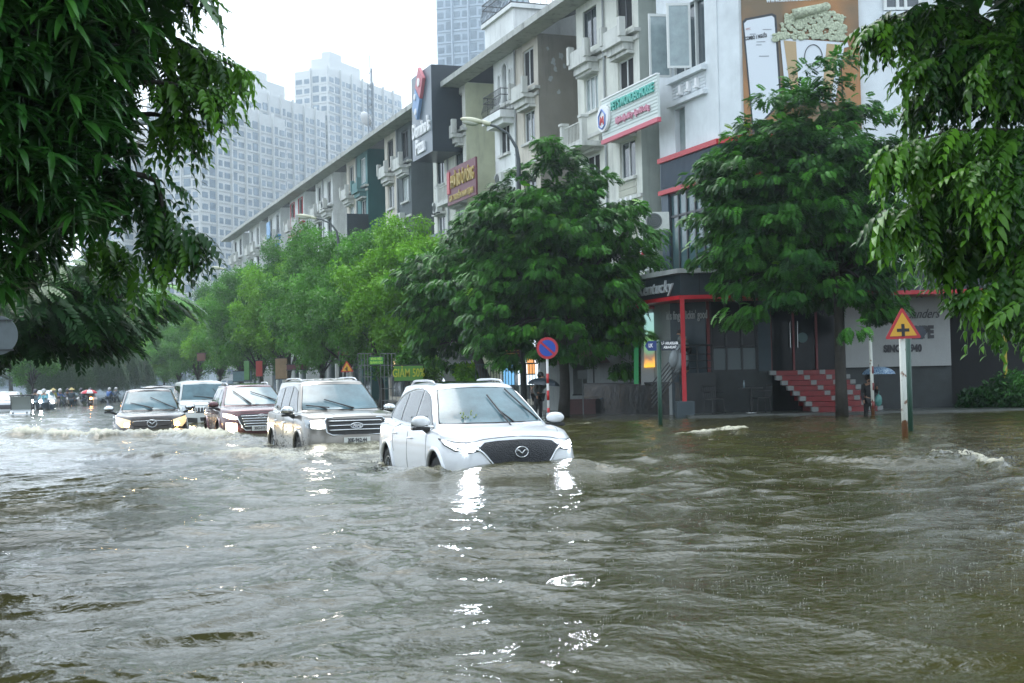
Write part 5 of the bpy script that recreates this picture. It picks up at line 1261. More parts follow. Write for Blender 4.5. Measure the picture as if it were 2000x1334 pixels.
    # wipers raised across the screen
    for P_ in c.get('wipers', []):
        h = [proj(a, b, 'F') for a, b in P_]
        if all(h): 
            q = [x[0]+x[1]*.035 for x in h]; MB().tube([q[0]-Vector((0, 0, .02)), q[1]], .012, 6).tube([q[1]+(q[2]-q[1])*-.9, q[2]], .011, 6).build('wiper', blk, car_)
    # roof: rails, fin, sunroof
    if c.get('rails'):
        for sgn in (1, -1):
            P_ = []
            for i in range(13):
                x = tx-.35-(tx-rx-.75)*i/12; h = proj(x, sgn*(wr-.11), 'T'); 
                if h: P_.append(h[0] + Vector((0, 0, .05*min(1, 3.2*sin(pi*i/12)))))
            MB().tube(P_, .017, 7).build('roof_rail', c['rails'], car_, smooth=True)
    for P_, m_ in c.get('roofp', []): panel('sunroof', P_, 'T', m_, .006, step=.2)
    if c.get('fin'):
        h = proj(c['fin'], 0, 'T')[0]; MB().add([(h.x+.12, 0, h.z-.01), (h.x-.05, .025, h.z-.01), (h.x-.05, -.025, h.z-.01), (h.x-.04, 0, h.z+.07)], [(0,1,3), (0,3,2), (1,2,3)]).build('aerial_fin', pm, car_)
    if c.get('ribs'):
        m_ = MB()
        for y in np.linspace(-wr*.7, wr*.7, 7):
            P_ = []
            for x in np.linspace(tx-.3, rx+.3, 8):
                h = proj(x, y, 'T'); P_.append(h[0])
            m_.tube(P_, .014, 5)
        m_.build('roof_rib', pm, car_, smooth=True)
    if c.get('plate'):
        y, z, wd, ht, tx_ = c['plate']; h = max((proj(y+d_, z, 'F')[0].x for d_ in (-wd/2, 0, wd/2))); o = MB().box(h+.004, h+.02, y-wd/2, y+wd/2, z-ht/2, z+ht/2).build('number_plate', plate_m, car_)
        if tx_: text('plate_lettering', tx_, ht*.86, LETD, o, Matrix.Translation((h+.023, y, z)) @ Matrix.Rotation(pi/2, 4, 'Z') @ Matrix.Rotation(pi/2, 4, 'X'), .002, .86*wd/ht/6.2*1.35, .004)
    # emblem
    if c.get('emblem'):
        kind, y, z, s_ = c['emblem']; h = proj(y, z, 'F'); x = h[0].x+.035
        E_ = lambda a, b: Vector((x, y+a*s_, z+b*s_))
        m_ = MB(); asp = .8 if kind == 'wing' else .62 if kind == 'H' else .42
        m_.tube([E_(cos(a), asp*sin(a)) for a in np.linspace(0, 2*pi, 29)], s_*.10, 7)
        if kind == 'wing':
            m_.tube([E_(-.86, .30), E_(-.45, .28), E_(-.12, -.10), E_(0, -.32)], [s_*.05, s_*.11, s_*.12, s_*.08], 6).tube([E_(.86, .30), E_(.45, .28), E_(.12, -.10), E_(0, -.32)], [s_*.05, s_*.11, s_*.12, s_*.08], 6)
        elif kind == 'H':
            m_.tube([E_(-.5, -.4), E_(-.3, .42)], s_*.1, 6).tube([E_(.3, -.42), E_(.5, .4)], s_*.1, 6).tube([E_(-.42, -.06), E_(0, .06), E_(.42, .06)], s_*.08, 6)
        eo = m_.build('emblem', chrome, car_, smooth=True)
        if kind == 'oval':
            MB().prism([(s_*cos(a), s_*asp*sin(a)) for a in np.linspace(0, 2*pi, 24, endpoint=False)], .01, Matrix.Translation((x-.01, y, z)) @ Matrix.Rotation(pi/2, 4, 'Z') @ Matrix.Rotation(pi/2, 4, 'X')).build('badge', mat('badge_blue', (.02, .03, .07), .3), eo)
            text('badge_lettering', 'Ford', s_*.7, chrome, eo, Matrix.Translation((x+.004, y, z)) @ Matrix.Rotation(pi/2, 4, 'Z') @ Matrix.Rotation(pi/2, 4, 'X'), .004, 1, .002, shear=.3)
    return car_
def carM(x, Y, yaw, sink=0, roll=0):   # nose centre position -> matrix
    return x, Y, yaw, sink
def place(px, Y, yaw_deg, L, sink=0, py=880, bow=1.0, hw=.92):
    yaw = R(yaw_deg); X = (px-1000)/F*Y + 0*py
    X = W(px, py, Y).x
    cxx = X - sin(yaw)*L/2; cyy = Y + cos(yaw)*L/2
    CARS.append((cxx, cyy, yaw, L/2, hw, bow))
    return T(cxx, cyy, -.48-sink, yaw-pi/2)

# --- white SUV
wp = paint('pearl_white', (.74, .76, .78), 0, .3)
gm = mat('grille_mesh', (.010, .012, .016), .4, bump=.8, bscale=60)
d = dict(L=4.9, w=.925, H=1.73, fa=1.50, ra=-1.43, hz=.985, cz=1.135, bz=1.06, cx=1.32, tx=.42, rx=-1.75, bx=-2.2, wg=.80, wr=.625, wr_=.37, round=.50)
d['ws'] = [(-.735, 1.155), (-.40, 1.148), (0, 1.145), (.40, 1.148), (.735, 1.155), (.66, 1.36), (.565, 1.605), (.3, 1.628), (0, 1.633), (-.3, 1.628), (-.565, 1.605), (-.66, 1.36)]
d['sw'] = [[(.93, 1.135), (.35, 1.52), (-.02, 1.60), (-.04, 1.125)], [(-.12, 1.125), (-.10, 1.61), (-.55, 1.605), (-.85, 1.58), (-.95, 1.145)], [(-1.02, 1.15), (-.93, 1.575), (-1.3, 1.52), (-1.62, 1.36), (-1.72, 1.19)]]
d['swtrim'] = [(1.08, 1.10), (.5, 1.46), (.2, 1.575), (-.2, 1.635), (-.8, 1.615), (-1.35, 1.53), (-1.68, 1.38), (-1.80, 1.20), (-1.72, 1.155), (-1.0, 1.115), (0, 1.095), (1.08, 1.10)]
d['doors'] = [[(.98, 1.08), (1.02, .8), (.98, .45), (.9, .28)], [(-.08, 1.10), (-.10, .8), (-.10, .28)], [(-1.02, 1.12), (-1.02, .85), (-.92, .7)], [(.95, .30), (0, .28), (-1.0, .30)]]
d['handles'] = [(.12, .93), (-.88, .97)]
d['hood'] = [[(1.32, .78), (1.75, .73), (2.05, .64)]]
d['hoodfront'] = [(-.80, .935), (-.6, .94), (-.42, .975), (0, 1.0), (.42, .975), (.6, .94), (.80, .935)]
d['front'] = [('grille', [(-.46, .925), (-.3, .945), (0, .955), (.3, .945), (.46, .925), (.54, .86), (.42, .70), (.30, .62), (0, .585), (-.30, .62), (-.42, .70), (-.54, .86)], gm, .012, False, 0),
  ('lower_intake', [(-.55, .47), (.55, .47), (.48, .33), (-.48, .33)], blk, .008, False, 0),
  ('headlight', [(.54, .865), (.66, .90), (.80, .93), (.885, .965), (.875, .90), (.80, .835), (.66, .815), (.56, .83)], lens_lit, .006, True, 0),
  ('lamp_bulb', [(.565, .862), (.62, .892), (.71, .897), (.765, .865), (.72, .832), (.61, .825)], lamp_white, .016, True, 0)]
d['fseams'] = [('grille_chrome', [(-.98+.2, .858), (-.60, .845), (-.50, .80), (-.38, .655), (-.28, .60), (0, .565), (.28, .60), (.38, .655), (.50, .80), (.60, .845), (.78, .858)], chrome, .016, .012, False, 60), ('headlight_edge', [(.54, .865), (.66, .905), (.80, .935), (.895, .972), (.885, .90), (.81, .825), (.66, .805), (.55, .825)], blk, .009, .006, True, 0)]
d['arch_m'] = wp; d['trim_m'] = chrome; d['mirror'] = (1.02, .985, 1.19); d['rails'] = mat('silver_rail', (.5, .52, .54), .3, metal=.6)
d['wipers'] = [[(.28, 1.15), (.14, 1.28), (.08, 1.50)], [(.68, 1.17), (.50, 1.40), (.40, 1.58)]]
d['roofp'] = [([(.15, -.42), (.15, .42), (-.75, .42), (-.75, -.42)], tint_glass)]; d['fin'] = -1.35
d['emblem'] = ('wing', 0, .80, .085)
d['plate'] = None
white_car = car('white_suv', 'pearl white seven-seat SUV with blazing headlights, foremost car in the flood', place(1019, 17.3, 18, 4.9, py=880), d, wp)
stk = mat('sticker_pale', (.35, .5, .4), .5)
bm_ = MB()
for i in range(13):
    a = random.random()*6.28; bm_.ell((1.12+.04*random.random(), -.33+.13*cos(a)*random.random()**.5, 1.22+.10*random.random()), (.012, .012, .014), 6, 4)
bm_.build('dashboard_flowers', mat('flower_yellow', (.25, .32, .12), .6), white_car)

# --- silver bronze SUV
sp_ = paint('silver_bronze', (.23, .215, .19), .7, .28)
e = dict(L=4.9, w=.93, H=1.83, fa=1.52, ra=-1.33, hz=1.10, cz=1.215, bz=1.13, cx=1.30, tx=.48, rx=-2.05, bx=-2.3, wg=.82, wr=.67, wr_=.385, round=.38)
e['ws'] = [(-.75, 1.235), (0, 1.225), (.75, 1.235), (.70, 1.42), (.61, 1.69), (.3, 1.712), (0, 1.716), (-.3, 1.712), (-.61, 1.69), (-.70, 1.42)]
e['sw'] = [[(.92, 1.20), (.45, 1.60), (.0, 1.69), (-.02, 1.19)], [(-.1, 1.19), (-.08, 1.70), (-.85, 1.69), (-.92, 1.20)], [(-1.0, 1.2), (-.95, 1.68), (-1.7, 1.62), (-1.85, 1.28)]]
e['swtrim'] = [(1.05, 1.16), (0, 1.15), (-1.0, 1.165), (-1.9, 1.23)]
e['doors'] = [[(1.0, 1.15), (1.03, .8), (.95, .3)], [(-.06, 1.16), (-.06, .3)], [(-.97, 1.17), (-.97, .85), (-.85, .7)]]
e['handles'] = [(.12, .98), (-.8, 1.0)]; e['handle_m'] = chrome
e['hood'] = [[(1.3, .80), (1.8, .76), (2.1, .66)], [(1.3, .45), (1.8, .40), (2.2, .36)]]
e['hoodfront'] = [(-.86, 1.06), (-.5, 1.095), (0, 1.105), (.5, 1.095), (.86, 1.06)]
e['front'] = [('grille', [(-.50, 1.075), (.50, 1.075), (.55, 1.03), (.52, .83), (.44, .785), (-.44, .785), (-.52, .83), (-.55, 1.03)], blk, .012, False, 0),
  ('bumper_intake', [(-.40, .56), (.40, .56), (.36, .44), (-.36, .44)], blk, .01, False, 0),
  ('skid_plate', [(-.82, .62), (-.44, .57), (-.38, .42), (.38, .42), (.44, .57), (.82, .62), (.78, .46), (.45, .34), (-.45, .34), (-.78, .46)], mat('satin_silver', (.42, .43, .42), .35, metal=.5), .006, False, 0),
  ('fog_recess', [(.50, .585), (.76, .60), (.72, .48), (.50, .46)], blk, .012, True, 0),
  ('headlight', [(.565, 1.05), (.75, 1.055), (.885, 1.07), (.885, .93), (.80, .885), (.565, .885)], lens_m, .008, True, 0),
  ('lamp_bulb', [(.59, 1.03), (.70, 1.035), (.80, 1.03), (.80, .925), (.70, .905), (.59, .91)], lamp_soft, .016, True, 0)]
bars = []
for z in (1.02, .945, .865): bars.append(('grille_bar', [(-.50, z), (0, z+.004), (.50, z)], chrome, .013, .03, False, 12))
bars.append(('grille_frame', [(-.52, 1.08), (.52, 1.08), (.575, 1.03), (.545, .825), (.45, .775), (-.45, .775), (-.545, .825), (-.575, 1.03), (-.52, 1.08)], chrome, .016, .016, False, 0))
e['fseams'] = bars; e['arch_m'] = sp_; e['mirror'] = (1.0, 1.02, 1.235); e['mirror_m'] = chrome; e['rails'] = mat('silver_rail', (0,0,0))
e['wipers'] = [[(.22, 1.24), (-.02, 1.31), (-.30, 1.40)], [(-.30, 1.235), (-.45, 1.27), (-.66, 1.30)]]
e['emblem'] = ('oval', 0, .945, .115); e['plate'] = (0, .675, .50, .115, '30E-962.44'); e['ribs'] = 1
silver_car = car('silver_suv', 'silver-bronze SUV with chrome three-bar grille and white number plate, second in line', place(697, 24.8, 20, 4.9, py=832, bow=.8), e, sp_)
# --- maroon SUV
mp = paint('maroon_paint', (.085, .022, .028), .4, .25)
g = dict(d); g.update(L=4.7, w=.935, H=1.68, fa=1.42, ra=-1.28, hz=1.0, cz=1.13, bz=1.06, cx=1.28, tx=.35, rx=-1.65, bx=-2.1, wg=.81, wr=.63)
g['ws'] = [(-.73, 1.15), (0, 1.14), (.73, 1.15), (.66, 1.34), (.57, 1.56), (.3, 1.58), (0, 1.585), (-.3, 1.58), (-.57, 1.56), (-.66, 1.34)]
g['sw'] = [[(.9, 1.13), (.35, 1.46), (-.02, 1.54), (-.04, 1.125)], [(-.12, 1.125), (-.10, 1.55), (-.85, 1.53), (-.95, 1.145)], [(-1.02, 1.15), (-.93, 1.52), (-1.3, 1.46), (-1.6, 1.3)]]
g['swtrim'] = None; g['doors'] = [[(.95, 1.08), (.98, .5), (.9, .3)], [(-.08, 1.1), (-.1, .3)]]
g['hoodfront'] = [(-.8, .93), (-.4, .975), (0, .985), (.4, .975), (.8, .93)]
g['front'] = [('grille', [(-.45, .93), (.45, .93), (.56, .86), (.44, .60), (.38, .56), (-.38, .56), (-.44, .60), (-.56, .86)], blk, .01, False, 0),
  ('headlight', [(.57, .86), (.70, .93), (.86, .96), (.87, .88), (.75, .82), (.60, .80)], lens_glare, .006, True, 0),
  ('lamp_bulb', [(.60, .865), (.70, .90), (.80, .90), (.80, .87), (.70, .84), (.62, .835)], lamp_soft, .014, True, 0),
  ('fog_housing', [(.58, .72), (.82, .74), (.82, .50), (.58, .48)], lens_glare, .008, True, 0),  # glowing field round the fog lamp, added as its glare
  ('fog_lamp', [(.62, .66), (.69, .70), (.76, .66), (.79, .60), (.73, .53), (.64, .53), (.59, .60)], lamp_hot, .02, True, 0)]
g['fseams'] = [('grille_bar', [(-.48+q*.02, z), (0, z+.004), (.48-q*.02, z)], chrome, .014, .02, False, 12) for q, z in enumerate((.88, .82, .76, .70, .64))] + [('grille_chrome', [(-.58, .88), (-.44, .60), (-.38, .545), (.38, .545), (.44, .60), (.58, .88)], chrome, .014, .012, False, 0)]
g['arch_m'] = mp; g['mirror_m'] = mp; g['wipers'] = [[(-.1, 1.15), (-.26, 1.30), (-.45, 1.47)], [(.62, 1.17), (.3, 1.32), (-.02, 1.44)]]
g['emblem'] = ('H', 0, .875, .085); g['plate'] = (.0, .585, .47, .11, '30G-015.17'); g['fin'] = None; g['mirror'] = (.98, .99, 1.17)
maroon_car = car('maroon_suv', 'dark maroon SUV with glaring fog lamp and horizontal chrome grille, behind the silver-bronze one', place(511, 32.4, 19, 4.7, sink=-.10, py=824, bow=.3), g, mp)
# --- grey pickup
pp_ = paint('dark_grey_paint', (.035, .034, .035), .35, .27)
h = dict(d); h.update(L=5.2, w=.925, H=1.80, fa=1.68, ra=-1.55, hz=1.05, cz=1.20, bz=1.10, cx=1.32, tx=.62, rx=-.9, bx=-1.25, wg=.80, wr=.62, round=.5)
h['ws'] = [(-.72, 1.22), (0, 1.21), (.72, 1.22), (.66, 1.42), (.57, 1.67), (.3, 1.695), (0, 1.70), (-.3, 1.695), (-.57, 1.67), (-.66, 1.42)]
h['sw'] = [[(.95, 1.19), (.5, 1.56), (.15, 1.66), (.13, 1.18)], [(.05, 1.18), (.07, 1.66), (-.6, 1.64), (-.75, 1.2)]]
h['swtrim'] = None; h['doors'] = [[(1.0, 1.12), (1.02, .5), (.95, .3)], [(.08, 1.14), (.08, .3)], [(-.85, 1.14), (-.9, .3)]]; h['handles'] = [(.25, 1.0), (-.7, 1.0)]; h['handle_m'] = chrome
h['hoodfront'] = [(-.85, .99), (-.45, 1.03), (0, 1.045), (.45, 1.03), (.85, .99)]
h['front'] = [('grille', [(-.50, 1.0), (0, 1.02), (.50, 1.0), (.54, .90), (.44, .76), (.25, .69), (-.25, .69), (-.44, .76), (-.54, .90)], mat('grille_brown', (.03, .022, .018), .45), .012, False, 0),
  ('headlight', [(.53, .96), (.70, 1.01), (.88, 1.06), (.885, .90), (.76, .78), (.56, .80)], lens_halo, .006, True, 0),
  ('lamp_bulb', [(.57, .86), (.61, .90), (.66, .90), (.69, .86), (.67, .82), (.62, .80), (.58, .82)], lamp_warm, .02, True, 0)]
h['fseams'] = [('grille_bar', [(-.48, .93), (0, .945), (.48, .93)], chrome, .01, .02, False, 12), ('grille_bar', [(-.46, .83), (0, .82), (.46, .83)], mat('grille_brown', (0,0,0)), .014, .02, False, 12)]
h['arch_m'] = pp_; h['mirror'] = (1.0, 1.06, 1.26); h['mirror_m'] = chrome; h['rails'] = None; h['roofp'] = []; h['fin'] = None
h['wipers'] = [[(.05, 1.23), (-.2, 1.31), (-.5, 1.38)], [(.66, 1.24), (.35, 1.36), (.02, 1.52)]]
h['emblem'] = ('wing', 0, .88, .12); h['plate'] = None
pickup = car('grey_pickup', 'dark grey pickup with warm yellow lamps, leftmost of the large cars in line', place(297, 34.5, 17, 5.2, sink=.08, py=822, bow=.8), h, pp_)
MB().box(-2.55, -1.3, -.80, .80, 1.0, 1.12).build('cargo_cover', blk, pickup)
# --- white van
vp = paint('van_white', (.50, .52, .50), 0, .35)
v_ = dict(L=4.4, w=.85, H=1.93, fa=1.55, ra=-1.35, hz=1.10, cz=1.26, bz=1.16, cx=1.55, tx=1.12, rx=-2.0, bx=-2.15, wg=.80, wr=.70, wr_=.33, round=.36)
v_['ws'] = [(-.73, 1.29), (0, 1.28), (.73, 1.29), (.69, 1.5), (.64, 1.78), (0, 1.80), (-.64, 1.78), (-.69, 1.5)]
v_['sw'] = [[(1.15, 1.25), (1.0, 1.72), (.4, 1.76), (.4, 1.24)], [(.3, 1.24), (.3, 1.76), (-.6, 1.76), (-.6, 1.24)], [(-.7, 1.24), (-.7, 1.76), (-1.6, 1.72), (-1.6, 1.26)]]
v_['front'] = [('grille', [(-.36, 1.03), (.36, 1.03), (.34, .86), (-.34, .86)], blk, .012, False, 0),
  ('bumper_intake', [(.30, .70), (.62, .72), (.60, .56), (.30, .54)], blk, .01, True, 0), ('bumper_intake', [(-.22, .72), (.22, .72), (.2, .60), (-.2, .60)], blk, .01, False, 0),
  ('headlight', [(.40, 1.03), (.76, 1.06), (.76, .90), (.42, .86)], lens_m, .008, True, 0), ('lamp_bulb', [(.44, .99), (.56, 1.0), (.56, .90), (.44, .90)], lamp_warm, .016, True, 0)]
v_['fseams'] = [('grille_bar', [(y, 1.02), (y, .87)], chrome, .014, .02, False, 4) for y in np.linspace(-.3, .3, 7)]
v_['hoodfront'] = [(-.7, 1.08), (0, 1.10), (.7, 1.08)]; v_['arch_m'] = vp; v_['mirror'] = (1.25, .97, 1.32); v_['ribs'] = 1; v_['wipers'] = [[(.3, 1.3), (-.0, 1.36), (-.35, 1.4)], [(.62, 1.31), (.45, 1.45), (.30, 1.62)]]
van = car('white_van', 'boxy white people carrier with ribbed roof, between the grey pickup and the maroon SUV', place(404, 43.5, 19, 4.4, py=800, bow=.4), v_, vp)
h2 = dict(h); h2.update(L=4.5, fa=1.4, ra=-1.25, cx=1.1, tx=.35, rx=-1.5, bx=-1.9, rails=None); h2['sw'] = [[(.75, 1.19), (.3, 1.56), (-.05, 1.66), (-.07, 1.18)], [(-.15, 1.18), (-.13, 1.66), (-.8, 1.64), (-.95, 1.2)]]
h2['doors'] = []; h2['emblem'] = None
bc = car('dark_car', 'dark car of which only the roof shows between the pickup and the white van', place(322, 50, 20, 4.5, py=800, bow=.2), h2, pp_)
# --- small far cars in the left distance
wfar = paint('far_white', (.55, .58, .60), 0, .3)
f1 = dict(g); f1['wipers'] = []; f1['fseams'] = []; f1['emblem'] = None; f1['plate'] = None; f1['doors'] = []; f1['rails'] = None; f1['arch_m'] = None; f1['handles'] = []; f1['hood'] = []
f1['front'] = [('grille', [(-.4, .9), (.4, .9), (.35, .65), (-.35, .65)], blk, .01, False, 0), ('lamp_bulb', [(.55, .86), (.65, .92), (.78, .9), (.78, .80), (.65, .78)], mat('lamp_far', (1,1,1), .3, emit=(.9, .95, 1), es=60), .016, True, 0)]
car('white_car', 'far white car with lit lamps just behind the flooded buggy', place(82, 93, 15, 4.7, py=775, bow=.2), f1, wfar)
car('white_car', 'far white car with lit lamps cut by the left edge of the picture', place(8, 76, 15, 4.7, py=780, bow=.2), f1, wfar)
# electric buggy
bg_ = thing('electric_buggy', 'small white open buggy with dark windscreen and roof canopy, half under water far left', 'buggy', T(W(42, 790, 66).x, 66, -.35, R(-75)) @ Matrix.Scale(.8, 4))
m = MB(); m.prism([(-.0, .25), (-.05, .62), (.15, .80), (.75, .72), (1.15, .55), (1.2, .25)], 1.2, Matrix.Translation((0, .6, 0)) @ Matrix.Rotation(pi/2, 4, 'X')).build('body', wfar, bg_, bevel=.06)
MB().box(-1.5, .35, -.68, .68, 1.62, 1.70).build('roof', blk, bg_, bevel=.03)
m = MB()
for y in (-.6, .6): m.bar((.05, y, .6), (.3, y, 1.64), .05).bar((-1.4, y, .3), (-1.4, y, 1.64), .05)
m.build('roof_post', blk, bg_); MB().add([(.08, -.58, .75), (.08, .58, .75), (.29, .58, 1.6), (.29, -.58, 1.6)], [(0,1,2,3)]).build('windscreen', mat('buggy_screen', (.2, .22, .2), .1), bg_)
MB().box(-1.5, 0, -.6, .6, .2, .5).build('seat', blk, bg_, bevel=.04)
for x in (.8, -1.1):
    for y in (-.55, .55): MB().disc(.26, .16, Matrix.Translation((x, y-.08, .26)) @ Matrix.Rotation(-pi/2, 4, 'X')).build('wheel', rubber, bg_)
MB().ell((1.12, .4, .62), .07).ell((1.12, -.4, .62), .07).build('headlight', lens_m, bg_)
# ============================================================ street furniture
pole_m = mat('lamp_pole', (.05, .06, .065), .45); head_m = mat('lamp_head', (.50, .50, .36), .4)
for (hx, hy, tx_, ty_, Yl_, lab) in ((925, 240, 1012, 288, 43, 'street lamp with pale yellow head above the big feathery tree, nearest of the three'), (597, 425, 660, 452, 67.6, 'street lamp with pale yellow head in front of the white townhouses, middle one'), (425, 525, 466, 556, 96, 'street lamp farthest left, against the towers')):
    h = W(hx, hy, Yl_); b = W(tx_, ty_, Yl_); t = thing('street_lamp', lab, 'street lamp', T(b.x, b.y), 'curved street lamps')
    d = (h-Vector((b.x, b.y, 0))); zt = b.z
    P_ = [(0, 0, -.3), (0, 0, zt*.5), (0, 0, zt-.4), (d.x*.04, d.y*.04, zt), (d.x*.22, 0, zt+.55*(h.z-zt)), (d.x*.5, 0, zt+.85*(h.z-zt)), (d.x*.86, 0, h.z)]
    MB().tube(P_, [.10, .085, .07, .055, .045, .04, .035], 9).build('pole', pole_m, t, smooth=True)
    hd = MB(); Mh = Matrix.Translation((d.x, 0, h.z+.02)) @ Matrix.Rotation(R(10), 4, 'Y')
    for q in (-1,):
        hd.ell((-.05, 0, .05), (.40, .13, .10), 16, 10, Mh); hd.tube([Mh @ Vector((.28, 0, .05)), Mh @ Vector((.55, 0, .02))], [.08, .07], 10)
    ho = hd.build('lamp_head', head_m, t, smooth=True); MB().ell((-.1, 0, -.02), (.28, .11, .11), 14, 8, Mh).build('lamp_glass', mat('lamp_glass', (.42, .44, .36), .15), ho, smooth=True)
# warning triangles
tri_red = mat('sign_red', (.40, .015, .025), .4); tri_yel = mat('sign_yellow', (.62, .33, .02), .4); sign_blk = mat('sign_ink', (.012, .012, .015), .5)
rust = bpy.data.materials.new('rusty_white_pole'); rust.use_nodes = True; t_ = rust.node_tree; b_ = t_.nodes['Principled BSDF']; g_ = t_.nodes.new('ShaderNodeNewGeometry'); n_ = t_.nodes.new('ShaderNodeTexNoise'); n_.inputs['Scale'].default_value = 7; n_.inputs['Detail'].default_value = 8
sp2 = t_.nodes.new('ShaderNodeSeparateXYZ'); mr_ = t_.nodes.new('ShaderNodeMapRange'); mr_.inputs[1].default_value = .36; mr_.inputs[2].default_value = .2; mr_.inputs[3].default_value = 0; mr_.inputs[4].default_value = .35
t_.links.new(g_.outputs['Position'], n_.inputs['Vector']); t_.links.new(g_.outputs['Position'], sp2.inputs[0]); t_.links.new(sp2.outputs['Z'], mr_.inputs[0])
ad_ = t_.nodes.new('ShaderNodeMath'); t_.links.new(n_.outputs['Fac'], ad_.inputs[0]); t_.links.new(mr_.outputs[0], ad_.inputs[1]); cr = t_.nodes.new('ShaderNodeValToRGB'); cr.color_ramp.elements[0].position = .60; cr.color_ramp.elements[0].color = (.50, .52, .47, 1); cr.color_ramp.elements[1].position = .66; cr.color_ramp.elements[1].color = (.14, .055, .018, 1)
t_.links.new(ad_.outputs[0], cr.inputs[0]); t_.links.new(cr.outputs[0], b_.inputs['Base Color']); b_.inputs['Roughness'].default_value = .6
def rtri(s, r=.08):
    out = []
    for k in range(3):
        a = pi/2+k*2*pi/3; c_ = ((s-2*r)*cos(a)/1.0, (s-2*r)*sin(a)); out += [(c_[0]+r*cos(a+q), c_[1]+r*sin(a+q)) for q in (-1.0, -.5, 0, .5, 1.0)]
    return out
def warn(px, py, Y, s, top, label, kind, base, m_pole, r, group=None, lean=0):
    v = W(px, py, Y); b = W(base[0], base[1], Y); t = thing('warning_sign', label, 'road sign', T(b.x, b.y))
    MB().tube([(0, 0, -.7), (v.x-b.x, 0, v.z-s*.2)], r, 14).build('post', m_pole, t, smooth=True)
    Mx = Matrix.Translation((v.x-b.x, -r-.01, v.z)) @ Matrix.Rotation(R(-1.2), 4, 'Y') @ Matrix.Rotation(pi/2, 4, 'X')
    pl_ = MB().prism(rtri(s, s*.07), .012, Mx).build('red_plate', tri_red, t)
    MB().prism(rtri(s*.74, s*.02), .006, Mx @ Matrix.Translation((0, 0, .013))).build('yellow_face', tri_yel, pl_)
    q = s*.29; wd = s*.075; m = MB(); Mz = Mx @ Matrix.Translation((0, -s*.10, .02))
    m.box(-wd, wd, -q, q, 0, .004, Mz)
    if kind == '+': m.box(-q, -wd-.001, -wd, wd, 0, .004, Mz).box(wd+.001, q, -wd, wd, 0, .004, Mz)
    else: m.box(-q, -wd-.001, -wd, wd, 0, .004, Mz)
    m.build('symbol', sign_blk, pl_)
    return t
warn(1761, 641, 25, .40, 0, 'triangular crossroads warning sign on a rusty white post standing in the water', '+', (1768, 850), rust, .058)
warn(678, 719, 52, .30, 0, 'small yellow triangular side-road warning sign above the silver-bronze SUV', 'T', (680, 800), mat('grey_post', (.2, .22, .22), .5), .04)
# green name posts
gpost = mat('green_post', (.012, .055, .035), .4)
def namepost(label, px, Y, ytop, plates, xb=None):
    b = W(px, 830, Y); zt = W(px, ytop, Y).z; t = thing('name_post', label, 'street name post', T(b.x, b.y), 'green street-name posts')
    MB().tube([(0, 0, -.6), (0, 0, zt)], .055, 12).ell((0, 0, zt), .06).build('post', gpost, t, smooth=True)
    for (x0, x1, z0, z1, m_, tip, lines) in plates:
        ti = .09 if tip > 0 else -.09
        P_ = [(x0, z0), (x1-ti if tip > 0 else x1, z0), (x1, (z0+z1)/2), (x1-ti if tip > 0 else x1, z1), (x0, z1)] if tip > 0 else [(x1, z0), (x0-ti, z0), (x0, (z0+z1)/2), (x0-ti, z1), (x1, z1)]
        if tip < 0: P_ = [(x1, z0), (x1, z1), (x0+.09, z1), (x0, (z0+z1)/2), (x0+.09, z0)]
        p_ = MB().prism(P_, .03, Matrix.Translation((0, -.055, zt)) @ Matrix.Rotation(pi/2, 4, 'X')).build('name_plate', m_, t)
        for (tx, zz, sz) in lines: text('lettering', tx, sz, LET, p_, XZ((x0+x1)/2, -.09, zt+zz), .004, .7, .004)
    return t
navy = mat('plate_blue', (.012, .035, .16), .4); navydk = mat('plate_dark', (.012, .018, .03), .4)
namepost('green street-name post with a blue plate pointing left and a dark plate pointing right', 1290, 34, 668, [(-.36, -.06, -.22, .03, navy, -1, [('LK', -.09, .13)]), (.06, .50, -.22, .03, navydk, 1, [('LÔ A33,A35,A36', -.04, .085), ('A28,A42,A47', -.14, .085)])])
namepost('green street-name post with a black plate, directly behind the crossroads warning sign', 1778, 26.6, 626, [(.06, .36, -.38, -.12, navydk, 1, [])])
# no parking sign
v = W(1069, 680, 38); b = W(1071, 800, 38); t = thing('no_parking_sign', 'round blue no-parking sign with red border and slash on a red and white post', 'road sign', T(b.x, b.y))
for i in range(13):
    z0 = -.5+i*.21; z1 = z0+.21
    if z0 > v.z-.25: break
MB().tube([(0, 0, -.5), (0, 0, v.z-.2)], .035, 10).build('post', mat('post_white', (.6, .6, .58), .4), t, smooth=True)
for z0 in (.12, .62, 1.10): MB().tube([(0, 0, z0+.02), (0, 0, z0+.30)], .038, 10).build('red_band', mat('post_red', (.45, .02, .02), .4), t, smooth=True)
Mx = Matrix.Translation((v.x-b.x, -.05, v.z)) @ Matrix.Rotation(pi/2, 4, 'X')
pl_ = MB().disc(.31, .012, Mx, 40).build('red_plate', mat('np_red', (.42, .02, .03), .4), t); MB().disc(.235, .006, Mx @ Matrix.Translation((0, 0, .013)), 40).build('blue_face', mat('np_blue', (.012, .06, .36), .4), pl_)
MB().box(-.235, .235, -.03, .03, 0, .004, Mx @ Matrix.Translation((0, 0, .02)) @ Matrix.Rotation(R(-42), 4, 'Z')).build('slash', mat('np_red', (0,0,0)), pl_)
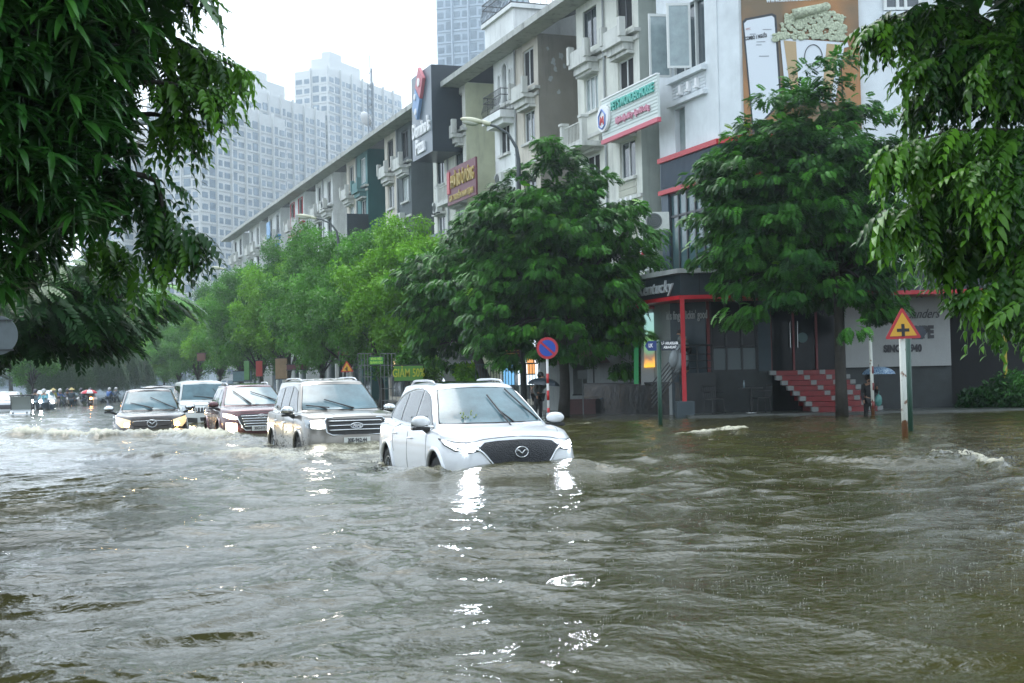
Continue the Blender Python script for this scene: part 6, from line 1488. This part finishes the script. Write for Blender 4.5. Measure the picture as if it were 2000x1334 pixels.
# hotel sign on dark pole
v = W(1000, 671, 45); t = thing('hotel_sign', 'dark maroon hotel sign with gold letters hanging on a dark pole', 'sign', T(v.x, v.y))
MB().box(-.29, .29, -.05, .05, v.z-.5, v.z+.5).build('panel', mat('hotel_brown', (.08, .018, .018), .5), t)
text('lettering', 'HOTEL', .24, gold, t, XZ(0, -.07, v.z+.34), .02, .85, .01); text('lettering', 'TRUMP VILLA', .14, gold, t, XZ(0, -.07, v.z+.12), .02, .62, .006)
for i in range(4): MB().box(-.22, .22, -.06, -.052, v.z-.08-i*.09, v.z-.05-i*.09).build('text_line', gold, t)
MB().box(-.33, -.29, -.04, .04, v.z-.6, v.z+.55).build('bracket', rail_m, t)
# menu board
v = W(911, 716, 50); t = thing('menu_board', 'grey menu board with white dish names above the white SUV roof', 'sign', T(v.x, v.y))
MB().box(-.24, .24, -.05, 0, v.z-.48, v.z+.55).build('panel', mat('menu_grey', (.16, .18, .18), .5), t)
for i, s_ in enumerate(('PHỞ BÒ', '-CƠM RANG', '-PHỞ XÀO', '-MỲ XÀO')): text('lettering', s_, .15, LET, t, XZ(0, -.06, v.z+.42-i*.25), .01, .62, .006)
MB().box(-.22, -.18, .0, .05, 0, v.z+.5).box(.18, .22, .0, .05, 0, v.z+.5).build('leg', rail_m, t)
# big dark post between trees, clipped lamp etc
v = W(1021, 700, 44.5); t = thing('utility_pole', 'thin dark pole beside the maroon hotel sign', 'pole', T(v.x, v.y)); MB().tube([(0, 0, -.2), (0, 0, 5.5)], .09, 10).build('shaft', mat('pole_dark', (.035, .04, .042), .6), t, smooth=True)
# round sign back at the left edge and the horizontal arm pole
v = W(-3, 655, 17); t = thing('round_sign', 'back of a round grey road sign at the left edge under the dark boughs', 'road sign', T(v.x, v.y))
Mx = Matrix.Translation((0, 0, v.z)) @ Matrix.Rotation(pi/2, 4, 'X'); MB().disc(.25, .012, Mx, 40).build('plate', mat('sign_back', (.12, .15, .16), .5, noise=.2, nscale=6), t)
MB().box(-.2, .2, -.03, -.013, v.z+.18, v.z+.2).box(-.2, .2, -.03, -.013, v.z-.2, v.z-.18).tube([(-.12, .04, -.5), (-.12, .04, v.z+.3)], .035, 8).build('bracket', rail_m, t)
a = W(-60, 236, 24); b = W(462, 241, 24); t = thing('camera_gantry', 'horizontal grey arm pole with a small camera box, passing behind the left boughs', 'gantry', T(a.x, 24))
MB().tube([(0, 0, a.z), (b.x-a.x, 0, b.z)], [.07, .045], 10).tube([(0, 0, -.5), (0, 0, a.z+.2)], .11, 10).build('arm', mat('gantry_grey', (.16, .19, .20), .5), t, smooth=True)
c_ = W(395, 194, 24); MB().box(c_.x-a.x-.16, c_.x-a.x+.16, -.1, .1, c_.z-.05, c_.z+.03).box(c_.x-a.x-.02, c_.x-a.x+.02, -.02, .02, b.z, c_.z-.05).build('camera_box', rail_m, t)
# second rusty post in front of the stair, its top in the leaves
v = W(1706, 815, 36); zt = W(1704, 650, 36).z; t = thing('rusty_post', 'rusty red and white post rising into the leaves beside the person with the blue umbrella', 'post', T(v.x, v.y)); MB().tube([(0, 0, -.2), (-.03, 0, zt)], .045, 10).build('shaft', rust, t, smooth=True)
for z0 in (.25, .75, 1.2): MB().tube([(-.002, 0, z0), (-.006, 0, z0+.2)], .047, 10).build('red_band', mat('post_red_old', (.16, .03, .025), .6), t, smooth=True)
# planter, bin, bench-ish wall, bushes near (1130..1240, 770)
v = W(1135, 800, 45.0); t = thing('brick_planter', 'low dark red tiled planter box at the flooded pavement edge', 'planter', T(v.x, v.y)); MB().box(-.45, .65, -.3, .3, 0, .50).build('box', mat('red_tile', (.085, .022, .020), .4, noise=.4, nscale=8), t)
MB().box(-.5, .7, -.34, .34, .50, .54).build('coping', mat('red_tile', (0,0,0)), t)
v = W(1187, 800, 44.6); t = thing('blue_bin', 'blue plastic tub next to the red tiled planter', 'bin', T(v.x, v.y)); MB().tube([(0, 0, 0), (0, 0, .55)], [.2, .26], 14).build('tub', mat('tub_blue', (.01, .06, .12), .4), t)
MB().tube([(.27*cos(a_), .27*sin(a_), .55) for a_ in np.linspace(0, 2*pi, 15)], .02, 5).build('rim', mat('tub_blue', (0,0,0)), t)
v = W(1139, 790, 44.0); t = thing('small_sign_post', 'thin post with a small grey notice board, behind the planter', 'sign', T(v.x, v.y)); MB().tube([(0, 0, 0), (0, 0, 1.35)], .02, 6).build('post', mat('grey_post', (0,0,0)), t); MB().box(-.16, .16, -.03, 0, 1.22, 1.5).build('board', mat('menu_grey', (0,0,0)), t)
v = W(1160, 745, 47); t = thing('cafe_parasol', 'folded dusky pink parasol over the pavement tables', 'parasol', T(v.x, v.y)); MB().tube([(0, 0, 0), (0, 0, 2.5)], .03, 8).build('pole', rail_m, t)
m = MB()
for k in range(8):
    a0, a1 = 2*pi*k/8, 2*pi*(k+1)/8; m.add([(0, 0, 2.5), (1.5*cos(a0), 1.5*sin(a0), 1.75), (1.5*cos(a1), 1.5*sin(a1), 1.75)], [(0, 1, 2)])
m.build('canopy', mat('parasol_pink', (.16, .08, .09), .7), t)
# shopfronts, lit windows and hoardings behind the trunks: at the facade line or on the pavement
def front(name, label, cat, px0, px1, y0, y1, Y, m_, th=.08, par=None, txt=None, tm=None, lines=1, sx=.7):
    a = W(px0, y1, Y); b = W(px1, y0, Y); t = thing(name, label, cat, T(a.x, Y)); MB().box(0, b.x-a.x, 0, th, a.z, b.z).build('panel', m_, t)
    MB().box(-.03, b.x-a.x+.03, .005, th+.02, a.z-.05, a.z).box(-.03, b.x-a.x+.03, .005, th+.02, b.z, b.z+.05).build('frame', rail_m, t)
    if txt:
        L_ = txt if isinstance(txt, list) else [txt]; hh = (b.z-a.z)/len(L_)
        for i, s_ in enumerate(L_): text('lettering', s_, hh*.8, tm, t, XZ((b.x-a.x)/2, -.02, b.z-hh*(i+.5)), .01, sx, .005)
    return t
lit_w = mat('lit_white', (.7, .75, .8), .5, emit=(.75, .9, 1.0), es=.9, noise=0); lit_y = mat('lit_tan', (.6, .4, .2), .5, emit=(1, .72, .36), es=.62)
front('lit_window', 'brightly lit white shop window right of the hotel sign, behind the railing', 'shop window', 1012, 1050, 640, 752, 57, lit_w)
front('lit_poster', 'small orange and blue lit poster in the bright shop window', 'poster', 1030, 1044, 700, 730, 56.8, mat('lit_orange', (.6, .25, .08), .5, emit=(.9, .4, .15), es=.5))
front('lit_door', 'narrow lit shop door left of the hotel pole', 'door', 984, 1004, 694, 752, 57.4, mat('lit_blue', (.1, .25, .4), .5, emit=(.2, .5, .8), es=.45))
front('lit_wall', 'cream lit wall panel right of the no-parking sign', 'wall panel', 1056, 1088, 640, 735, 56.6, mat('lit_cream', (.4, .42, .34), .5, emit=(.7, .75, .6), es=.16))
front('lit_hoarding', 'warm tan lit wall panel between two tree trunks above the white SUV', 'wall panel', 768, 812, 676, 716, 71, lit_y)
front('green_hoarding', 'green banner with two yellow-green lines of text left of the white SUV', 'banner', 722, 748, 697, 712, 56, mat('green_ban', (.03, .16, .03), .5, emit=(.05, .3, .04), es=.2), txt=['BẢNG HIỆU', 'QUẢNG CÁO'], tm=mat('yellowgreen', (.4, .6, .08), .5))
front('green_banner', 'lime green and yellow banner directly above the white SUV roof rail', 'banner', 770, 826, 714, 744, 54, mat('lime_ban', (.09, .26, .03), .5), txt='GIẢM 50%', tm=mat('ban_yellow', (.5, .52, .03), .5), sx=.62)
front('red_awning', 'dark red shop awning behind the small triangular sign', 'awning', 660, 735, 683, 694, 68, mat('awning_red', (.16, .012, .01), .6), th=1.2)
front('red_banner', 'small red banner seen between the trunks above the maroon SUV', 'banner', 500, 512, 705, 735, 84, mat('ban_red', (.35, .03, .02), .5)); front('white_hoarding', 'pale sheet metal shop front behind the tree trunks', 'shop front', 660, 770, 640, 684, 72, mat('sheet_pale', (.22, .24, .23), .5, noise=.3), th=.3)
front('shutter', 'closed grey roller shutter behind the bushes left of the menu board', 'shutter', 862, 903, 680, 752, 60, mat('shutter_grey', (.20, .21, .19), .5, noise=.2), th=.1)
front('yellow_front', 'dull yellow shop wall right of the big tree trunk behind the black wall', 'wall panel', 1196, 1242, 640, 754, 46.3, mat('dull_yellow', (.16, .155, .10), .6, noise=.2))
front('grey_shopfront', 'dim grey shop wall between the big trunk and the planter', 'wall panel', 1120, 1196, 690, 770, 47.6, mat('dim_grey', (.10, .115, .11), .6, noise=.3))
# pavement railing
a = W(930, 752, 47.5); b = W(1052, 752, 47.0); t = thing('pavement_railing', 'thin dark green-grey railing on the pavement behind the hotel sign', 'railing', T(a.x, 47.3)); m = MB()
for i in range(22): m.box((b.x-a.x)*i/21-.012, (b.x-a.x)*i/21+.012, -.012, .012, .05, 1.8)
m.box(0, b.x-a.x, -.02, .02, 1.78, 1.83).box(0, b.x-a.x, -.02, .02, .2, .24).build('bars', mat('rail_teal', (.03, .05, .055), .5), t)
for px0, px1, Yg in ((700, 724, 56.5), (744, 772, 56)):
    a = W(px0, 750, Yg); b = W(px1, 690, Yg); t = thing('wire_gate', 'open grey wire mesh gate left of the green banner' if px0 < 720 else 'open grey wire mesh gate between the green banner and the lime banner', 'gate', T(a.x, Yg)); m = MB(); wd_ = b.x-a.x
    for i in range(5): m.box(wd_*i/4-.012, wd_*i/4+.012, -.012, .012, 0, b.z)
    for i in range(6): m.box(0, wd_, -.008, .008, b.z*i/5-.02, b.z*i/5+.01)
    m.build('mesh', mat('wire_grey', (.14, .15, .15), .5), t)
def bush(label, px, py, Y, r, m_=L_mid, nm='bush', tint=.35):
    v = W(px, py, Y); t = thing(nm, label, 'bush', T(v.x, v.y)); crown_round(t, (0, 0, v.z), (r, r, r*.8), 16, 26, m_, r*.5, 1, tint, -1)
    MB().tube([(0, 0, -.1), (0, 0, v.z)], .04, 6).build('stem', bark, t)
bush('small bright green bush poking up over the white SUV roof', 918, 736, 49.5, .45, L_lime, tint=.5)
bush('leafy green bush above the rear of the white SUV', 828, 712, 56, .75, L_lime, tint=.3); bush('dark shrub in the corner below the yellow lettering', 1905, 790, 40.3, .45, L_mango, tint=-.1)
bush('second dark shrub at the right edge below the yellow post', 1975, 775, 40.0, .9, L_dark, tint=.05); bush('green plants against the tree trunk above the lime banner', 806, 700, 55, .4, L_mid, tint=.25)
# red sign / awning clutter along the far pavement
for i, (px0, px1, y0, y1, Y_, c_, lab) in enumerate(((560, 600, 712, 722, 76, (.10, .02, .03), 'dark red awning above the roof of the silver-bronze SUV'), (455, 490, 725, 745, 92, (.10, .18, .20), 'pale teal market umbrella row behind the maroon SUV'), (385, 400, 690, 705, 110, (.15, .06, .04), 'small brown sign above the white van'), (538, 560, 700, 740, 80, (.30, .20, .11), 'tan shop front seen between trunks above the silver-bronze SUV'), (477, 486, 705, 742, 90, (.10, .26, .08), 'narrow green banner between trunks above the maroon SUV'))):
    front('shop_clutter', lab, 'shop front', px0, px1, y0, y1, Y_, mat('clutter%d' % i, c_, .6, noise=.2), th=.4)

# ============================================================ people and two-wheelers
skin = mat('skin', (.30, .17, .11), .5)
def person(label, M, pose, mats_, h=1.65, group=None, headgear=None):
    """one skinned body; clothing and hair as children. pose: joints in metres, facing -y"""
    t = thing('person', label, 'person', M, group); J = pose
    names = list(J); edges = [('pelvis','belly'),('belly','chest'),('chest','neck'),('neck','head'),('head','crown'),('chest','shL'),('shL','elL'),('elL','haL'),('haL','fiL'),('chest','shR'),('shR','elR'),('elR','haR'),('haR','fiR'),('pelvis','hipL'),('hipL','knL'),('knL','anL'),('anL','toL'),('pelvis','hipR'),('hipR','knR'),('knR','anR'),('anR','toR')]
    rad = dict(pelvis=.145, belly=.13, chest=.155, neck=.055, head=.095, crown=.085, shL=.075, shR=.075, elL=.045, elR=.045, haL=.035, haR=.035, fiL=.02, fiR=.02, hipL=.10, hipR=.10, knL=.06, knR=.06, anL=.045, anR=.045, toL=.04, toR=.04)
    def skinned(nm, subset, grow, m_, par):
        me = bpy.data.meshes.new(nm); idx = {n: i for i, n in enumerate(subset)}
        me.from_pydata([J[n] for n in subset], [(idx[a], idx[b]) for a, b in edges if a in idx and b in idx], []); o = bpy.data.objects.new(nm, me); link(o)
        mo = o.modifiers.new('s', 'SKIN'); sk = me.skin_vertices[0].data
        for n, i in idx.items(): r = rad[n]*grow; sk[i].radius = (r, r*.85 if n in ('chest', 'belly', 'pelvis') else r); sk[i].use_root = (n == subset[0])
        sb = o.modifiers.new('b', 'SUBSURF'); sb.levels = 1; sb.render_levels = 1
        bpy.context.view_layer.update(); m2 = bpy.data.meshes.new_from_object(o.evaluated_get(bpy.context.evaluated_depsgraph_get())); bpy.data.objects.remove(o)
        m2.materials.clear(); m2.materials.append(m_); m2.polygons.foreach_set('use_smooth', [True]*len(m2.polygons)); return link(bpy.data.objects.new(nm, m2), par)
    b = skinned('body', names, 1.0, skin, t)
    up = ['chest', 'belly', 'pelvis', 'shL', 'elL', 'shR', 'elR', 'haL', 'haR']; skinned('top', up, 1.22, mats_[0], t)
    skinned('trousers', ['pelvis', 'hipL', 'knL', 'anL', 'hipR', 'knR', 'anR'], 1.2, mats_[1], t)
    hd = Vector(J['head']); cr_ = Vector(J['crown'])
    if headgear == 'hair' or headgear is None: MB().ell(hd.lerp(cr_, .55)+Vector((0, .02, .01)), (.105, .115, .12)).build('hair', mat('hair_black', (.01, .009, .008), .5), t, smooth=True)
    elif headgear == 'helmet': MB().ell(hd.lerp(cr_, .6)+Vector((0, .01, .01)), (.14, .15, .14)).build('helmet', mats_[2], t, smooth=True)
    elif headgear == 'cone': MB().tube([cr_+Vector((0, 0, -.04)), cr_+Vector((0, 0, .15))], [.24, .005], 16).build('conical_hat', mat('hat_straw', (.45, .36, .14), .7), t)
    return t
def stand(lean=0, arm='umb'):
    J = dict(pelvis=(0,0,.92), belly=(0,0,1.08), chest=(0,lean*.5,1.28), neck=(0,lean*.7,1.43), head=(0,lean-.01,1.53), crown=(0,lean,1.63), shL=(.17,lean*.6,1.36), shR=(-.17,lean*.6,1.36), hipL=(.09,0,.88), knL=(.10,-.03,.5), anL=(.11,.0,.1), toL=(.12,-.13,.03), hipR=(-.09,0,.88), knR=(-.11,.04,.5), anR=(-.11,.08,.1), toR=(-.11,-.05,.03))
    if arm == 'umb': J.update(elL=(.24,-.06,1.12), haL=(.15,-.24,1.28), fiL=(.14,-.28,1.34), elR=(-.24,.02,1.1), haR=(-.22,-.08,.88), fiR=(-.22,-.1,.8))
    elif arm == 'reach': J.update(elL=(.3,-.15,1.2), haL=(.42,-.3,1.3), fiL=(.46,-.34,1.33), elR=(-.3,-.12,1.2), haR=(-.42,-.28,1.2), fiR=(-.46,-.32,1.22))
    else: J.update(elL=(.23,.02,1.1), haL=(.24,-.05,.86), fiL=(.24,-.06,.78), elR=(-.23,.02,1.1), haR=(-.24,-.05,.86), fiR=(-.24,-.06,.78))
    return J
def umbrella(label, x, y, z, r, m_, two=None, tilt=0):
    t = thing('umbrella', label, 'umbrella', T(x, y, z) @ Matrix.Rotation(tilt, 4, 'Y')); n = 8; m = MB(); m2 = MB()
    for k in range(n):
        vs_ = []
        for j in range(6):
            q = j/5; rr = r*math.sin(q*pi/2*.95); zz = .30*r*2*(math.cos(q*pi/2)-1)*.75
            for s_ in (0, .5, 1):
                a = 2*pi*(k+s_)/n; f_ = 1-(.06*q if s_ == .5 else 0); vs_.append((rr*f_*cos(a), rr*f_*sin(a), zz))
        fs_ = [(j*3+i, j*3+i+1, (j+1)*3+i+1, (j+1)*3+i) for j in range(5) for i in (0, 1)]
        (m2 if two and k % 2 else m).add(vs_, fs_)
    c_ = m.build('canopy', m_, t, smooth=True)
    if two: m2.build('canopy_panel', two, t, smooth=True)
    MB().tube([(0, 0, .06), (0, 0, -.78)], .008, 6).build('shaft', rail_m, t)
drk = mat('clothes_black', (.012, .013, .015), .7); grycl = mat('clothes_grey', (.07, .08, .08), .7)
ub = bpy.data.materials.new('umbrella_pattern'); ub.use_nodes = True; t_ = ub.node_tree; vo = t_.nodes.new('ShaderNodeTexVoronoi'); vo.inputs['Scale'].default_value = 14; vo.feature = 'DISTANCE_TO_EDGE'; g_ = t_.nodes.new('ShaderNodeNewGeometry'); cr = t_.nodes.new('ShaderNodeValToRGB'); cr.color_ramp.elements[0].color = (.35, .45, .5, 1); cr.color_ramp.elements[1].color = (.05, .12, .22, 1); cr.color_ramp.elements[1].position = .12
t_.links.new(g_.outputs['Position'], vo.inputs['Vector']); t_.links.new(vo.outputs['Distance'], cr.inputs[0]); t_.links.new(cr.outputs[0], t_.nodes['Principled BSDF'].inputs['Base Color'])
v = W(1699, 815, 37.4); person('person in black with a bag under a pale blue patterned umbrella beside the red stair', T(v.x, v.y, -.36, R(10)) @ Matrix.Scale(.9, 4), stand(0), [drk, drk])
v2 = W(1714, 716, 37.2); umbrella('pale blue patterned umbrella held open beside the red stair', v2.x, v2.y-.1, v2.z, .47, ub)
bg2 = thing('plastic_bag', 'pale green plastic bag hanging at the hip of the person with the blue umbrella', 'bag', W(1716, 782, 37.1)); MB().ell((0, 0, 0), (.10, .08, .17), 9, 7).tube([(0, 0, .15), (.02, 0, .26)], .012, 5).build('sack', mat('bag_teal', (.06, .20, .18), .35, bump=.6), bg2, smooth=False)
v = W(1052, 815, 41); person('person in dark grey bending along under a black umbrella behind the no-parking post', T(v.x, v.y, -.1, R(60)) @ Matrix.Scale(.92, 4), stand(-.12), [grycl, drk])
v2 = W(1063, 738, 40.8); umbrella('black umbrella held low behind the no-parking post', v2.x, v2.y, v2.z, .5, mat('umbrella_black', (.03, .04, .05), .35), tilt=R(6))
v = W(1352, 722, 41.0-.75); person('person leaning on the terrace railing by the restaurant corner', T(v.x-.1, 40.9, 1.32, R(-60)) @ Matrix.Scale(.80, 4), stand(-.25, 'reach'), [mat('clothes_pale', (.16, .18, .18), .7), drk])
v = W(1327, 700, 40.6); t = thing('plastic_cover', 'bundle of translucent white plastic sheet beside the terrace railing', 'plastic sheet', T(v.x, v.y, v.z)); m = MB()
for i in range(9): m.ell((rng.normal(0, .11), rng.normal(0, .06), rng.normal(0, .2)), (.16, .12, .28), 10, 8, Matrix.Rotation(rng.normal(0, .4), 4, 'Y'))
m.build('sheet', mat('plastic_sheet', (.24, .27, .28), .2, bump=.8, bscale=12), t, smooth=True)
# motorbikes with riders, far left
def rider_pose():
    return dict(pelvis=(0,.18,.82), belly=(0,.13,.98), chest=(0,.02,1.18), neck=(0,-.04,1.33), head=(0,-.08,1.43), crown=(0,-.06,1.53), shL=(.18,.0,1.26), elL=(.25,-.16,1.05), haL=(.26,-.38,1.0), fiL=(.26,-.42,.98), shR=(-.18,.0,1.26), elR=(-.25,-.16,1.05), haR=(-.26,-.38,1.0), fiR=(-.26,-.42,.98), hipL=(.10,.14,.80), knL=(.17,-.20,.62), anL=(.15,-.16,.30), toL=(.15,-.30,.26), hipR=(-.10,.14,.80), knR=(-.17,-.20,.62), anR=(-.15,-.16,.30), toR=(-.15,-.30,.26))
def scooter(label, M, m_, lamp=None, group='motorbikes riding through the far water'):
    t = thing('motorbike', label, 'motorbike', M, group)
    MB().prism([(-.62, .78), (-.42, .98), (-.36, .60), (-.1, .34), (.3, .36), (.36, .66), (.85, .74), (.9, .55), (.6, .36), (.3, .25), (-.2, .24), (-.46, .4)][::-1], .30, Matrix.Translation((.15, 0, 0)) @ Matrix.Rotation(pi/2, 4, 'Z') @ Matrix.Rotation(pi/2, 4, 'X') @ Matrix.Translation((0, 0, 0))).build('body', m_, t, bevel=.04)
    MB().box(-.15, .15, -.05+.1, .72, .74, .82).build('seat', blk, t, bevel=.03)
    for y in (-.62, .62):
        Mw = Matrix.Translation((-.05, y, .27)) @ Matrix.Rotation(pi/2, 4, 'Y'); MB().tube([Mw @ Vector((.24*cos(a_), .24*sin(a_), .05)) for a_ in np.linspace(0, 2*pi, 19)], .05, 7).build('wheel', rubber, t, smooth=True)
    MB().tube([(-.33, -.40, 1.0), (-.1, -.46, 1.02), (.1, -.46, 1.02), (.33, -.40, 1.0)], .02, 6).tube([(0, -.46, 1.0), (0, -.62, .3)], .035, 7).build('handlebar', blk, t)
    if lamp: MB().ell((0, -.60, .86), (.10, .05, .08)).build('headlight', lamp, t, smooth=True)
    return t
blue_c = mat('raincoat_blue', (.03, .10, .30), .4); yel_c = mat('raincoat_yellow', (.30, .30, .05), .4); dk_c = mat('raincoat_dark', (.03, .05, .07), .4); teal_c = mat('raincoat_teal', (.05, .22, .28), .4)
lamp_mb = mat('lamp_motorbike', (1, 1, 1), .3, emit=(.85, .95, 1), es=55); lamp_or = mat('lamp_orange', (1, .5, .2), .3, emit=(1, .4, .1), es=18)
hw_ = mat('helmet_white', (.5, .5, .5), .3); hr_ = mat('helmet_dark', (.03, .03, .05), .3)
rd = [(70, 84, dk_c, hr_, lamp_mb, 0, 'rider in a dark raincoat with bright headlight, left one before the far white car'), (86, 82, teal_c, hw_, lamp_mb, 0, 'rider in a teal raincoat with bright headlight, right one before the far white car'), (116, 97, blue_c, hw_, None, 1.2, 'rider in a blue raincoat seen side-on between two standing people'),
      (131, 99, dk_c, hr_, lamp_or, 1.0, 'rider in dark clothes with an orange lamp'), (160, 100, dk_c, hr_, None, -.8, 'rider on a pale scooter, left of the red and white umbrella'), (176, 98, dk_c, hr_, lamp_or, .4, 'rider in dark clothes under the red and white umbrella'), (213, 112, blue_c, hw_, None, pi-.3, 'rider in a blue raincoat seen from behind, nearest to the grey pickup'), (226, 116, dk_c, hw_, None, pi-.1, 'rider with pale helmet riding away beside the grey pickup')]
for px, Y_, cm, hm, lm, ry, lab in rd:
    v = W(px, 760, Y_); M = T(v.x, v.y, -.34, ry); person(lab, M, rider_pose(), [cm, dk_c, hm], group='motorbike riders in the far water', headgear='helmet'); scooter('motorbike of the ' + lab.split(',')[0][:70], M, [dk_c, hw_][px in (160, 176, 116)], lm)
for px, Y_, cm, lab, hg in ((104, 95, yel_c, 'person standing in a yellow-green raincoat with conical hat', 'cone'), (140, 96, dk_c, 'person standing in dark clothes with conical hat, right of the orange lamp', 'cone')):
    v = W(px, 760, Y_); person(lab, T(v.x, v.y, -.42, 0), stand(0, 'down'), [cm, dk_c], headgear=hg)
v = W(174, 761, 97.8); umbrella('red and white striped umbrella over a far motorbike rider', v.x, v.y, v.z, .62, mat('umb_white', (.7, .7, .7), .5), mat('umb_red', (.6, .03, .05), .5))
gb = tag(MB().box(W(98, 780, 104).x, W(150, 780, 104).x, 104, 105.2, -.5, .75).build('hedge', mat('hedge_green', (.03, .09, .015), .7, noise=.6, nscale=5, bump=1, bscale=8)), 'low clipped green hedge behind the standing people far left', 'hedge')
# spray thrown up by the wheels and the whitecaps
def spray(label_, cx_, cy_, n, r, h, m_=None):
    return [(cx_+rng.normal(0, r), cy_+rng.normal(0, r*.6), abs(rng.normal(0, h))-.02, rng.uniform(.003, .011)) for _ in range(n)]
D = []
v = G(756, 926); D += spray('', v.x-.1, v.y, 300, .10, .10); v = G(540, 884); D += spray('', v.x, v.y, 380, .14, .16); v = G(592, 886); D += spray('', v.x, v.y, 260, .12, .13)
for px, py, n, h in ((1900, 905, 420, .16), (1850, 906, 260, .10), (1940, 908, 200, .12), (1395, 852, 500, .08), (1440, 848, 400, .08), (1350, 855, 260, .06), (1150, 830, 200, .05), (1010, 918, 300, .04), (940, 918, 250, .04), (1090, 920, 250, .04), (300, 856, 260, .14), (450, 864, 260, .12)):
    v = G(px, py); D += spray('', v.x, v.y, n, .28, h)
vs_ = []; fs_ = []
for x, y, z, r in D:
    k = len(vs_); vs_ += [(x+r, y, z), (x-r, y, z), (x, y+r, z), (x, y-r, z), (x, y, z+r), (x, y, z-r)]; fs_ += [(k, k+2, k+4), (k+2, k+1, k+4), (k+1, k+3, k+4), (k+3, k, k+4), (k+2, k, k+5), (k+1, k+2, k+5), (k+3, k+1, k+5), (k, k+3, k+5)]
me = bpy.data.meshes.new('spray'); me.from_pydata(vs_, [], fs_); me.materials.append(mat('splash', (0,0,0))); tag(link(bpy.data.objects.new('spray', me)), kind='stuff')
make_water()
# ============================================================ rain haze
hz_ = MB().box(-320, 320, -45, 620, -2.3, 150).build('haze', bpy.data.materials.new('haze_air')); hz_['kind'] = 'stuff'
hm = hz_.data.materials[0]; hm.use_nodes = True; t_ = hm.node_tree; t_.nodes.clear(); pv_ = t_.nodes.new('ShaderNodeVolumePrincipled'); ou = t_.nodes.new('ShaderNodeOutputMaterial'); t_.links.new(pv_.outputs[0], ou.inputs['Volume'])
pv_.inputs['Color'].default_value = (.82, .93, 1.0, 1); pv_.inputs['Density'].default_value = .0006; pv_.inputs['Anisotropy'].default_value = .75
